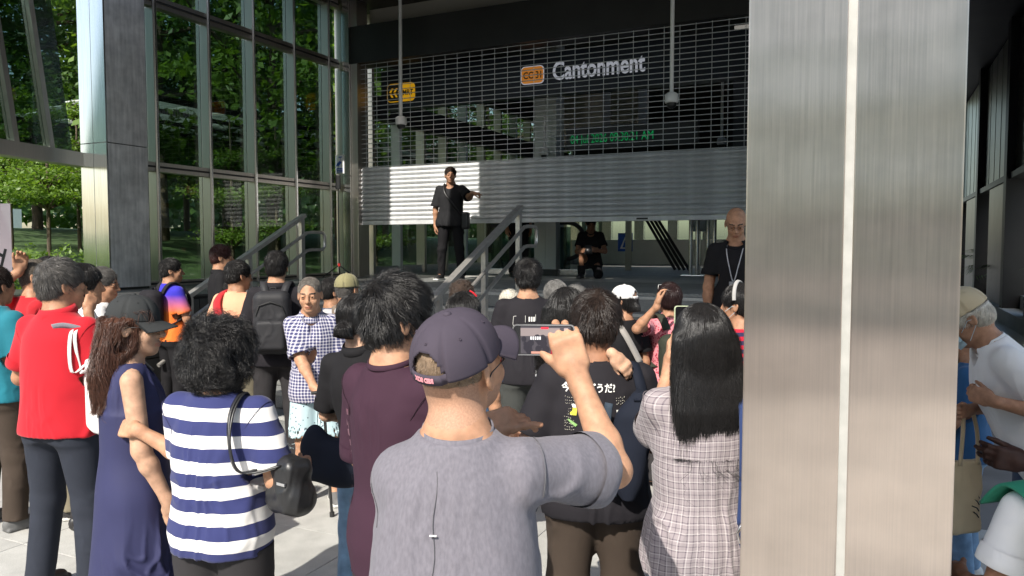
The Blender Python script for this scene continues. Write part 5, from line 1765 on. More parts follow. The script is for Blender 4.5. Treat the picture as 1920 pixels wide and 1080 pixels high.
def ribbon(name, pts, width, thick, mat, parent, side):
    "a flat strap along pts, side = direction across the strap (one vector or one per point)"
    pts = [np.array(p, float) for p in pts]
    # smooth with Catmull-Rom
    out = []
    n = len(pts)
    sds = [np.array(side, float)] * n if np.ndim(side) == 1 else [np.array(s_, float) for s_ in side]
    so = []
    for i in range(n - 1):
        p0, p1, p2, p3 = pts[max(i - 1, 0)], pts[i], pts[i + 1], pts[min(i + 2, n - 1)]
        for q in range(6):
            t = q / 6
            out.append(.5 * ((2 * p1) + (-p0 + p2) * t + (2 * p0 - 5 * p1 + 4 * p2 - p3) * t * t + (-p0 + 3 * p1 - 3 * p2 + p3) * t ** 3))
            so.append(sds[i] * (1 - t) + sds[i + 1] * t)
    out.append(pts[-1]); so.append(sds[-1])
    vs, fs = [], []
    for i, p in enumerate(out):
        t = unit(out[min(i + 1, len(out) - 1)] - out[max(i - 1, 0)])
        a = unit(so[i] - t * (so[i] @ t)); b = np.cross(t, a)
        for (x, y) in ((-1, -1), (1, -1), (1, 1), (-1, 1)): vs.append(p + a * x * width / 2 + b * y * thick / 2)
    for i in range(len(out) - 1):
        for k in range(4): fs.append((i * 4 + k, i * 4 + (k + 1) % 4, (i + 1) * 4 + (k + 1) % 4, (i + 1) * 4 + k))
    e = (len(out) - 1) * 4
    fs += [(3, 2, 1, 0), (e, e + 1, e + 2, e + 3)]
    o = bpy.data.objects.new(name, np_mesh(name, np.array(vs), np.array(fs), mats=[mat], smooth=False)); link(o)
    if parent is not None: o.parent = parent
    return o
def shape_obj(name, S, res, mat, parent, amp=0.0, seed=0.0, freq=(8, 8, 8), mats=None, midx_fn=None):
    v, q = S.surface(res)
    if amp: v = folds(S, v, amp, freq, seed)
    return mesh_obj(name, v, q, mats or [mat], parent, midx_fn(v[q].mean(1)) if midx_fn else None)

def ribbonW(name, wpts, width, thick, mat, t, side):
    "strap through world points, parented to a placed thing"
    Mi = (Matrix.Translation(t.location) @ t.rotation_euler.to_matrix().to_4x4()).inverted()
    sd = [tuple(Mi.to_3x3() @ Vector(x)) for x in side] if np.ndim(side) == 2 else tuple(Mi.to_3x3() @ Vector(side))
    return ribbon(name, [tuple(Mi @ Vector(p)) for p in wpts], width, thick, mat, t, sd)
def wp(per, p): return tuple(Matrix.Translation(Vector(per.loc)) @ Matrix.Rotation(per.yaw, 4, 'Z') @ Vector(p))
def wd(per, d): return tuple(Matrix.Rotation(per.yaw, 3, 'Z') @ Vector(d))
def tw(t, p): return tuple(Matrix.Translation(t.location) @ t.rotation_euler.to_matrix().to_4x4() @ Vector(p))

def armhole(per, mat, t0=.10, sides=(1, -1)):
    "the stitched line round the top of each sleeve, laid on the cloth"
    S = per.shirtfield
    for sd in sides:
        a = per.arms[sd]; d = unit(a['el'] - a['sh']); d = unit(d + per.Rt @ V3(sd * .9, 0, .2))
        c = a['sh'] + d * t0 * .2
        ax_ = unit(np.cross(d, V3(.1, .2, .9))); bx_ = np.cross(d, ax_)
        runs, cur = [], []
        for i in range(61):
            th = 2 * math.pi * i / 60
            u_ = ax_ * math.cos(th) + bx_ * math.sin(th)
            r = .02; ok = False
            while r < .135:
                p = (c + u_ * r)[None]
                if S.sample(p)[0][0] > 0: ok = True; break
                r += .003
            if ok: cur.append(c + u_ * (r + .0005))
            elif cur: runs.append(cur); cur = []
        if cur: runs.append(cur)
        m = MB()
        for r_ in runs:
            if len(r_) > 3: m.tube([tuple(q) for q in r_], .0013, 4)
        if m.v: m.build('armhole_seam', mat, per.root)
# ================================================================== THE CROWD
def stripes_z(name, c1, c2, period, phase, duty=0.5):
    m = cloth(name, c1)
    t, N, L, p = nt(m)
    tc = N.new('ShaderNodeTexCoord'); sp = N.new('ShaderNodeSeparateXYZ'); L.new(tc.outputs['Object'], sp.inputs[0])
    nz = N.new('ShaderNodeTexNoise'); nz.inputs['Scale'].default_value = 5.0; L.new(tc.outputs['Object'], nz.inputs['Vector'])
    a = N.new('ShaderNodeMath'); a.operation = 'MULTIPLY_ADD'; a.inputs[1].default_value = 0.022; a.inputs[2].default_value = -phase - .011
    L.new(nz.outputs[0], a.inputs[0])
    b = N.new('ShaderNodeMath'); b.operation = 'ADD'; L.new(sp.outputs[2], b.inputs[0]); L.new(a.outputs[0], b.inputs[1])
    c = N.new('ShaderNodeMath'); c.operation = 'DIVIDE'; c.inputs[1].default_value = period; L.new(b.outputs[0], c.inputs[0])
    d = N.new('ShaderNodeMath'); d.operation = 'FRACT'; L.new(c.outputs[0], d.inputs[0])
    e = N.new('ShaderNodeMath'); e.operation = 'LESS_THAN'; e.inputs[1].default_value = duty; L.new(d.outputs[0], e.inputs[0])
    mx = N.new('ShaderNodeMix'); mx.data_type = 'RGBA'; mx.inputs[6].default_value = (*c2, 1); mx.inputs[7].default_value = (*c1, 1)
    L.new(e.outputs[0], mx.inputs[0]); L.new(mx.outputs[2], p.inputs['Base Color'])
    return m
def plaid(name, base, lines, period, w=0.3, w2=None, second=None):
    "woven checks: bands along both directions of the cloth"
    m = cloth(name, base)
    t, N, L, p = nt(m)
    tc = N.new('ShaderNodeTexCoord'); sp = N.new('ShaderNodeSeparateXYZ'); L.new(tc.outputs['Object'], sp.inputs[0])
    nz = N.new('ShaderNodeTexNoise'); nz.inputs['Scale'].default_value = 4.0; L.new(tc.outputs['Object'], nz.inputs['Vector'])
    def mth(op, a, b):
        n = N.new('ShaderNodeMath'); n.operation = op
        for i, q in enumerate((a, b)):
            if isinstance(q, (int, float)): n.inputs[i].default_value = q
            elif q is not None: L.new(q, n.inputs[i])
        return n.outputs[0]
    wob = mth('MULTIPLY', nz.outputs[0], 0.03)
    ang = mth('MULTIPLY', mth('ARCTAN2', sp.outputs[0], mth('ADD', sp.outputs[1], 0.0)), 0.145)
    def band(coord, per, ww, ph=0.0):
        f = mth('FRACT', mth('DIVIDE', mth('ADD', mth('ADD', coord, wob), ph), per), None)
        return mth('LESS_THAN', f, ww)
    col = None
    v = mth('ADD', band(ang, period, w), band(sp.outputs[2], period, w))
    mx = N.new('ShaderNodeMix'); mx.data_type = 'RGBA'; mx.inputs[6].default_value = (*base, 1); mx.inputs[7].default_value = (*lines, 1)
    L.new(mth('MULTIPLY', v, 0.5), mx.inputs[0]); col = mx.outputs[2]
    if second:
        v2 = mth('ADD', band(ang, period * second[1], second[2], .004), band(sp.outputs[2], period * second[1], second[2], .004))
        m2 = N.new('ShaderNodeMix'); m2.data_type = 'RGBA'; L.new(col, m2.inputs[6]); m2.inputs[7].default_value = (*second[0], 1)
        L.new(mth('MULTIPLY', v2, 0.45), m2.inputs[0]); col = m2.outputs[2]
    L.new(col, p.inputs['Base Color'])
    return m
def specks(name, base, spots, scale, size=0.25):
    m = cloth(name, base)
    t, N, L, p = nt(m)
    tc = N.new('ShaderNodeTexCoord'); vo = N.new('ShaderNodeTexVoronoi'); vo.inputs['Scale'].default_value = scale
    mp = N.new('ShaderNodeMapping'); mp.inputs['Scale'].default_value = (1, 1, .8); L.new(tc.outputs['Object'], mp.inputs[0]); L.new(mp.outputs[0], vo.inputs['Vector'])
    c = N.new('ShaderNodeMath'); c.operation = 'LESS_THAN'; c.inputs[1].default_value = size; L.new(vo.outputs[0], c.inputs[0])
    mx = N.new('ShaderNodeMix'); mx.data_type = 'RGBA'; mx.inputs[6].default_value = (*base, 1); mx.inputs[7].default_value = (*spots, 1)
    L.new(c.outputs[0], mx.inputs[0]); L.new(mx.outputs[2], p.inputs['Base Color'])
    return m
def grad_z(name, c1, c2, z0, z1):
    m = cloth(name, c1)
    t, N, L, p = nt(m)
    tc = N.new('ShaderNodeTexCoord'); sp = N.new('ShaderNodeSeparateXYZ'); L.new(tc.outputs['Object'], sp.inputs[0])
    r = N.new('ShaderNodeMapRange'); r.inputs[1].default_value = z0; r.inputs[2].default_value = z1; L.new(sp.outputs[2], r.inputs[0])
    mx = N.new('ShaderNodeMix'); mx.data_type = 'RGBA'; mx.inputs[6].default_value = (*c2, 1); mx.inputs[7].default_value = (*c1, 1)
    L.new(r.outputs[0], mx.inputs[0]); L.new(mx.outputs[2], p.inputs['Base Color'])
    return m

C_BLACK = cloth('black_cotton', (0.009, 0.0085, 0.010)); C_BLACK2 = cloth('faded_black_cotton', (0.015, 0.0135, 0.017)); C_NAVYT = cloth('navy_trouser_cloth', (0.024, 0.028, 0.040))
C_DARKT = cloth('charcoal_trouser_cloth', (0.030, 0.028, 0.030)); C_BROWNT = cloth('brown_trouser_cloth', (0.052, 0.038, 0.029)); C_KHAKI = cloth('khaki_cloth', (0.17, 0.15, 0.105))
C_RED = cloth('red_polo_cloth', (0.43, 0.009, 0.019), var=.06); C_RED2 = cloth('dark_red_cotton', (0.42, 0.012, 0.02)); C_TEAL = cloth('teal_polo_cloth', (0.012, 0.15, 0.20))
C_WHITE = cloth('white_cotton', (0.74, 0.73, 0.72), var=.04); C_GREYT = cloth('heather_grey_cotton', (0.152, 0.143, 0.166), var=.13, vscale=170, vstretch=(1, 1, .35)); C_GREY2 = cloth('pale_grey_cotton', (0.38, 0.37, 0.38))
C_PEACH = cloth('peach_cotton', (0.68, 0.36, 0.22)); C_MAROON = cloth('plum_cotton', (0.040, 0.016, 0.029), var=.06); C_JEANS = cloth('blue_denim', (0.17, 0.28, 0.42), var=.25, vscale=18); C_DENIM = cloth('dark_denim', (0.05, 0.08, 0.14), var=.2, vscale=15)
C_NAVYD = cloth('navy_dress_cloth', (0.030, 0.032, 0.085), 0.7, var=.06); C_NAVYB = cloth('navy_canvas', (0.008, 0.011, 0.021)); C_BEIGE = cloth('beige_canvas', (0.52, 0.42, 0.27)); C_OLIVE = cloth('olive_canvas', (0.22, 0.20, 0.105))
C_TOTE = cloth('white_canvas', (0.66, 0.64, 0.63)); C_GREEN = cloth('dark_green_nylon', (0.032, 0.036, 0.026)); C_GREENS = cloth('green_silk', (0.02, 0.20, 0.12), .6); C_CAPPLUM = cloth('plum_cap_twill', (0.056, 0.046, 0.063), var=.07, vscale=14, bscale=520)
C_CAPBLK = cloth('black_cap_twill', (0.028, 0.030, 0.031)); C_PINKST = cloth('pink_satin', (0.55, 0.20, 0.20)); C_BLUE = cloth('blue_cotton', (0.03, 0.10, 0.22)); C_CREAMP = cloth('cream_trouser_cloth', (0.45, 0.40, 0.31))
LEATHER = M('black_leather', (0.016, 0.016, 0.017), 0.38, bump=.2, bscale=160, bdist=.002); SHOEB = M('black_shoe', (0.02, 0.019, 0.02), .45); SOLEW = M('white_sole', (0.6, 0.59, .56), .6); SHOEW = M('white_shoe', (0.62, .62, .6), .6); SHOEG = M('grey_shoe', (.12, .12, .12), .7)
STRAPG = cloth('grey_strap_webbing', (0.30, 0.28, 0.26)); MASKB = cloth('blue_mask_fleece', (0.42, 0.58, 0.66)); PRINTW = M('white_print', (0.70, 0.69, 0.66), .7)
CREAMB = cloth('cream_trim', (.6, .55, .42)); REDB = cloth('red_sling_fabric', (0.40, 0.018, 0.024)); RUBBER = M('black_rubber', (.02, .02, .02), .6)
STRIPE = stripes_z('navy_white_stripe', (0.030, 0.036, 0.125), (0.74, 0.72, 0.70), 0.0905, 1.190, 0.52)
STRIPE_R = stripes_z('red_navy_stripe', (0.42, 0.012, 0.03), (0.025, 0.020, 0.06), 0.044, 0.0)
PLAID_OLD = plaid('blue_white_check', (0.040, 0.044, 0.125), (0.62, 0.60, 0.66), 0.021, 0.36)
PLAID_W = plaid('pale_plaid', (0.285, 0.245, 0.255), (0.10, 0.08, 0.10), 0.017, 0.17, second=((0.54, 0.50, 0.49), 1.5, 0.09))
SHORTS_B = specks('pale_blue_print', (0.44, 0.58, 0.62), (0.05, 0.06, 0.09), 42, .20)
FLORAL = specks('pink_floral', (0.62, 0.22, 0.25), (0.36, 0.028, 0.06), 70, .38)
FLORALW = specks('white_red_floral', (0.70, 0.70, 0.70), (0.40, 0.02, 0.05), 24, .34)
JERSEY = grad_z('blue_orange_jersey', (0.035, 0.028, 0.42), (0.80, 0.18, 0.03), 1.10, 1.28)

def who(label, px, ytop, d, z0=0.0, yaw=0.0, extra=0.015, H=None, **kw):
    p = at(px, ytop, d)
    H = H or (p.z - z0 - extra)
    return Person(label, (p.x, p.y, z0), H, R(yaw), group=kw.pop('group', 'people waiting in front of the station'), **kw)
def tgt(px, py, d, loc, yaw):
    return pos_local(np.array(loc), R(yaw), np.array(at(px, py, d)))
FOLD = dict(e=(.25, .25, -1), w=(-.95, .8, .45), curl=(.5, .5, .5, .5))           # forearms folded in front
UPF = dict(e=(.15, .35, -1), w=(-.35, .8, .9))                                      # hand held up in front

def backpack(label, per, mat, w=.30, h=.44, d=.16, z=.27, group=None, pocket=True, strap_mat=None, flap=None):
    "rucksack on the figure's back, with straps over both shoulders"
    s = per.s
    o = per.T(0, -.13 - d / 2 / s, z)
    Mw = Matrix.Translation(Vector(per.loc)) @ Matrix.Rotation(per.yaw, 4, 'Z')
    wo = Mw @ Vector(o)
    t = thing('backpack', label, 'backpack', wo, per.yaw, group)
    S = Shape().rbox((0, 0, 0), (w / 2, d / 2, h / 2), .06).rbox((0, -.01, h * .12), (w / 2 * .96, d / 2, h * .40), .06, .02)
    shape_obj('bag_body', S, .008, mat, t, .005, 2, (9, 9, 7))
    if pocket:
        S = Shape().rbox((0, -d / 2 - .012, -h * .18), (w / 2 * .80, .035, h * .24), .03)
        shape_obj('front_pocket', S, .007, mat, t, .003, 5)
        mb = MB().tube([(-w * .40, -d / 2 - .01, h * .14), (-w * .3, -d / 2 - .022, h * .30), (0, -d / 2 - .025, h * .36), (w * .3, -d / 2 - .022, h * .30), (w * .40, -d / 2 - .01, h * .14)], .004, 6)
        mb.build('zip', RUBBER, t)
    if flap:
        S = Shape().rbox((0, -d / 2 + .01, h * .24), (w / 2 * .66, .04, h * .20), .035)
        shape_obj('flap', S, .007, flap, t, .002, 6)
        MB().lathe([(0, .004), (.008, .003), (.009, 0)], 10).build('stud', STEELC, t).location = (0, -d / 2 - .032, h * .10)
    sm = strap_mat or mat
    def rel(p): return np.array(p) - np.array(o)
    for sd in (1, -1):
        pts = [rel(per.T(sd * .06, -.125, .44)), rel(per.T(sd * .085, -.075, .53)), rel(per.T(sd * .10, .0, .555)), rel(per.T(sd * .115, .10, .47)), rel(per.T(sd * .13, .14, .36)), rel(per.T(sd * .15, .09, .22)), rel(per.T(sd * .15, -.08, .12))]
        ribbon('strap', pts, .055, .010, sm, t, per.Rt @ V3(1, 0, 0))
    ribbon('top_loop', [(-.03, d * .2, h / 2 - .01), (-.02, d * .2, h / 2 + .03), (.02, d * .2, h / 2 + .03), (.03, d * .2, h / 2 - .01)], .018, .006, sm, t, (0, 1, 0))
    return t
def phone(label, wpos, rz=0.0, tilt=0.0, roll=0.0, size=(.150, .074), screen=True, case=None):
    t = thing('phone', label, 'phone', wpos, 0)
    t.rotation_euler = Euler((tilt, roll, rz))
    w, h = size
    S = Shape().rbox((0, 0, 0), (w / 2, .0045, h / 2), .0042)
    me = rrect(-w / 2, w / 2, -h / 2, h / 2, .011, -.0042, .0042).build('phone_body', case or M('phone_frame', (.55, .55, .56), .3, .9), t)
    if screen:
        rrect(-w / 2 + .0025, w / 2 - .0025, -h / 2 + .0025, h / 2 - .0025, .009, -.0048, -.0043).build('bezel', M('phone_glass', (.01, .01, .012), .12), t)
    return t

def on_back(per, x, z, off=.0015):
    "point on the back of the shirt at side x, height z (figure's axes)"
    p = np.array([[x, per.pel[1] - .35, z]])
    for _ in range(60):
        d, g = per.shirtfield.sample(p)
        p = p + np.array([[0, 1, 0]]) * np.clip(d, -.02, .02)[:, None] * .8
    return p[0] + V3(0, -off, 0)
# ---------------------------------------------------------------- 1 man filming in the foreground
yawA = -8
locA = at(846, 582, 1.55); locA = (locA.x, locA.y, 0)
wr = tgt(1086, 714, 1.83, locA, yawA)
A = Person('man in plum cap and grey tee filming with a raised phone', locA, 1.605, R(yawA), 'people waiting in front of the station', w=.93, head=(R(-26), R(-21), R(5)), res=.0062, belly=.02, skin_='light', lean=(R(3), R(1)),
           armR=dict(hand=wr, elbow=tgt(1152, 882, 1.72, locA, yawA), hd=unit(tgt(1052, 610, 1.845, locA, yawA) - wr), hz=(.10, -1, .05), curl=(.50, .52, .54, .62), spread=.05, thumb=(.62, .75, -.25), tcurl=.25, res=.0036, sh=(.0, .03, .0), hscale=1.06),
           armL=dict(sleeve=.92, sh=(.03, 0, -.030), hand=tgt(888, 806, 1.78, locA, yawA), hint=(-.22, -.45, -1), hd=(.9, .2, .25), hz=(.1, -.6, .8), curl=(.1, .45, .5, .55), res=.005))
A.body(res_head=.0042, stub=lambda c: ((c[:, 2] < .03) & (c[:, 1] < -.03) & (c[:, 2] > -.075)) | ((c[:, 2] < -.05) & (c[:, 1] > .0) & (c[:, 2] > -.12)))
A.shirt(C_GREYT, off=.020, loose=.072, hem=-.24, sleeve=.66, sl_r=(.062, .090), amp=.0125, res=.0062, seed=2, neck=(.074, .072), neckdrop=.030, collar=(.080, .078), collar_h=.015, collar_up=.034, freq=(6.5, 6.5, 4.5), front=False, tail=(1.0, 1.0))
A.trousers(C_DARKT, top=.02).shoes(SHOEB)
A.hair(('fine_stubble', (.24, .17, .115)), th=.0015, nape=-.004, n=2600, L=.006, lift=.003, style='spiky', hairline=(.05, .04), r0=.0004)
capA = A.cap(C_CAPPLUM, brim_len=.078, n=96, m=30, tilt=R(-4), scale=1.03)
A.glasses(BLACK)
# lettering on the cap strap
CAPTXT = M('pink_embroidery', (.70, .28, .32), .7)
def cap_text(per, cap, body, mat, size, f0):
    cu = bpy.data.curves.new('cap_text', 'FONT'); cu.body = body; cu.size = size; cu.extrude = .0006; cu.offset = .0009; cu.align_x = 'CENTER'
    o = bpy.data.objects.new('cap_text', cu); link(o)
    me = bpy.data.meshes.new_from_object(o.evaluated_get(bpy.context.evaluated_depsgraph_get())); bpy.data.objects.remove(o)
    me.materials.clear(); me.materials.append(mat)
    for v in me.vertices:
        th = math.pi + v.co.x / (.100 * per.hs)      # wraps round the back of the band
        p = per.cap_pt(th, max(0, f0 + v.co.y / (.155 * per.hs)), .0014 + max(0, v.co.z) * .6)
        v.co = Vector(p)
    o = bpy.data.objects.new('lettering', me); link(o); o.parent = cap
cap_text(A, capA, 'RED SOX', CAPTXT, .0125, .018)
armhole(A, cloth('seam_grey', (.105, .103, .113)))
# seam down the back of the tee and its little white stitch
m = MB(); zt = A.T(0, 0, .475)[2]
pts = [on_back(A, -.012 + .003 * math.sin(i), zt - i * .02, .0012) for i in range(20)]
m.tube(pts, .0008, 5); m.build('back_seam', cloth('seam_thread', (.095, .093, .10)), A.root)
pp_ = on_back(A, -.012, zt - .115, .006)
MB().box(pp_[0] - .007, pp_[0] + .007, pp_[1] - .004, pp_[1] - .001, pp_[2] - .0012, pp_[2] + .0012).build('stitch', PRINTW, A.root)
# the phone with its live picture
phA = phone('phone held sideways by the man in the plum cap', at(1019, 637, 1.862), R(-3), R(4), R(0), (.152, .0765))
SCR = lambda n, c, e=.5: M(n, c, .4, emit=(*c, e * .35))
def quad_on(t, name, mat, x0, x1, z0, z1, y): return MB().add([(x0, y, z0), (x1, y, z0), (x1, y, z1), (x0, y, z1)], [(0, 1, 2, 3)]).build(name, mat, t)
quad_on(phA, 'picture_ground', SCR('screen_dusk', (.05, .045, .055), .6), -.056, .066, -.034, .034, -.0050)
quad_on(phA, 'picture_shutter', SCR('screen_grey', (.20, .165, .165), .7), -.056, .040, .010, .030, -.0053)
quad_on(phA, 'picture_pillar', SCR('screen_pillar', (.30, .24, .24), .7), .050, .060, -.012, .030, -.0053)
quad_on(phA, 'record_badge', SCR('screen_red', (.75, .02, .04), .9), -.006, .012, .0275, .0325, -.0056)
mb = MB(); rgp = np.random.default_rng(4)
for i in range(26):
    cx, cz, rr = rgp.uniform(-.052, .048), rgp.uniform(-.034, .006), rgp.uniform(.003, .009)
    pts_ = [(cx + rr * math.cos(a) * (1.0), -.0055, cz + rr * 1.15 * math.sin(a)) for a in [2 * math.pi * k / 9 for k in range(9)]]
    mb.add([(p[0], p[1] - i * .00001, min(.032, max(-.034, p[2]))) for p in pts_], [tuple(range(9))])
o = mb.build('picture_heads', SCR('screen_dark', (.020, .018, .026), .4), phA); o['kind'] = 'stuff'
mb = MB()
for i in range(5): mb.box(-.032 + .0055 * i, -.0285 + .0055 * i, -.00585, -.0057, .001, .009)
o = mb.build('picture_lettering', SCR('screen_white', (.6, .6, .62), .8), phA); o['kind'] = 'stuff'
quad_on(phA, 'picture_red_shirt', SCR('screen_crimson', (.28, .01, .03), .8), .018, .038, -.034, -.022, -.0058)
quad_on(phA, 'picture_skin', SCR('screen_skin', (.40, .20, .16), .7), -.030, .005, -.034, -.028, -.0058)

# ---------------------------------------------------------------- 2 woman in the striped top
yawB = -14
locB = at(408, 607, 2.72); locB = (locB.x, locB.y, 0)
Bw = Person('woman in navy and white striped top holding the arm beside her', locB, 1.445, R(yawB), 'people waiting in front of the station', sex='f', w=1.28, belly=.035, res=.0065, skin_='light', head=(R(-8), R(6), 0),
            armR=dict(e=(.36, -.12, -1), w=(-.12, .9, -.1), g=1.2, curl=(.3, .3, .35, .4)),
            armL=dict(elbow=tgt(352, 858, 2.80, locB, yawB), hand=tgt(312, 836, 2.80, locB, yawB), hd=(-.95, .25, -.05), hz=(-.1, -.9, .5), curl=(.42, .45, .5, .5), res=.0045, g=1.05))
Bw.body(face=False)
Bw.shirt(STRIPE, off=.018, loose=.028, hem=-.150, sleeve=.78, sl_r=(.066, .084), amp=.011, seed=7, neck=(.074, .070), neckdrop=.022, freq=(6, 6, 5), hem_curve=.05, collar=(.077, .074), collar_h=.008, collar_mat=C_NAVYD, front=False)
Bw.trousers(C_DARKT, top=.02, r=(.110, .105, .095), off=.004, amp=.007).shoes(SHOEB)
Bw.hair(HC_BLACK, th=.032, nape=-.125, n=7500, L=.085, lift=.030, style='wavy', noise=.9, hairline=(.04, .03), r0=.0007, side_cut=False, extra=lambda S, P_, E: (E((0, -.05, -.035), (.098, .075, .085), .04), E((.05, -.02, -.05), (.055, .06, .06), .03), E((-.05, -.02, -.05), (.055, .06, .06), .03)),
        flow=lambda p, g: np.stack([vnoise(p * 34), vnoise(p * 34 + 31), vnoise(p * 34 + 67)], 1) * 1.0 + np.array([0, 0, -.55]) + g * .18)
armhole(Bw, C_NAVYD)
m = MB(); m.tube([Bw.T(.085 * math.cos(a), -.006 + .082 * math.sin(a), .525 - .01 * math.sin(a)) for a in [2 * math.pi * i / 20 for i in range(21)]], .0028, 6, False)
m.build('necklace', LEATHER, Bw.root)
hb_ = thing('handbag', 'black leather handbag under the arm of the striped top', 'handbag', np.array(at(543, 905, 2.62)), R(yawB - 20))
S = Shape().rbox((0, 0, 0), (.075, .055, .095), .045).rbox((0, 0, -.05), (.085, .062, .055), .05, .03)
shape_obj('bag_body', S, .007, LEATHER, hb_, .006, 3, (10, 10, 10))
BM = Matrix.Translation(Vector(Bw.loc)) @ Matrix.Rotation(Bw.yaw, 4, 'Z')
hI = (Matrix.Translation(hb_.location) @ Matrix.Rotation(R(yawB - 20), 4, 'Z')).inverted()
for k_ in (0, 1):
    pts = [Bw.T(.125, .06, .47), Bw.T(.128 + .010 * k_, -.02, .540), Bw.T(.130 + .012 * k_, -.115, .47), Bw.T(.160, -.165, .34), Bw.T(.195 + .01 * k_, -.150, .24)]
    pts = [hI @ (BM @ Vector(p)) for p in pts] + [Vector((-.035 + .05 * k_, -.045, .075))]
    ribbon('strap', [tuple(p) for p in pts], .020, .006, LEATHER, hb_, (.9, -.3, .1))
m = MB().box(.01, .05, -.064, -.058, .01, .02).build('clasp', STEELC, hb_)

# ---------------------------------------------------------------- 3 woman in cap and navy dress
yawC = -62
locC = at(243, 562, 3.0); locC = (locC.x, locC.y, 0)
C = Person('woman in black cap and sleeveless navy dress with long brown hair', locC, 1.535, R(yawC), 'people waiting in front of the station', sex='f', w=1.06, res=.0068, skin_='pale', head=(R(-24), R(3), 0),
           armR=dict(e=(.20, .10, -1), w=(.02, .42, -1), hd=(-.05, .25, -1), hz=(.9, -.4, 0), curl=(.55, .6, .6, .6), res=.0045), armL=dict(e=(.15, .2, -1), w=(-.5, .9, -.1)))
C.body()
def skirt(S, P_):
    s = P_.s
    S.loft(P_.pel, np.eye(3), [(-.83 * s, .250 * s, .235 * s, 0), (-.5 * s, .228 * s, .205 * s, 0), (-.15 * s, .200 * s, .168 * s, 0), (.12 * s, .165 * s, .130 * s, 0), (.30 * s, .155 * s, .122 * s, 0)], .05)
C.shirt(C_NAVYD, off=.008, loose=.02, hem=-.80, sleeve_less=True, amp=.019, seed=5, neck=(.078, .074), neckdrop=.040, freq=(13, 13, .8), name='dress', extra=skirt, tail=(1.5, 1.7))
C.shoes(SHOEB)
def longhair(len_, wid, dep, y0=-.055):
    def ex(S, P_, E):
        hs = P_.hs
        E((0, -.045, -.02), (.088, .080, .09), .04)
        S.loft(P_.hc, np.eye(3) @ (P_.Rt @ rotm(0, 0, 0)) if False else rotm(0, 0, math.atan2(P_.Rh[1, 0], P_.Rh[0, 0])), [(-len_, wid * .92, dep * .62, y0 - .035), (-len_ * .6, wid * 1.05, dep, y0 - .035), (-.06, wid * .95, dep * 1.1, y0), (.02, wid * .8, dep, y0 + .01)], .03)
    return ex
C.hair(HC_BROWN, under_cap=.052, th=.012, long=1, n=5200, L=.16, lift=.010, style='wavy', noise=.40, hairline=(.04, .03), r0=.0008, extra=longhair(.31, .115, .074), side_cut=True, npts=10)
C.cap(C_CAPBLK, brim_len=.078, tilt=R(2), scale=1.02)
C.glasses(BLACK)
CM = Matrix.Translation(Vector(C.loc)) @ Matrix.Rotation(C.yaw, 4, 'Z')
hp = CM @ Vector(C.arms[1]['wr'] + V3(.012, .03, -.105))
phC = phone('tan cased phone held down by the woman in navy dress', hp, R(yawC + 60), R(8), R(66), (.145, .072), False, M('tan_case', (.30, .23, .15), .5))
ch = ribbon('bag_chain', [C.T(-.06, .09, .47), C.T(-.03, .0, .545), C.T(.02, -.10, .45), C.T(.07, -.135, .30)], .012, .008, M('chain_grey', (.20, .19, .18), .4, .6, bump=.6, bscale=260, bdist=.004), C.root, (1, 0, 0))

# ---------------------------------------------------------------- 4 red polo
yawD = -16
D = who('man in bright red polo with a white bag on his shoulder', 108, 488, 3.75, yaw=yawD, w=1.08, belly=.035, skin_='mid', head=(R(-26), R(2), 0), res=.0075, armR=FOLD, armL=dict(e=(.42, .12, -1), w=(-.8, .9, .3)), legs=dict(stance=.07))
D.body()
D.shirt(C_RED, off=.018, loose=.030, hem=-.075, sleeve=.70, sl_r=(.060, .078), amp=.009, seed=9, neck=(.072, .070), neckdrop=.012, collar=(.070, .068), collar_h=.036, freq=(5, 5, 4), front=False)
D.trousers(C_NAVYT, top=.05, r=(.104, .078, .066), amp=.007).shoes(SHOEB)
D.hair(HC_SALT, th=.012, n=4200, L=.035, lift=.007, style='short', noise=.35, top=.010)
armhole(D, cloth('seam_red', (.36, .008, .014)))
ribbon('shoulder_panel', [D.T(.07, -.105, .475), D.T(.12, -.085, .482), D.T(.18, -.06, .468), D.T(.215, -.02, .44)], .040, .006, cloth('grey_panel', (.20, .19, .22)), D.root, D.Rt @ V3(0, -.6, .8))
DM = Matrix.Translation(Vector(D.loc)) @ Matrix.Rotation(D.yaw, 4, 'Z')
tb_ = thing('tote_bag', 'white cloth tote hanging from the shoulder of the red polo', 'tote bag', at(176, 740, 3.62), R(-50))
S = Shape().rbox((0, 0, 0), (.15, .022, .17), .02)
shape_obj('bag_body', S, .008, C_TOTE, tb_, .008, 4, (8, 8, 3))
for k_, dx in ((0, -.06), (1, .05)):
    xs = .150 + .022 * k_
    top = [D.T(xs, .07, .44), D.T(xs, .0, .515)] + [on_back(D, xs + .01 * q_, D.T(0, 0, zq_)[2], .006) for q_, zq_ in enumerate((.44, .26))]
    ribbonW('handle', [wp(D, p) for p in top] + [tw(tb_, (dx, -.024, .14))], .020, .004, C_TOTE, tb_, wd(D, (1, 0, .2)))

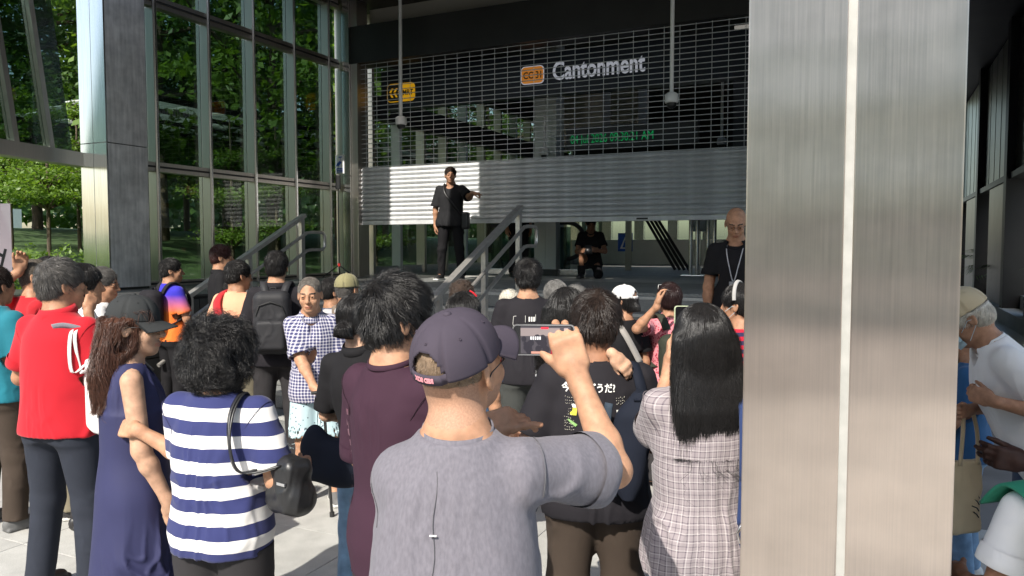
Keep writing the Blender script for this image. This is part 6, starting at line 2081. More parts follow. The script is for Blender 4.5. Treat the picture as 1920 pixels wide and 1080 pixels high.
# ---------------------------------------------------------------- 5..8 far left
E_ = who('man in teal polo and dark trousers cut by the left edge', -14, 500, 4.7, yaw=-20, w=1.1, belly=.03, skin_='tan', armR=dict(e=(.2, .1, -1), w=(-.3, .9, .2)), legs=dict(stance=.05))
E_.body().shirt(C_TEAL, off=.018, loose=.028, hem=-.07, sleeve=.75, sl_r=(.060, .078), amp=.006, seed=12, collar=(.072, .07), collar_h=.03).trousers(C_BROWNT, r=(.10, .08, .075)).shoes(SHOEG, SHOEG).hair(HC_DARK, n=1500)
loc_ = at(62, 485, 5.2)
F = who('man in dark red tee with cropped hair raising his hand', 62, 485, 5.2, yaw=-48, skin_='mid', head=(R(-20), 0, 0), armL=dict(hand=tgt(36, 508, 5.1, (loc_.x, loc_.y, 0), -48), hint=(-.6, -.2, -.8), hd=(.1, .2, 1), curl=(.5, .6, .6, .6)), armR=FOLD)
F.body().shirt(C_RED2, seed=14, loose=.03, sl_r=(.058, .076), hem=-.12, sleeve=.7, collar=(.073, .071)).trousers(C_DARKT).shoes(SHOEB).hair(HC_SHAVE, th=.006, n=1200, L=.010)
F.glasses()
F2 = who('dark haired person mostly hidden behind the man in dark red tee', 88, 481, 5.9, yaw=-30, skin_='mid')
F2.body(face=False).shirt(C_BLACK2, seed=15).trousers(C_DARKT).hair(HC_BLACK, n=1200)
loc_ = at(152, 498, 4.6)
G = who('woman with dark hair and white scarf holding her chin', 150, 497, 4.6, yaw=-50, sex='f', skin_='mid', head=(R(-14), 0, 0), armR=dict(hand=tgt(168, 583, 4.35, (loc_.x, loc_.y, 0), -50), hint=(.5, .1, -1), hd=(-.3, .3, .9), curl=(.6, .7, .7, .8)), armL=FOLD)
G.body(face=False).shirt(specks('white_black_print', (.64, .64, .66), (.05, .05, .06), 30, .3), seed=16, loose=.03, sleeve=.95, sl_r=(.062, .07), collar=(.082, .08), collar_h=.03).trousers(C_DARKT).hair(HC_BLACK, th=.020, n=2200, L=.06, style='wavy', nape=-.13, hairline=(.04, .03), extra=lambda S, P_, E: E((0, -.04, -.05), (.085, .06, .09), .03)).shoes(SHOEB)
Hm = who('grey haired man in white tee wearing glasses by the column', 188, 503, 5.6, yaw=-68, skin_='mid', head=(R(-12), R(6), 0), armR=FOLD, armL=FOLD)
Hm.body().shirt(C_WHITE, seed=17, collar=(.073, .071)).trousers(C_KHAKI).shoes(SHOEB, SOLEW).hair(HC_SALT, n=1500, L=.03)
Hm.glasses()
F3 = who('person in khaki trousers and black trainers behind the red polo', 128, 512, 4.95, yaw=-60, skin_='mid', legs=dict(stance=.06))
F3.body(face=False).shirt(C_BLACK2, seed=18).trousers(C_KHAKI, r=(.10, .082, .080)).shoes(SHOEB, SOLEW).hair(HC_BLACK, n=700)

# ---------------------------------------------------------------- by the left railing
I_ = who('man in blue and orange jersey with a black backpack', 318, 485, 7.6, yaw=-38, skin_='mid', head=(R(-30), 0, 0), armR=dict(e=(.22, .2, -1), w=(.0, .45, -1)), legs=dict(stance=.05))
I_.body().shirt(JERSEY, off=.015, loose=.02, hem=-.06, seed=20, sleeve=.72, collar=(.072, .07)).trousers(C_BLACK).shoes(SHOEB).hair(HC_BLACK, n=1500, L=.03, style='short')
I_.glasses()
backpack('black backpack worn over the blue and orange jersey', I_, C_BLACK2, .28, .40, .14, .26)
J = who('reddish haired person in black polo standing on the lowest step', 412, 460, 7.5, z0=RI, yaw=-62, skin_='mid', head=(R(-12), R(2), 0), armR=dict(e=(.15, -.05, -1), w=(0, .15, -1)))
J.body().shirt(C_BLACK, seed=21, hem=-.12, loose=.025, sleeve=.7, collar=(.07, .068), collar_h=.03).trousers(C_DARKT).shoes(SHOEB).hair(HC_RED, th=.014, n=1800, L=.05, nape=-.085)
K = who('man in peach tee with a red sling bag across his back', 444, 489, 6.2, yaw=-22, w=1.12, belly=.03, skin_='mid', head=(R(-22), R(4), 0), armL=dict(e=(.5, .1, -1), w=(-.6, .7, -.3)), armR=dict(e=(.3, -.3, -1), w=(-.9, -.5, .1)))
K.body().shirt(C_PEACH, loose=.035, hem=-.10, seed=22, sleeve=.75, sl_r=(.060, .078), collar=(.075, .072)).trousers(C_KHAKI, hem=1.0, r=(.105, .08, .088)).shoes(SHOEG).hair(HC_BLACK, n=1600, L=.028, th=.014)
K.glasses()
KM = Matrix.Translation(Vector(K.loc)) @ Matrix.Rotation(K.yaw, 4, 'Z')
sb_ = thing('sling_bag', 'red sling bag across the back of the peach tee', 'sling bag', KM @ Vector(K.T(.03, -.175, .16)), K.yaw)
shape_obj('bag_body', Shape().rbox((0, 0, 0), (.12, .04, .17), .04), .008, REDB, sb_, .004, 4)
orr = np.array(K.T(.03, -.175, .16))
ribbon('strap', [K.T(-.10, .09, .50) - orr, K.T(-.115, -.01, .548) - orr, K.T(-.10, -.135, .46) - orr, K.T(-.05, -.165, .32) - orr, K.T(-.0, -.175, .25) - orr], .075, .012, REDB, sb_, K.Rt @ V3(1, 0, .3))
MB().tube([(.02, -.045, .09), (.03, -.055, -.08)], .006, 6).build('zip', RUBBER, sb_)
L_ = who('man in black polo carrying a large black backpack', 518, 470, 6.0, yaw=8, w=1.02, skin_='light', head=(R(-4), 0, 0), armL=dict(e=(.25, .1, -1), w=(-.5, .9, .2)), legs=dict(stance=.05))
L_.body(face=False).shirt(C_BLACK2, loose=.03, hem=-.10, seed=23, sleeve=.72, sl_r=(.058, .076), collar=(.070, .068), collar_h=.03).trousers(C_DARKT, r=(.10, .085, .08), amp=.010).shoes(SHOEB).hair(HC_BLACK, th=.014, n=1800, L=.035)
backpack('large black backpack on the black polo beside the old man', L_, cloth('charcoal_nylon', (.026, .026, .029), .6), .27, .47, .17, .25)
K2 = who('person in dark grey top behind the man in peach tee', 436, 527, 6.8, yaw=-20, skin_='mid')
K2.body(face=False).shirt(cloth('slate_cotton', (.06, .058, .066)), seed=24).trousers(C_DARKT).hair(HC_BLACK, n=900)

# ---------------------------------------------------------------- old man with a cane, facing us
yawM = 193
locM = at(590, 520, 5.15); locM = (locM.x, locM.y, 0)
OM = Person('old man in checked shirt and pale shorts leaning on a cane', locM, 1.535, R(yawM), 'people waiting in front of the station', w=.90, skin_='light', head=(R(-8), R(2), 0), res=.0068, lean=(R(5), R(3)),
            armR=dict(hand=tgt(590, 728, 4.88, locM, yawM), hint=(.6, -.4, -.8), hd=(-.75, .55, -.35), hz=(.1, .7, .6), curl=(.7, .75, .8, .8), res=.0048), armL=dict(e=(.16, .10, -1), w=(-.10, .40, -1), hd=(-.2, .3, -1), curl=(.4, .5, .5, .5), res=.005), legs=dict(stance=.04))
OM.body(res_head=.0042, legs_skin=True)
OM.shirt(PLAID_OLD, off=.020, loose=.040, hem=-.12, sleeve=.80, sl_r=(.052, .078), amp=.010, seed=26, neck=(.070, .070), neckdrop=.012, collar=(.072, .070), collar_h=.034, collar_up=.010, freq=(6, 6, 3),
         extra=lambda S, P_: S.ell(P_.T(0, .135, .445), (.022, .045, .065), .004, P_.Rt @ rotm(R(20), 0, 0), 's'))
OM.trousers(SHORTS_B, top=.02, hem=.92, r=(.115, .08, .112), amp=.009).shoes(SHOEG, SOLEW)
OM.hair(('thin_grey', (.15, .135, .12)), th=.004, n=2600, L=.026, lift=.003, hairline=(.082, .075), r0=.0006, noise=.12)
cn = thing('walking_cane', 'black walking cane under the hand of the old man', 'cane', at(600, 740, 4.84), 0)
zc = cn.location.z
MB().tube([(-.055, -.01, .012), (-.02, 0, .014), (.012, 0, .010), (.02, 0, -.02), (.06, .03, -zc + .012)], [.011, .011, .011, .010, .009], 10).build('shaft', RUBBER, cn)
MB().tube([(.06, .03, -zc + .03), (.0605, .03, -zc)], .016, 10).build('ferrule', RUBBER, cn)
MB().tube([(.0, -.012, -.01), (-.012, -.03, -.15), (-.004, -.03, -.24), (.012, -.03, -.15), (.016, -.01, -.03)], .003, 5).build('wrist_loop', RUBBER, cn)

Nn = who('dark haired person peeking out behind the old man', 622, 524, 6.3, yaw=-55, skin_='mid', head=(R(-10), R(8), 0))
Nn.body().shirt(C_DENIM, seed=27).trousers(C_DARKT).hair(HC_BLACK, n=1100, L=.04, th=.018)
O_ = who('man in olive flat cap and grey tee with a brown strap', 650, 514, 5.6, yaw=-10, w=1.06, skin_='light', head=(R(-16), R(2), 0), extra=.02)
O_.body(face=False).shirt(C_GREY2, loose=.035, hem=-.12, seed=28, collar=(.073, .071)).trousers(C_DARKT).shoes(SHOEB).hair(HC_SALT, th=.005, n=800, L=.012, top=0)
O_.cap(C_OLIVE, opening=False, brim_len=.035, tilt=R(-4), eyelets=False, brim_drop=.03)
ribbon('sling_strap', [O_.T(-.11, .05, .52), O_.T(-.10, -.03, .545), O_.T(-.04, -.125, .42), O_.T(.08, -.15, .20), O_.T(.15, -.12, .04)], .040, .006, cloth('brown_strap', (.17, .13, .10)), O_.root, (1, 0, .6))

# ---------------------------------------------------------------- woman with C P print, man in plum shirt
Pw = who('ponytailed woman in black tee printed with white letters', 688, 556, 3.5, yaw=-12, sex='f', skin_='pale', head=(R(-18), R(8), 0), w=1.08, lean=(0, R(-5)), armL=dict(e=(.3, .2, -1), w=(-.5, .8, -.2)))
Pw.body(face=False).shirt(C_BLACK, loose=.012, hem=-.04, seed=30, sleeve=.8, neckdrop=.015, collar=(.07, .068), collar_h=.03, front=False, amp=.006).trousers(C_JEANS).shoes(SHOEB)
Pw.hair(HC_BLACK, th=.012, n=2600, L=.07, lift=.004, style='wavy', noise=.2, hairline=(.04, .03), nape=-.09, extra=lambda S, P_, E: (E((.01, -.125, -.05), (.036, .034, .034), .02), S.loft(P_.hc + P_.Rh @ (V3(.01, -.125, -.07) * P_.hs), P_.Rt, [(-.16, .022, .02, -.01), (-.09, .045, .032, -.01), (-.02, .042, .034, 0), (.02, .028, .025, 0)], .02)))
def back_text(per, name, body, mat, size, x, z, bold=0.0, sx=1.0, off=.003):
    cu = bpy.data.curves.new(name, 'FONT'); cu.body = body; cu.size = size; cu.extrude = .0004; cu.offset = bold; cu.resolution_u = 3
    o = bpy.data.objects.new(name, cu); link(o)
    me = bpy.data.meshes.new_from_object(o.evaluated_get(bpy.context.evaluated_depsgraph_get())); bpy.data.objects.remove(o)
    me.materials.clear(); me.materials.append(mat)
    n = len(me.vertices); co = np.empty(n * 3); me.vertices.foreach_get('co', co); co = co.reshape(-1, 3)
    p = np.stack([x + co[:, 0] * sx, np.full(n, per.pel[1] - .34), z + co[:, 1]], 1)
    for _ in range(60):
        d, g = per.shirtfield.sample(p)
        p[:, 1] += np.clip(d, -.02, .02) * .8
    p[:, 1] -= off + np.maximum(co[:, 2], 0)
    me.vertices.foreach_set('co', p.ravel()); me.update()
    o = bpy.data.objects.new(name, me); link(o); o.parent = per.root
    return o
def back_patch(per, name, mat, pts, off=.003):
    v = np.array([on_back(per, a, b, off) for a, b in pts])
    o = bpy.data.objects.new(name, np_mesh(name, np.concatenate([v, v.mean(0)[None]]), tris=[(i, (i + 1) % len(v), len(v)) for i in range(len(v))], mats=[mat])); link(o); o.parent = per.root
back_text(Pw, 'shirt_print', 'CP', PRINTW, .085, -.075, Pw.T(0, 0, .325)[2], .0035, off=.009)
nb_ = thing('shoulder_bag', 'navy canvas bag hanging beside the woman with white letters', 'shoulder bag', at(622, 858, 3.3), R(-14))
S = Shape().rbox((0, 0, -.01), (.13, .07, .095), .05).ell((.05, 0, -.04), (.12, .08, .09), .04).ell((-.08, 0, .06), (.05, .05, .08), .05)
shape_obj('bag_body', S, .008, C_NAVYB, nb_, .012, 6, (7, 7, 7))
PM = Matrix.Translation(Vector(Pw.loc)) @ Matrix.Rotation(Pw.yaw, 4, 'Z')
nI = (Matrix.Translation(nb_.location) @ Matrix.Rotation(R(-14), 4, 'Z')).inverted()
ribbon('strap', [(-.08, -.02, .08), tuple(nI @ (PM @ Vector(Pw.T(-.02, -.17, .05)))), tuple(nI @ (PM @ Vector(Pw.T(.10, -.14, .30)))), tuple(nI @ (PM @ Vector(Pw.T(.15, -.02, .50))))], .04, .008, C_NAVYB, nb_, (.4, 0, 1))
MB().box(-.137, -.130, -.03, -.015, -.01, .015).build('red_tab', C_RED, nb_)

yawQ = -36
Q = who('young man in plum tee with thick black hair and glasses', 738, 520, 2.36, yaw=yawQ, skin_='light', head=(R(-24), R(3), 0), res=.0066, extra=.03, w=.90, armL=dict(e=(.2, .2, -1), w=(-.4, .9, .1)), armR=dict(e=(.15, .3, -1), w=(-.5, .8, .4)))
Q.body(legs_skin=True)
Q.shirt(C_MAROON, off=.014, loose=.016, hem=-.16, sleeve=.85, sl_r=(.062, .084), amp=.010, seed=32, neck=(.070, .070), neckdrop=.016, collar=(.082, .080), collar_h=.013, freq=(5, 5, 3.5), front=False)
Q.trousers(C_DARKT, hem=.75, r=(.10, .08, .09)).shoes(SHOEB)
Q.hair(HC_BLACK, th=.017, n=7000, L=.050, lift=.014, style='short', noise=.55, top=.018, nape=-.085, r0=.0007, hairline=(.05, .05))
Q.glasses(BLACK)
armhole(Q, cloth('seam_plum', (.022, .009, .016)))
FAINT = cloth('faint_plum_print', (.115, .040, .062)); rgq = np.random.default_rng(5)
for k_ in range(9):
    zq = Q.T(0, 0, .36)[2] - .034 * k_
    for q_ in range(2):
        x0 = -.150 + .026 * q_ + rgq.uniform(-.003, .003); w_ = rgq.uniform(.006, .014)
        back_patch(Q, 'shirt_print', FAINT, [(x0, zq), (x0 + w_, zq), (x0 + w_, zq + rgq.uniform(.012, .026)), (x0, zq + .02)], .005)

# ---------------------------------------------------------------- middle of the crowd
Rr = who('person with brown curly hair in front of the middle railing', 866, 530, 6.0, yaw=0, sex='f', skin_='mid', extra=.03)
Rr.body(face=False).shirt(C_BLUE, seed=33).trousers(C_DARKT).hair(('curl_brown', (.055, .038, .030)), th=.030, n=2600, L=.03, style='curly', noise=.8, lift=.012, hairline=(.04, .04))
Sr = who('dark haired person in blue top with a red hair band', 868, 556, 4.2, yaw=-10, sex='f', skin_='mid', extra=.02, w=1.15)
Sr.body(face=False).shirt(C_BLUE, seed=34, loose=.02).trousers(C_DARKT).hair(HC_BLACK, th=.026, n=2400, L=.06, style='wavy', nape=-.11, noise=.3, hairline=(.04, .03), extra=lambda S, P_, E: E((0, -.045, -.03), (.085, .07, .08), .03))
m = MB(); m.tube([Sr.Hd(.104 * math.cos(a), -.016 + .03, .037 + .122 * math.sin(a)) for a in [.75 + .5 * i / 8 for i in range(9)]], .006, 6).build('headband', C_RED, Sr.root)
T_ = who('tall young man in black tee with messy black hair', 990, 484, 5.3, yaw=0, skin_='light', extra=.025, w=1.06, armL=dict(e=(.22, .1, -1), w=(0, .5, -.8)), legs=dict(stance=.05))
T_.body(face=False).shirt(C_BLACK2, loose=.028, hem=-.09, seed=35, sleeve=.8, sl_r=(.060, .078), collar=(.073, .071), front=False).trousers(cloth('grey_green_shorts', (.05, .053, .05)), hem=1.0, r=(.105, .08, .10)).shoes(SHOEB).hair(HC_BLACK, th=.017, n=3200, L=.05, lift=.012, noise=.5, nape=-.09)
mb = MB()
fz = T_.T(0, 0, .33)[2]; fy = T_.pel[1] - .165 * T_.s
for (a, b) in (((-.10, .07), (.13, .09)), ((-.10, .07), (-.105, .02)), ((-.105, .02), (-.09, -.04)), ((-.02, .077), (-.02, .03)), ((.05, .083), (.05, .04))):
    pa, pb = [on_back(T_, q[0], fz + q[1], .006) for q in (a, b)]
    mb.tube([pa, (pa + pb) / 2 + V3(0, -.004, 0), pb], .0016, 4)
mb.build('shirt_print_line', PRINTW, T_.root)
for k_ in range(3): back_patch(T_, 'shirt_print', PRINTW, [(.002 + .016 * k_, fz + .036), (.012 + .016 * k_, fz + .036), (.012 + .016 * k_, fz + .068), (.002 + .016 * k_, fz + .068)], .007)
U_ = who('grey haired person left of two by the steps', 1042, 530, 5.9, yaw=-8, sex='f', skin_='mid', extra=.02)
U_.body(face=False).shirt(C_BLACK2, seed=36).trousers(C_DARKT).hair(HC_GREY, th=.022, n=2000, L=.045, nape=-.10, style='wavy', noise=.2)
U2 = who('grey haired person right of two by the steps', 1080, 538, 6.1, yaw=6, sex='f', skin_='mid', extra=.02)
U2.body(face=False).shirt(C_DENIM, seed=37).trousers(C_DARKT).hair(HC_GREY, th=.024, n=1800, L=.045, nape=-.10, style='wavy', noise=.3)
GG = who('white haired person in red top and white trousers', 956, 548, 6.4, yaw=-15, sex='f', skin_='mid', extra=.02, w=1.05)
GG.body(face=False).shirt(C_RED2, seed=38, sleeve=.7).trousers(cloth('white_trouser_cloth', (.72, .70, .66))).shoes(SHOEW).hair(HC_WHITE, th=.022, n=1600, L=.03, style='curly')

# man with the printed tee and the child on his front
yawX = 0
locX = at(1120, 560, 2.9); locX = (locX.x, locX.y, 0)
X_ = Person('man in black tee with Japanese print carrying a child', locX, 1.545, R(yawX), 'people waiting in front of the station', w=1.12, skin_='tan', head=(R(-16), R(12), R(2)), res=.0068, belly=.03,
            armL=dict(e=(.36, -.02, -1), w=(.05, .98, -.12), curl=(.4, .4, .4, .4)), armR=dict(e=(.20, .1, -1), w=(-.4, .9, .1)))
X_.body(face=False)
X_.shirt(C_BLACK2, off=.018, loose=.034, hem=-.11, sleeve=.78, sl_r=(.066, .090), amp=.011, seed=40, neck=(.074, .071), neckdrop=.014, collar=(.075, .072), collar_h=.012, freq=(6, 6, 4), front=False)
X_.trousers(C_BROWNT, top=.02, r=(.112, .090, .078), amp=.010).shoes(SHOEB)
X_.hair(HC_DARK, th=.018, n=4600, L=.050, lift=.012, noise=.35, nape=-.080, top=.01)
zx = X_.T(0, 0, .425)[2]
back_text(X_, 'shirt_print', '今日はどうだ?', PRINTW, .036, -.140, zx, .0008, .86)
PALE = M('cream_print', (.55, .53, .44), .7)
rgx = np.random.default_rng(8); mb = MB()
for (bx_, bz_, rows) in ((-.128, zx - .022, 3), (.058, zx - .022, 3), (-.140, zx - .062, 4), (-.130, zx - .108, 4), (.058, zx - .098, 3), (-.045, zx - .166, 1)):
    for r_ in range(rows):
        for c_ in range(5 if rows > 1 else 9):
            p0 = (bx_ + c_ * .0075 + rgx.uniform(-.001, .001), bz_ - r_ * .011 + rgx.uniform(-.001, .001))
            p1 = (p0[0] + rgx.uniform(.001, .005), p0[1] + rgx.uniform(-.005, .005))
            mb.tube([on_back(X_, *p0, .003), on_back(X_, *p1, .003)], .0008, 4)
o = mb.build('scribble_print', PALE, X_.root); o['kind'] = 'stuff'
back_text(X_, 'shirt_print', 'Drink', PALE, .017, -.045, zx - .150, .0005)
YEL = M('yellow_print', (.62, .55, .05), .7); GRN = M('green_print', (.20, .38, .12), .7)
bx, bz = -.098, zx - .065
back_patch(X_, 'beer_print', YEL, [(bx - .012, bz - .022), (bx + .010, bz - .022), (bx + .013, bz + .006), (bx - .014, bz + .006)])
back_patch(X_, 'foam_print', PRINTW, [(bx - .017, bz + .006), (bx + .016, bz + .006), (bx + .014, bz + .016), (bx, bz + .020), (bx - .014, bz + .016)])
back_patch(X_, 'bottle_print', GRN, [(bx - .018, bz - .036), (bx - .004, bz - .044), (bx + .014, bz - .056), (bx + .006, bz - .064), (bx - .010, bz - .052), (bx - .022, bz - .040)])
back_patch(X_, 'flask_print', PRINTW, [(-.020, zx - .130), (.012, zx - .130), (.012, zx - .095), (.002, zx - .078), (-.010, zx - .078), (-.020, zx - .095)])
for k_ in range(3): back_patch(X_, 'cup_print', PRINTW, [(.060 + .018 * k_, zx - .078), (.072 + .018 * k_, zx - .078), (.073 + .018 * k_, zx - .066), (.059 + .018 * k_, zx - .066)])
nbag = thing('draped_bag', 'dark navy bag draped down the side of the printed tee', 'bag', at(1174, 836, 2.72), R(-20))
S = Shape().loft((0, 0, 0), np.eye(3), [(-.20, .022, .022, 0, .01), (-.14, .060, .035, 0, .0), (.0, .080, .045, 0, .01), (.12, .066, .042, 0, .03), (.20, .030, .03, .02, .05)], .02)
shape_obj('bag_body', S, .007, C_NAVYB, nbag, .012, 8, (7, 7, 3))
ribbonW('strap', [tw(nbag, (.05, -.030, .18)), wp(X_, X_.T(.185, -.130, .34)), wp(X_, X_.T(.165, -.105, .46)), wp(X_, X_.T(.150, -.01, .530)), wp(X_, X_.T(.14, .10, .46))], .038, .008, C_NAVYB, nbag, wd(X_, (1, 0, -.2)))
ribbon('hanging_strap', [(-.055, -.04, .16), (-.065, -.045, .0), (-.04, -.03, -.18)], .030, .006, cloth('slate_webbing', (.035, .05, .07)), nbag, (1, -.2, 0))
MB().box(-.068, -.050, -.056, -.050, -.050, -.025).build('white_label', PRINTW, nbag)
yawW = 172
locW = at(1066, 556, 3.17); zW = locW.z - 1.10 - .02
locW = (locW.x, locW.y, zW)
W_ = Person('child with long black hair hugging the neck of the printed tee', locW, 1.10, R(yawW), 'people waiting in front of the station', sex='f', w=.82, skin_='pale', head=(R(150), R(4), 0), headscale=1.0, res=.007,
            armL=dict(hand=pos_local(np.array(locW), R(yawW), np.array(at(1152, 664, 2.80))), hint=(.2, .2, -.3), hd=unit(pos_local(np.array((0, 0, 0)), R(yawW), V3(.75, -.15, -.75))), hz=unit(pos_local(np.array((0, 0, 0)), R(yawW), V3(.1, -1, .4))), curl=(.35, .4, .4, .45), res=.004, hscale=.9),
            armR=dict(e=(.12, .02, -1), w=(.05, .2, -1)), legs={1: dict(kn=(.22, .18, .56), an=(.22, -.02, .32)), -1: dict(kn=(-.22, .18, .56), an=(-.22, -.02, .32))})
W_.body(face=False, legs_skin=True)
W_.shirt(FLORALW, off=.012, loose=.02, hem=-.10, seed=44, sleeve=.5, amp=.003).trousers(C_NAVYT, hem=.8)
W_.hair(HC_BLACK, th=.016, long=1, n=2600, L=.14, lift=.004, style='wavy', noise=.15, hairline=(.05, .03), extra=longhair(.24, .092, .05), npts=9)
hcp = thing('hair_clip', 'green yellow and red hair clip on the black hair of the child', 'hair clip', at(1043, 566, 3.12), 0)
for i, mt in enumerate((M('clip_green', (.02, .35, .08), .4), YEL, M('clip_red', (.6, .06, .04), .4))):
    Shape_ = Shape().ell((-.004 + .004 * i, 0, .012 - .012 * i), (.011, .010, .009), .004)
    shape_obj('bead', Shape_, .003, mt, hcp)

# right of centre
Yc = who('person in white cap with a brown leaping cat mark and grey strap', 1170, 537, 5.4, yaw=20, sex='f', skin_='mid', extra=.02, head=(R(42), 0, 0), w=1.05)
Yc.body(face=False).shirt(C_BLACK, seed=46, loose=.02).trousers(C_DARKT)
Yc.hair(HC_BLACK, under_cap=.05, th=.012, n=1600, L=.08, style='wavy', noise=.2, hairline=(.04, .03), extra=lambda S, P_, E: E((0, -.09, -.06), (.05, .05, .07), .03))
capY = Yc.cap(cloth('white_cap_twill', (.66, .65, .64)), brim_len=.07)
def cap_blob(per, cap, mat, blobs):
    for (th, f, r1, r2, rot_) in blobs:
        vs = [per.cap_pt(th, f, .003)]
        for i in range(10):
            a = 2 * math.pi * i / 10
            x, y = r1 * math.cos(a), r2 * math.sin(a)
            x, y = x * math.cos(rot_) - y * math.sin(rot_), x * math.sin(rot_) + y * math.cos(rot_)
            vs.append(per.cap_pt(th + x, f + y, .003))
        o = bpy.data.objects.new('emblem', np_mesh('emblem', np.array(vs), tris=[(0, i + 1, (i + 1) % 10 + 1) for i in range(10)], mats=[mat])); link(o); o.parent = cap
BRN = M('brown_print', (.20, .075, .03), .7)
cap_blob(Yc, capY, BRN, [(1.95, .36, .26, .055, -.3), (1.65, .46, .09, .05, 0), (2.2, .22, .05, .10, .4), (1.72, .24, .05, .11, -.5), (2.45, .34, .14, .025, .7)])
ribbon('strap', [Yc.T(-.10, .08, .50), Yc.T(-.105, -.0, .552), Yc.T(-.05, -.125, .42), Yc.T(.08, -.15, .18)], .045, .006, STRAPG, Yc.root, (1, 0, .5))
loc_ = at(1256, 533, 5.5)
Z_ = who('woman in pink floral top with a dark green backpack', 1256, 533, 5.5, yaw=6, sex='f', skin_='mid', extra=.02, w=1.12, head=(R(4), R(-2), 0), armL=dict(hand=tgt(1232, 574, 5.2, (loc_.x, loc_.y, 0), 6), hint=(-.8, .1, -.8), hd=(.2, .3, .9), curl=(.5, .5, .5, .5)))
Z_.body(face=False).shirt(FLORAL, loose=.02, seed=47, hem=-.12, sleeve=.5, neckdrop=.02, collar=(.073, .071), front=False).trousers(C_DARKT).hair(('dark_red_black', (.022, .010, .010)), th=.016, n=2400, L=.04, nape=-.08, noise=.3)
backpack('small dark green backpack with a round flap on the pink floral top', Z_, C_GREEN, .25, .34, .13, .20, pocket=False, flap=M('green_leather', (.022, .030, .027), .5))
phone('white edged phone held up by the woman in pink floral top', at(1243, 552, 5.75), 0, 0, 0, (.075, .15), True, WHITE)

yawAA = 4
locAA = at(1318, 574, 2.42); locAA = (locAA.x, locAA.y, 0)
AA = Person('woman with long straight black hair in a plaid shirt', locAA, 1.545, R(yawAA), 'people waiting in front of the station', sex='f', w=1.06, skin_='light', head=(R(4), R(-2), 0), res=.0066,
            armL=dict(elbow=tgt(1228, 806, 2.50, locAA, yawAA), hand=tgt(1256, 690, 2.60, locAA, yawAA), hd=(.1, .4, .9), curl=(.4, .4, .4, .4)), armR=dict(e=(.25, .2, -1), w=(-.2, .9, .2)))
AA.body(face=False)
AA.shirt(PLAID_W, off=.020, loose=.032, hem=-.16, sleeve=.92, sl_r=(.056, .078), amp=.013, seed=50, neck=(.072, .070), neckdrop=.012, collar=(.07, .068), collar_h=.03, freq=(6, 6, 3.5), front=False)
AA.trousers(C_JEANS, top=.02, r=(.110, .075, .06), off=.004).shoes(SHOEW)
AA.hair(HC_BLACK, th=.014, long=1, n=11000, L=.24, lift=.005, style='wavy', noise=.17, hairline=(.05, .03), extra=longhair(.345, .112, .050), npts=11, side_cut=False, r0=.0005,
        flow=lambda p, g: np.array([0, 0, -1.0]) + np.stack([vnoise(p * 14), vnoise(p * 14 + 31), p[:, 0] * 0], 1) * .12)
armhole(AA, cloth('seam_mauve', (.16, .13, .14)))
phone('phone in a pale green case above the long black hair', at(1302, 592, 2.85), R(2), 0, 0, (.152, .075), True, M('pale_green_case', (.55, .62, .42), .5))
sbg = thing('crossbody_bag', 'navy crossbody bag with lettered strap beside the plaid shirt', 'crossbody bag', at(1388, 1010, 2.34), 0)
S = Shape().rbox((.02, 0, -.03), (.05, .04, .085), .03)
shape_obj('bag_body', S, .007, cloth('navy_nylon', (.02, .035, .085)), sbg, .004, 3)
AM = Matrix.Translation(Vector(AA.loc)) @ Matrix.Rotation(AA.yaw, 4, 'Z')
aI = Matrix.Translation(sbg.location).inverted()
ribbon('strap', [(0.0, -.02, .05), (0.004, -.025, .20), (0.0, -.02, .42), tuple(aI @ (AM @ Vector(AA.T(.13, .02, .53))))], .036, .006, cloth('navy_webbing', (.025, .045, .13)), sbg, (1, 0, 0))
text_obj('strap_text', 'TOMMY HILFIGER', .021, cloth('faint_blue_print', (.07, .10, .22)), sbg, (.010, -.031, .06), (R(90), R(-90), 0), .0003, .0005)
MB().tube([(-.005, -.03, .055), (-.02, -.034, .03), (-.012, -.034, .0)], .006, 8).build('zip_puller', STEELC, sbg)

BB = who('masked person in red and navy stripes with a grey headband', 1390, 534, 4.3, yaw=35, skin_='mid', sex='f', extra=.02, head=(R(20), R(4), 0))
BB.body(face=False).shirt(STRIPE_R, seed=52, hem=-.14).trousers(C_DENIM).hair(HC_BLACK, th=.014, n=1600, L=.06, style='wavy', noise=.1, nape=-.1, side_cut=True)
BB.mask(MASKB)
m = MB(); m.tube([BB.Hd(.098 * math.cos(a), -.010, .036 + .112 * math.sin(a)) for a in [math.pi * i / 16 for i in range(17)]], .011, 8, sy=.5).build('headband', cloth('grey_band', (.34, .33, .32)), BB.root)

# ---------------------------------------------------------------- staff at the top
CC = who('bald guard with glasses and lanyard on the steps by the pillar', 1381, 390, 6.1, z0=RI * 2, yaw=158, skin_='mid', extra=.0, head=(R(6), R(24), 0), w=.98, armR=dict(e=(.14, .05, -1), w=(.0, .15, -1)))
CC.body(res_head=.0044).shirt(C_BLACK, seed=54, loose=.02, hem=-.06, collar=(.07, .068), collar_h=.03, collar_up=.004).trousers(C_BLACK).shoes(SHOEB)
CC.glasses()
ribbon('lanyard', [CC.T(-.065, -.02, .535), CC.T(-.06, .10, .46), CC.T(-.035, .145, .34), CC.T(0, .150, .22), CC.T(.035, .145, .34), CC.T(.06, .10, .46), CC.T(.065, -.02, .535)], .008, .003, cloth('lanyard_grey', (.42, .42, .44)), CC.root, (1, 0, 0))
qv = CC.T(0, .155, .17)
MB().box(qv[0] - .032, qv[0] + .032, qv[1] - .004, qv[1] + .004, qv[2] - .05, qv[2] + .05, .004).build('pass_card', M('pass_card', (.25, .25, .26), .3), CC.root)
yawP = 170
locP = at(846, 525, 11.6); locP = (locP.x, locP.y, P + .005)
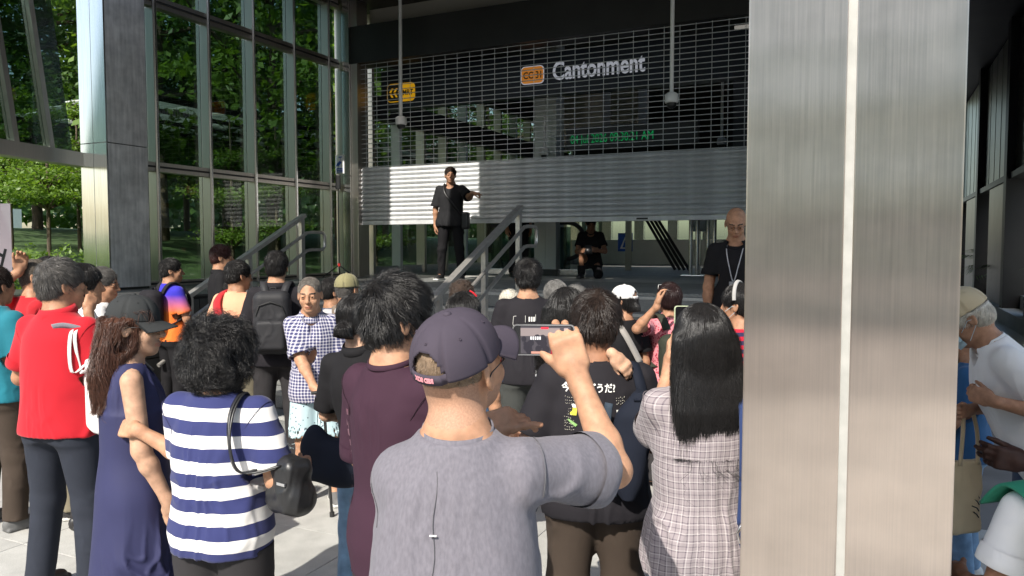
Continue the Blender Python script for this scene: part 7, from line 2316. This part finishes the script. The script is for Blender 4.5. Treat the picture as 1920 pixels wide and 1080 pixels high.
DD = Person('man in black on the platform pointing to the right', locP, 1.70, R(yawP), 'station staff', skin_='mid', head=(R(16), R(2), 0), w=1.08, res=.008, armL=dict(hand=pos_local(np.array(locP), R(yawP), np.array(at(886, 362, 11.1))), hint=(-.2, -.2, -1), hd=unit(pos_local(np.zeros(3), R(yawP), V3(.9, -.3, -.12))), hz=(0, .3, 1), curl=(.05, .8, .9, 1.0)), armR=dict(e=(.22, -.02, -1), w=(.0, .1, -1)), legs=dict(stance=.07))
DD.body().shirt(cloth('washed_black_cotton', (.016, .016, .018)), seed=56, loose=.035, hem=-.10, sleeve=.85, sl_r=(.060, .082), collar=(.073, .071), collar_up=.006, amp=.010).trousers(C_BLACK, amp=.012).shoes(SHOEB, SHOEW).hair(HC_DARK, th=.012, n=1400, L=.03)
dI = Matrix.Translation(Vector(DD.loc)) @ Matrix.Rotation(DD.yaw, 4, 'Z')
cb = thing('waist_bag', 'small black bag at the hip of the pointing man', 'bag', dI @ Vector(DD.T(-.24, .04, -.02)), DD.yaw)
shape_obj('bag_body', Shape().rbox((0, 0, 0), (.055, .08, .13), .03), .009, LEATHER, cb)
oo = np.array(DD.T(-.24, .04, -.02))
ribbon('strap', [DD.T(.09, -.05, .54) - oo, DD.T(.085, .06, .53) - oo, DD.T(.05, .155, .40) - oo, DD.T(-.08, .17, .22) - oo, DD.T(-.20, .10, .06) - oo, (0, 0, .12)], .03, .006, LEATHER, cb, DD.Rt @ V3(1, 0, .8))
# kneeling cameraman behind the shutter line
yawE = 172
zk = P + .005
locE = at(1108, 522, 12.5); locE = (locE.x, locE.y, zk)
EE = Person('man in black kneeling with a camera behind the raised shutter', (locE[0], locE[1], zk - .60), 1.62, R(yawE), 'station staff', skin_='tan', head=(R(8), R(14), 0), res=.009, lean=(R(16), 0),
            armL=dict(e=(.25, .5, -.8), w=(-.5, .8, .3), curl=(.4, .4, .4, .4)), armR=dict(e=(.2, .5, -.8), w=(-.3, .9, .3)),
            legs={1: dict(kn=(.14, .36, 1.04), an=(.14, .32, .685)), -1: dict(kn=(-.13, .30, .67), an=(-.13, -.10, .685), toe=unit((0, -.7, -.1)))})
EE.body().shirt(C_BLACK, seed=58, collar=(.073, .071)).trousers(C_BLACK).shoes(SHOEB).hair(HC_BLACK, n=700)
eM = Matrix.Translation(Vector(EE.loc)) @ Matrix.Rotation(EE.yaw, 4, 'Z')
vc = thing('video_camera', 'black video camera held by the kneeling man', 'camera', eM @ Vector(EE.T(.03, .42, .30)), EE.yaw)
MB().box(-.06, .06, -.08, .07, -.05, .06, .012).build('camera_body', BLACK, vc)
MB().lathe([(.0, .0), (.045, .0), (.045, .09), (.05, .095), (.05, .13), (.0, .13)], 16).build('lens', BLACK, vc).rotation_euler = (R(-90), 0, 0)
MB().bar((-.05, 0, .08), (.05, 0, .08), .03, .02).build('grip', BLACK, vc)
FFp = Person('person in black standing inside behind the middle railing', (at(972, 505, 13.0).x, 13.0, P + .005), 1.68, R(200), 'station staff', skin_='mid', res=.010)
FFp.body().shirt(C_BLACK, seed=59).trousers(C_BLACK).shoes(SHOEB).hair(HC_BLACK, n=500)

# ---------------------------------------------------------------- right of the pillar
yawH = 72
locH = at(1976, 600, 3.3); locH = (locH.x, locH.y, 0)
HH = Person('elderly person in beige cap and white tee bending forward with mask', locH, 1.64, R(yawH), 'people right of the pillar', sex='f', w=1.16, skin_='mid', head=(R(-4), R(12), 0), res=.0075, lean=(R(30), 0), belly=.02,
            armL=dict(hand=tgt(1862, 752, 3.15, locH, yawH), hint=(-.3, -.6, -.9), hd=(.6, .7, .2), curl=(.6, .6, .6, .6)), armR=FOLD)
HH.body().shirt(C_WHITE, loose=.045, hem=-.12, seed=60, sleeve=.85, sl_r=(.060, .082), amp=.009, collar=(.073, .071)).trousers(C_DENIM, r=(.11, .085, .08)).shoes(SHOEW)
HH.hair(HC_WHITE, under_cap=.03, th=.014, n=2600, L=.06, style='wavy', nape=-.10, noise=.25)
HH.cap(C_BEIGE, opening=False, brim_len=.045, tilt=R(-6), eyelets=True, scale=1.06, brim_drop=.03)
HH.mask(MASKB)
II = Person('person in white top with a green striped sash at bottom right', (at(2010, 900, 1.95).x, 1.95, 0), 1.33, R(10), 'people right of the pillar', sex='f', w=1.3, skin_='tan', res=.007, armL=dict(e=(.25, .1, -1), w=(-.3, .8, -.2)))
II.body(face=False).shirt(C_WHITE, loose=.03, seed=61, sleeve=.6, sl_r=(.06, .08)).trousers(C_DARKT).hair(HC_BLACK, n=600)
ribbon('sash', [II.T(-.17, .10, .46), II.T(-.165, .0, .56), II.T(-.155, -.13, .50), II.T(-.14, -.20, .33), II.T(-.12, -.22, .05)], .15, .008, C_GREENS, II.root, II.Rt @ V3(1, 0, .1))
for k_, mt in ((0, C_WHITE), (1, C_PINKST), (2, C_WHITE)):
    ribbon('sash_stripe', [II.T(-.10 + .022 * k_, .10, .475), II.T(-.095 + .022 * k_, .0, .572), II.T(-.085 + .022 * k_, -.138, .51), II.T(-.065 + .022 * k_, -.208, .33), II.T(-.04 + .022 * k_, -.230, .05)], .018, .009, mt, II.root, II.Rt @ V3(1, 0, .1))
yawJ = 40
locJ = at(2068, 600, 2.5); locJ = (locJ.x, locJ.y, 0)
JJ = Person('dark skinned hand and forearm reaching in at the right edge', locJ, 1.66, R(yawJ), 'people right of the pillar', skin_='dark', w=1.1, res=.008,
            armL=dict(hand=tgt(1925, 868, 2.5, locJ, yawJ), hint=(.2, -.5, -.9), hd=unit(pos_local(np.zeros(3), R(yawJ), V3(-.9, .1, .15))), curl=(.5, .5, .55, .6), res=.005))
JJ.body(face=False).shirt(C_DENIM, seed=62).trousers(C_DARKT).hair(HC_BLACK, n=400)
KK = who('person in black top and beige trousers beside the pillar edge', 1778, 560, 4.1, yaw=60, skin_='mid', w=1.15, armL=dict(e=(.2, .2, -1), w=(-.2, .7, -.4)))
KK.body(face=False).shirt(C_BLACK, seed=63, hem=-.08).trousers(C_CREAMP, r=(.115, .09, .085)).shoes(SHOEB).hair(HC_BLACK, n=500)
tt = thing('tote_bag', 'beige printed tote hanging near the pillar edge', 'tote bag', at(1808, 930, 3.45), R(15))
shape_obj('bag_body', Shape().rbox((0, 0, 0), (.085, .02, .17), .018), .008, C_BEIGE, tt, .006, 5)
for dx in (-.05, .05): ribbon('handle', [(dx, -.02, .15), (dx * .8, -.02, .30), (dx * .4, .0, .42)], .02, .005, C_BEIGE, tt, (1, 0, 0))
mb = MB()
for i in range(4): mb.tube([(.02 + .012 * (i % 2), -.0235, .02 - .03 * i), (.05, -.0235, .008 - .03 * i), (.062, -.0235, -.008 - .03 * i)], .003, 5)
mb.build('print_mark', BLACK, tt)
LL = who('person in blue jeans behind the beige tote', 1822, 600, 3.9, yaw=50, skin_='mid', armL=dict(e=(.1, .2, -1), w=(0, .5, -.8)))
LL.body(face=False).shirt(C_BLUE, seed=64, hem=-.1).trousers(C_JEANS).shoes(SHOEW).hair(HC_BLACK, n=400)
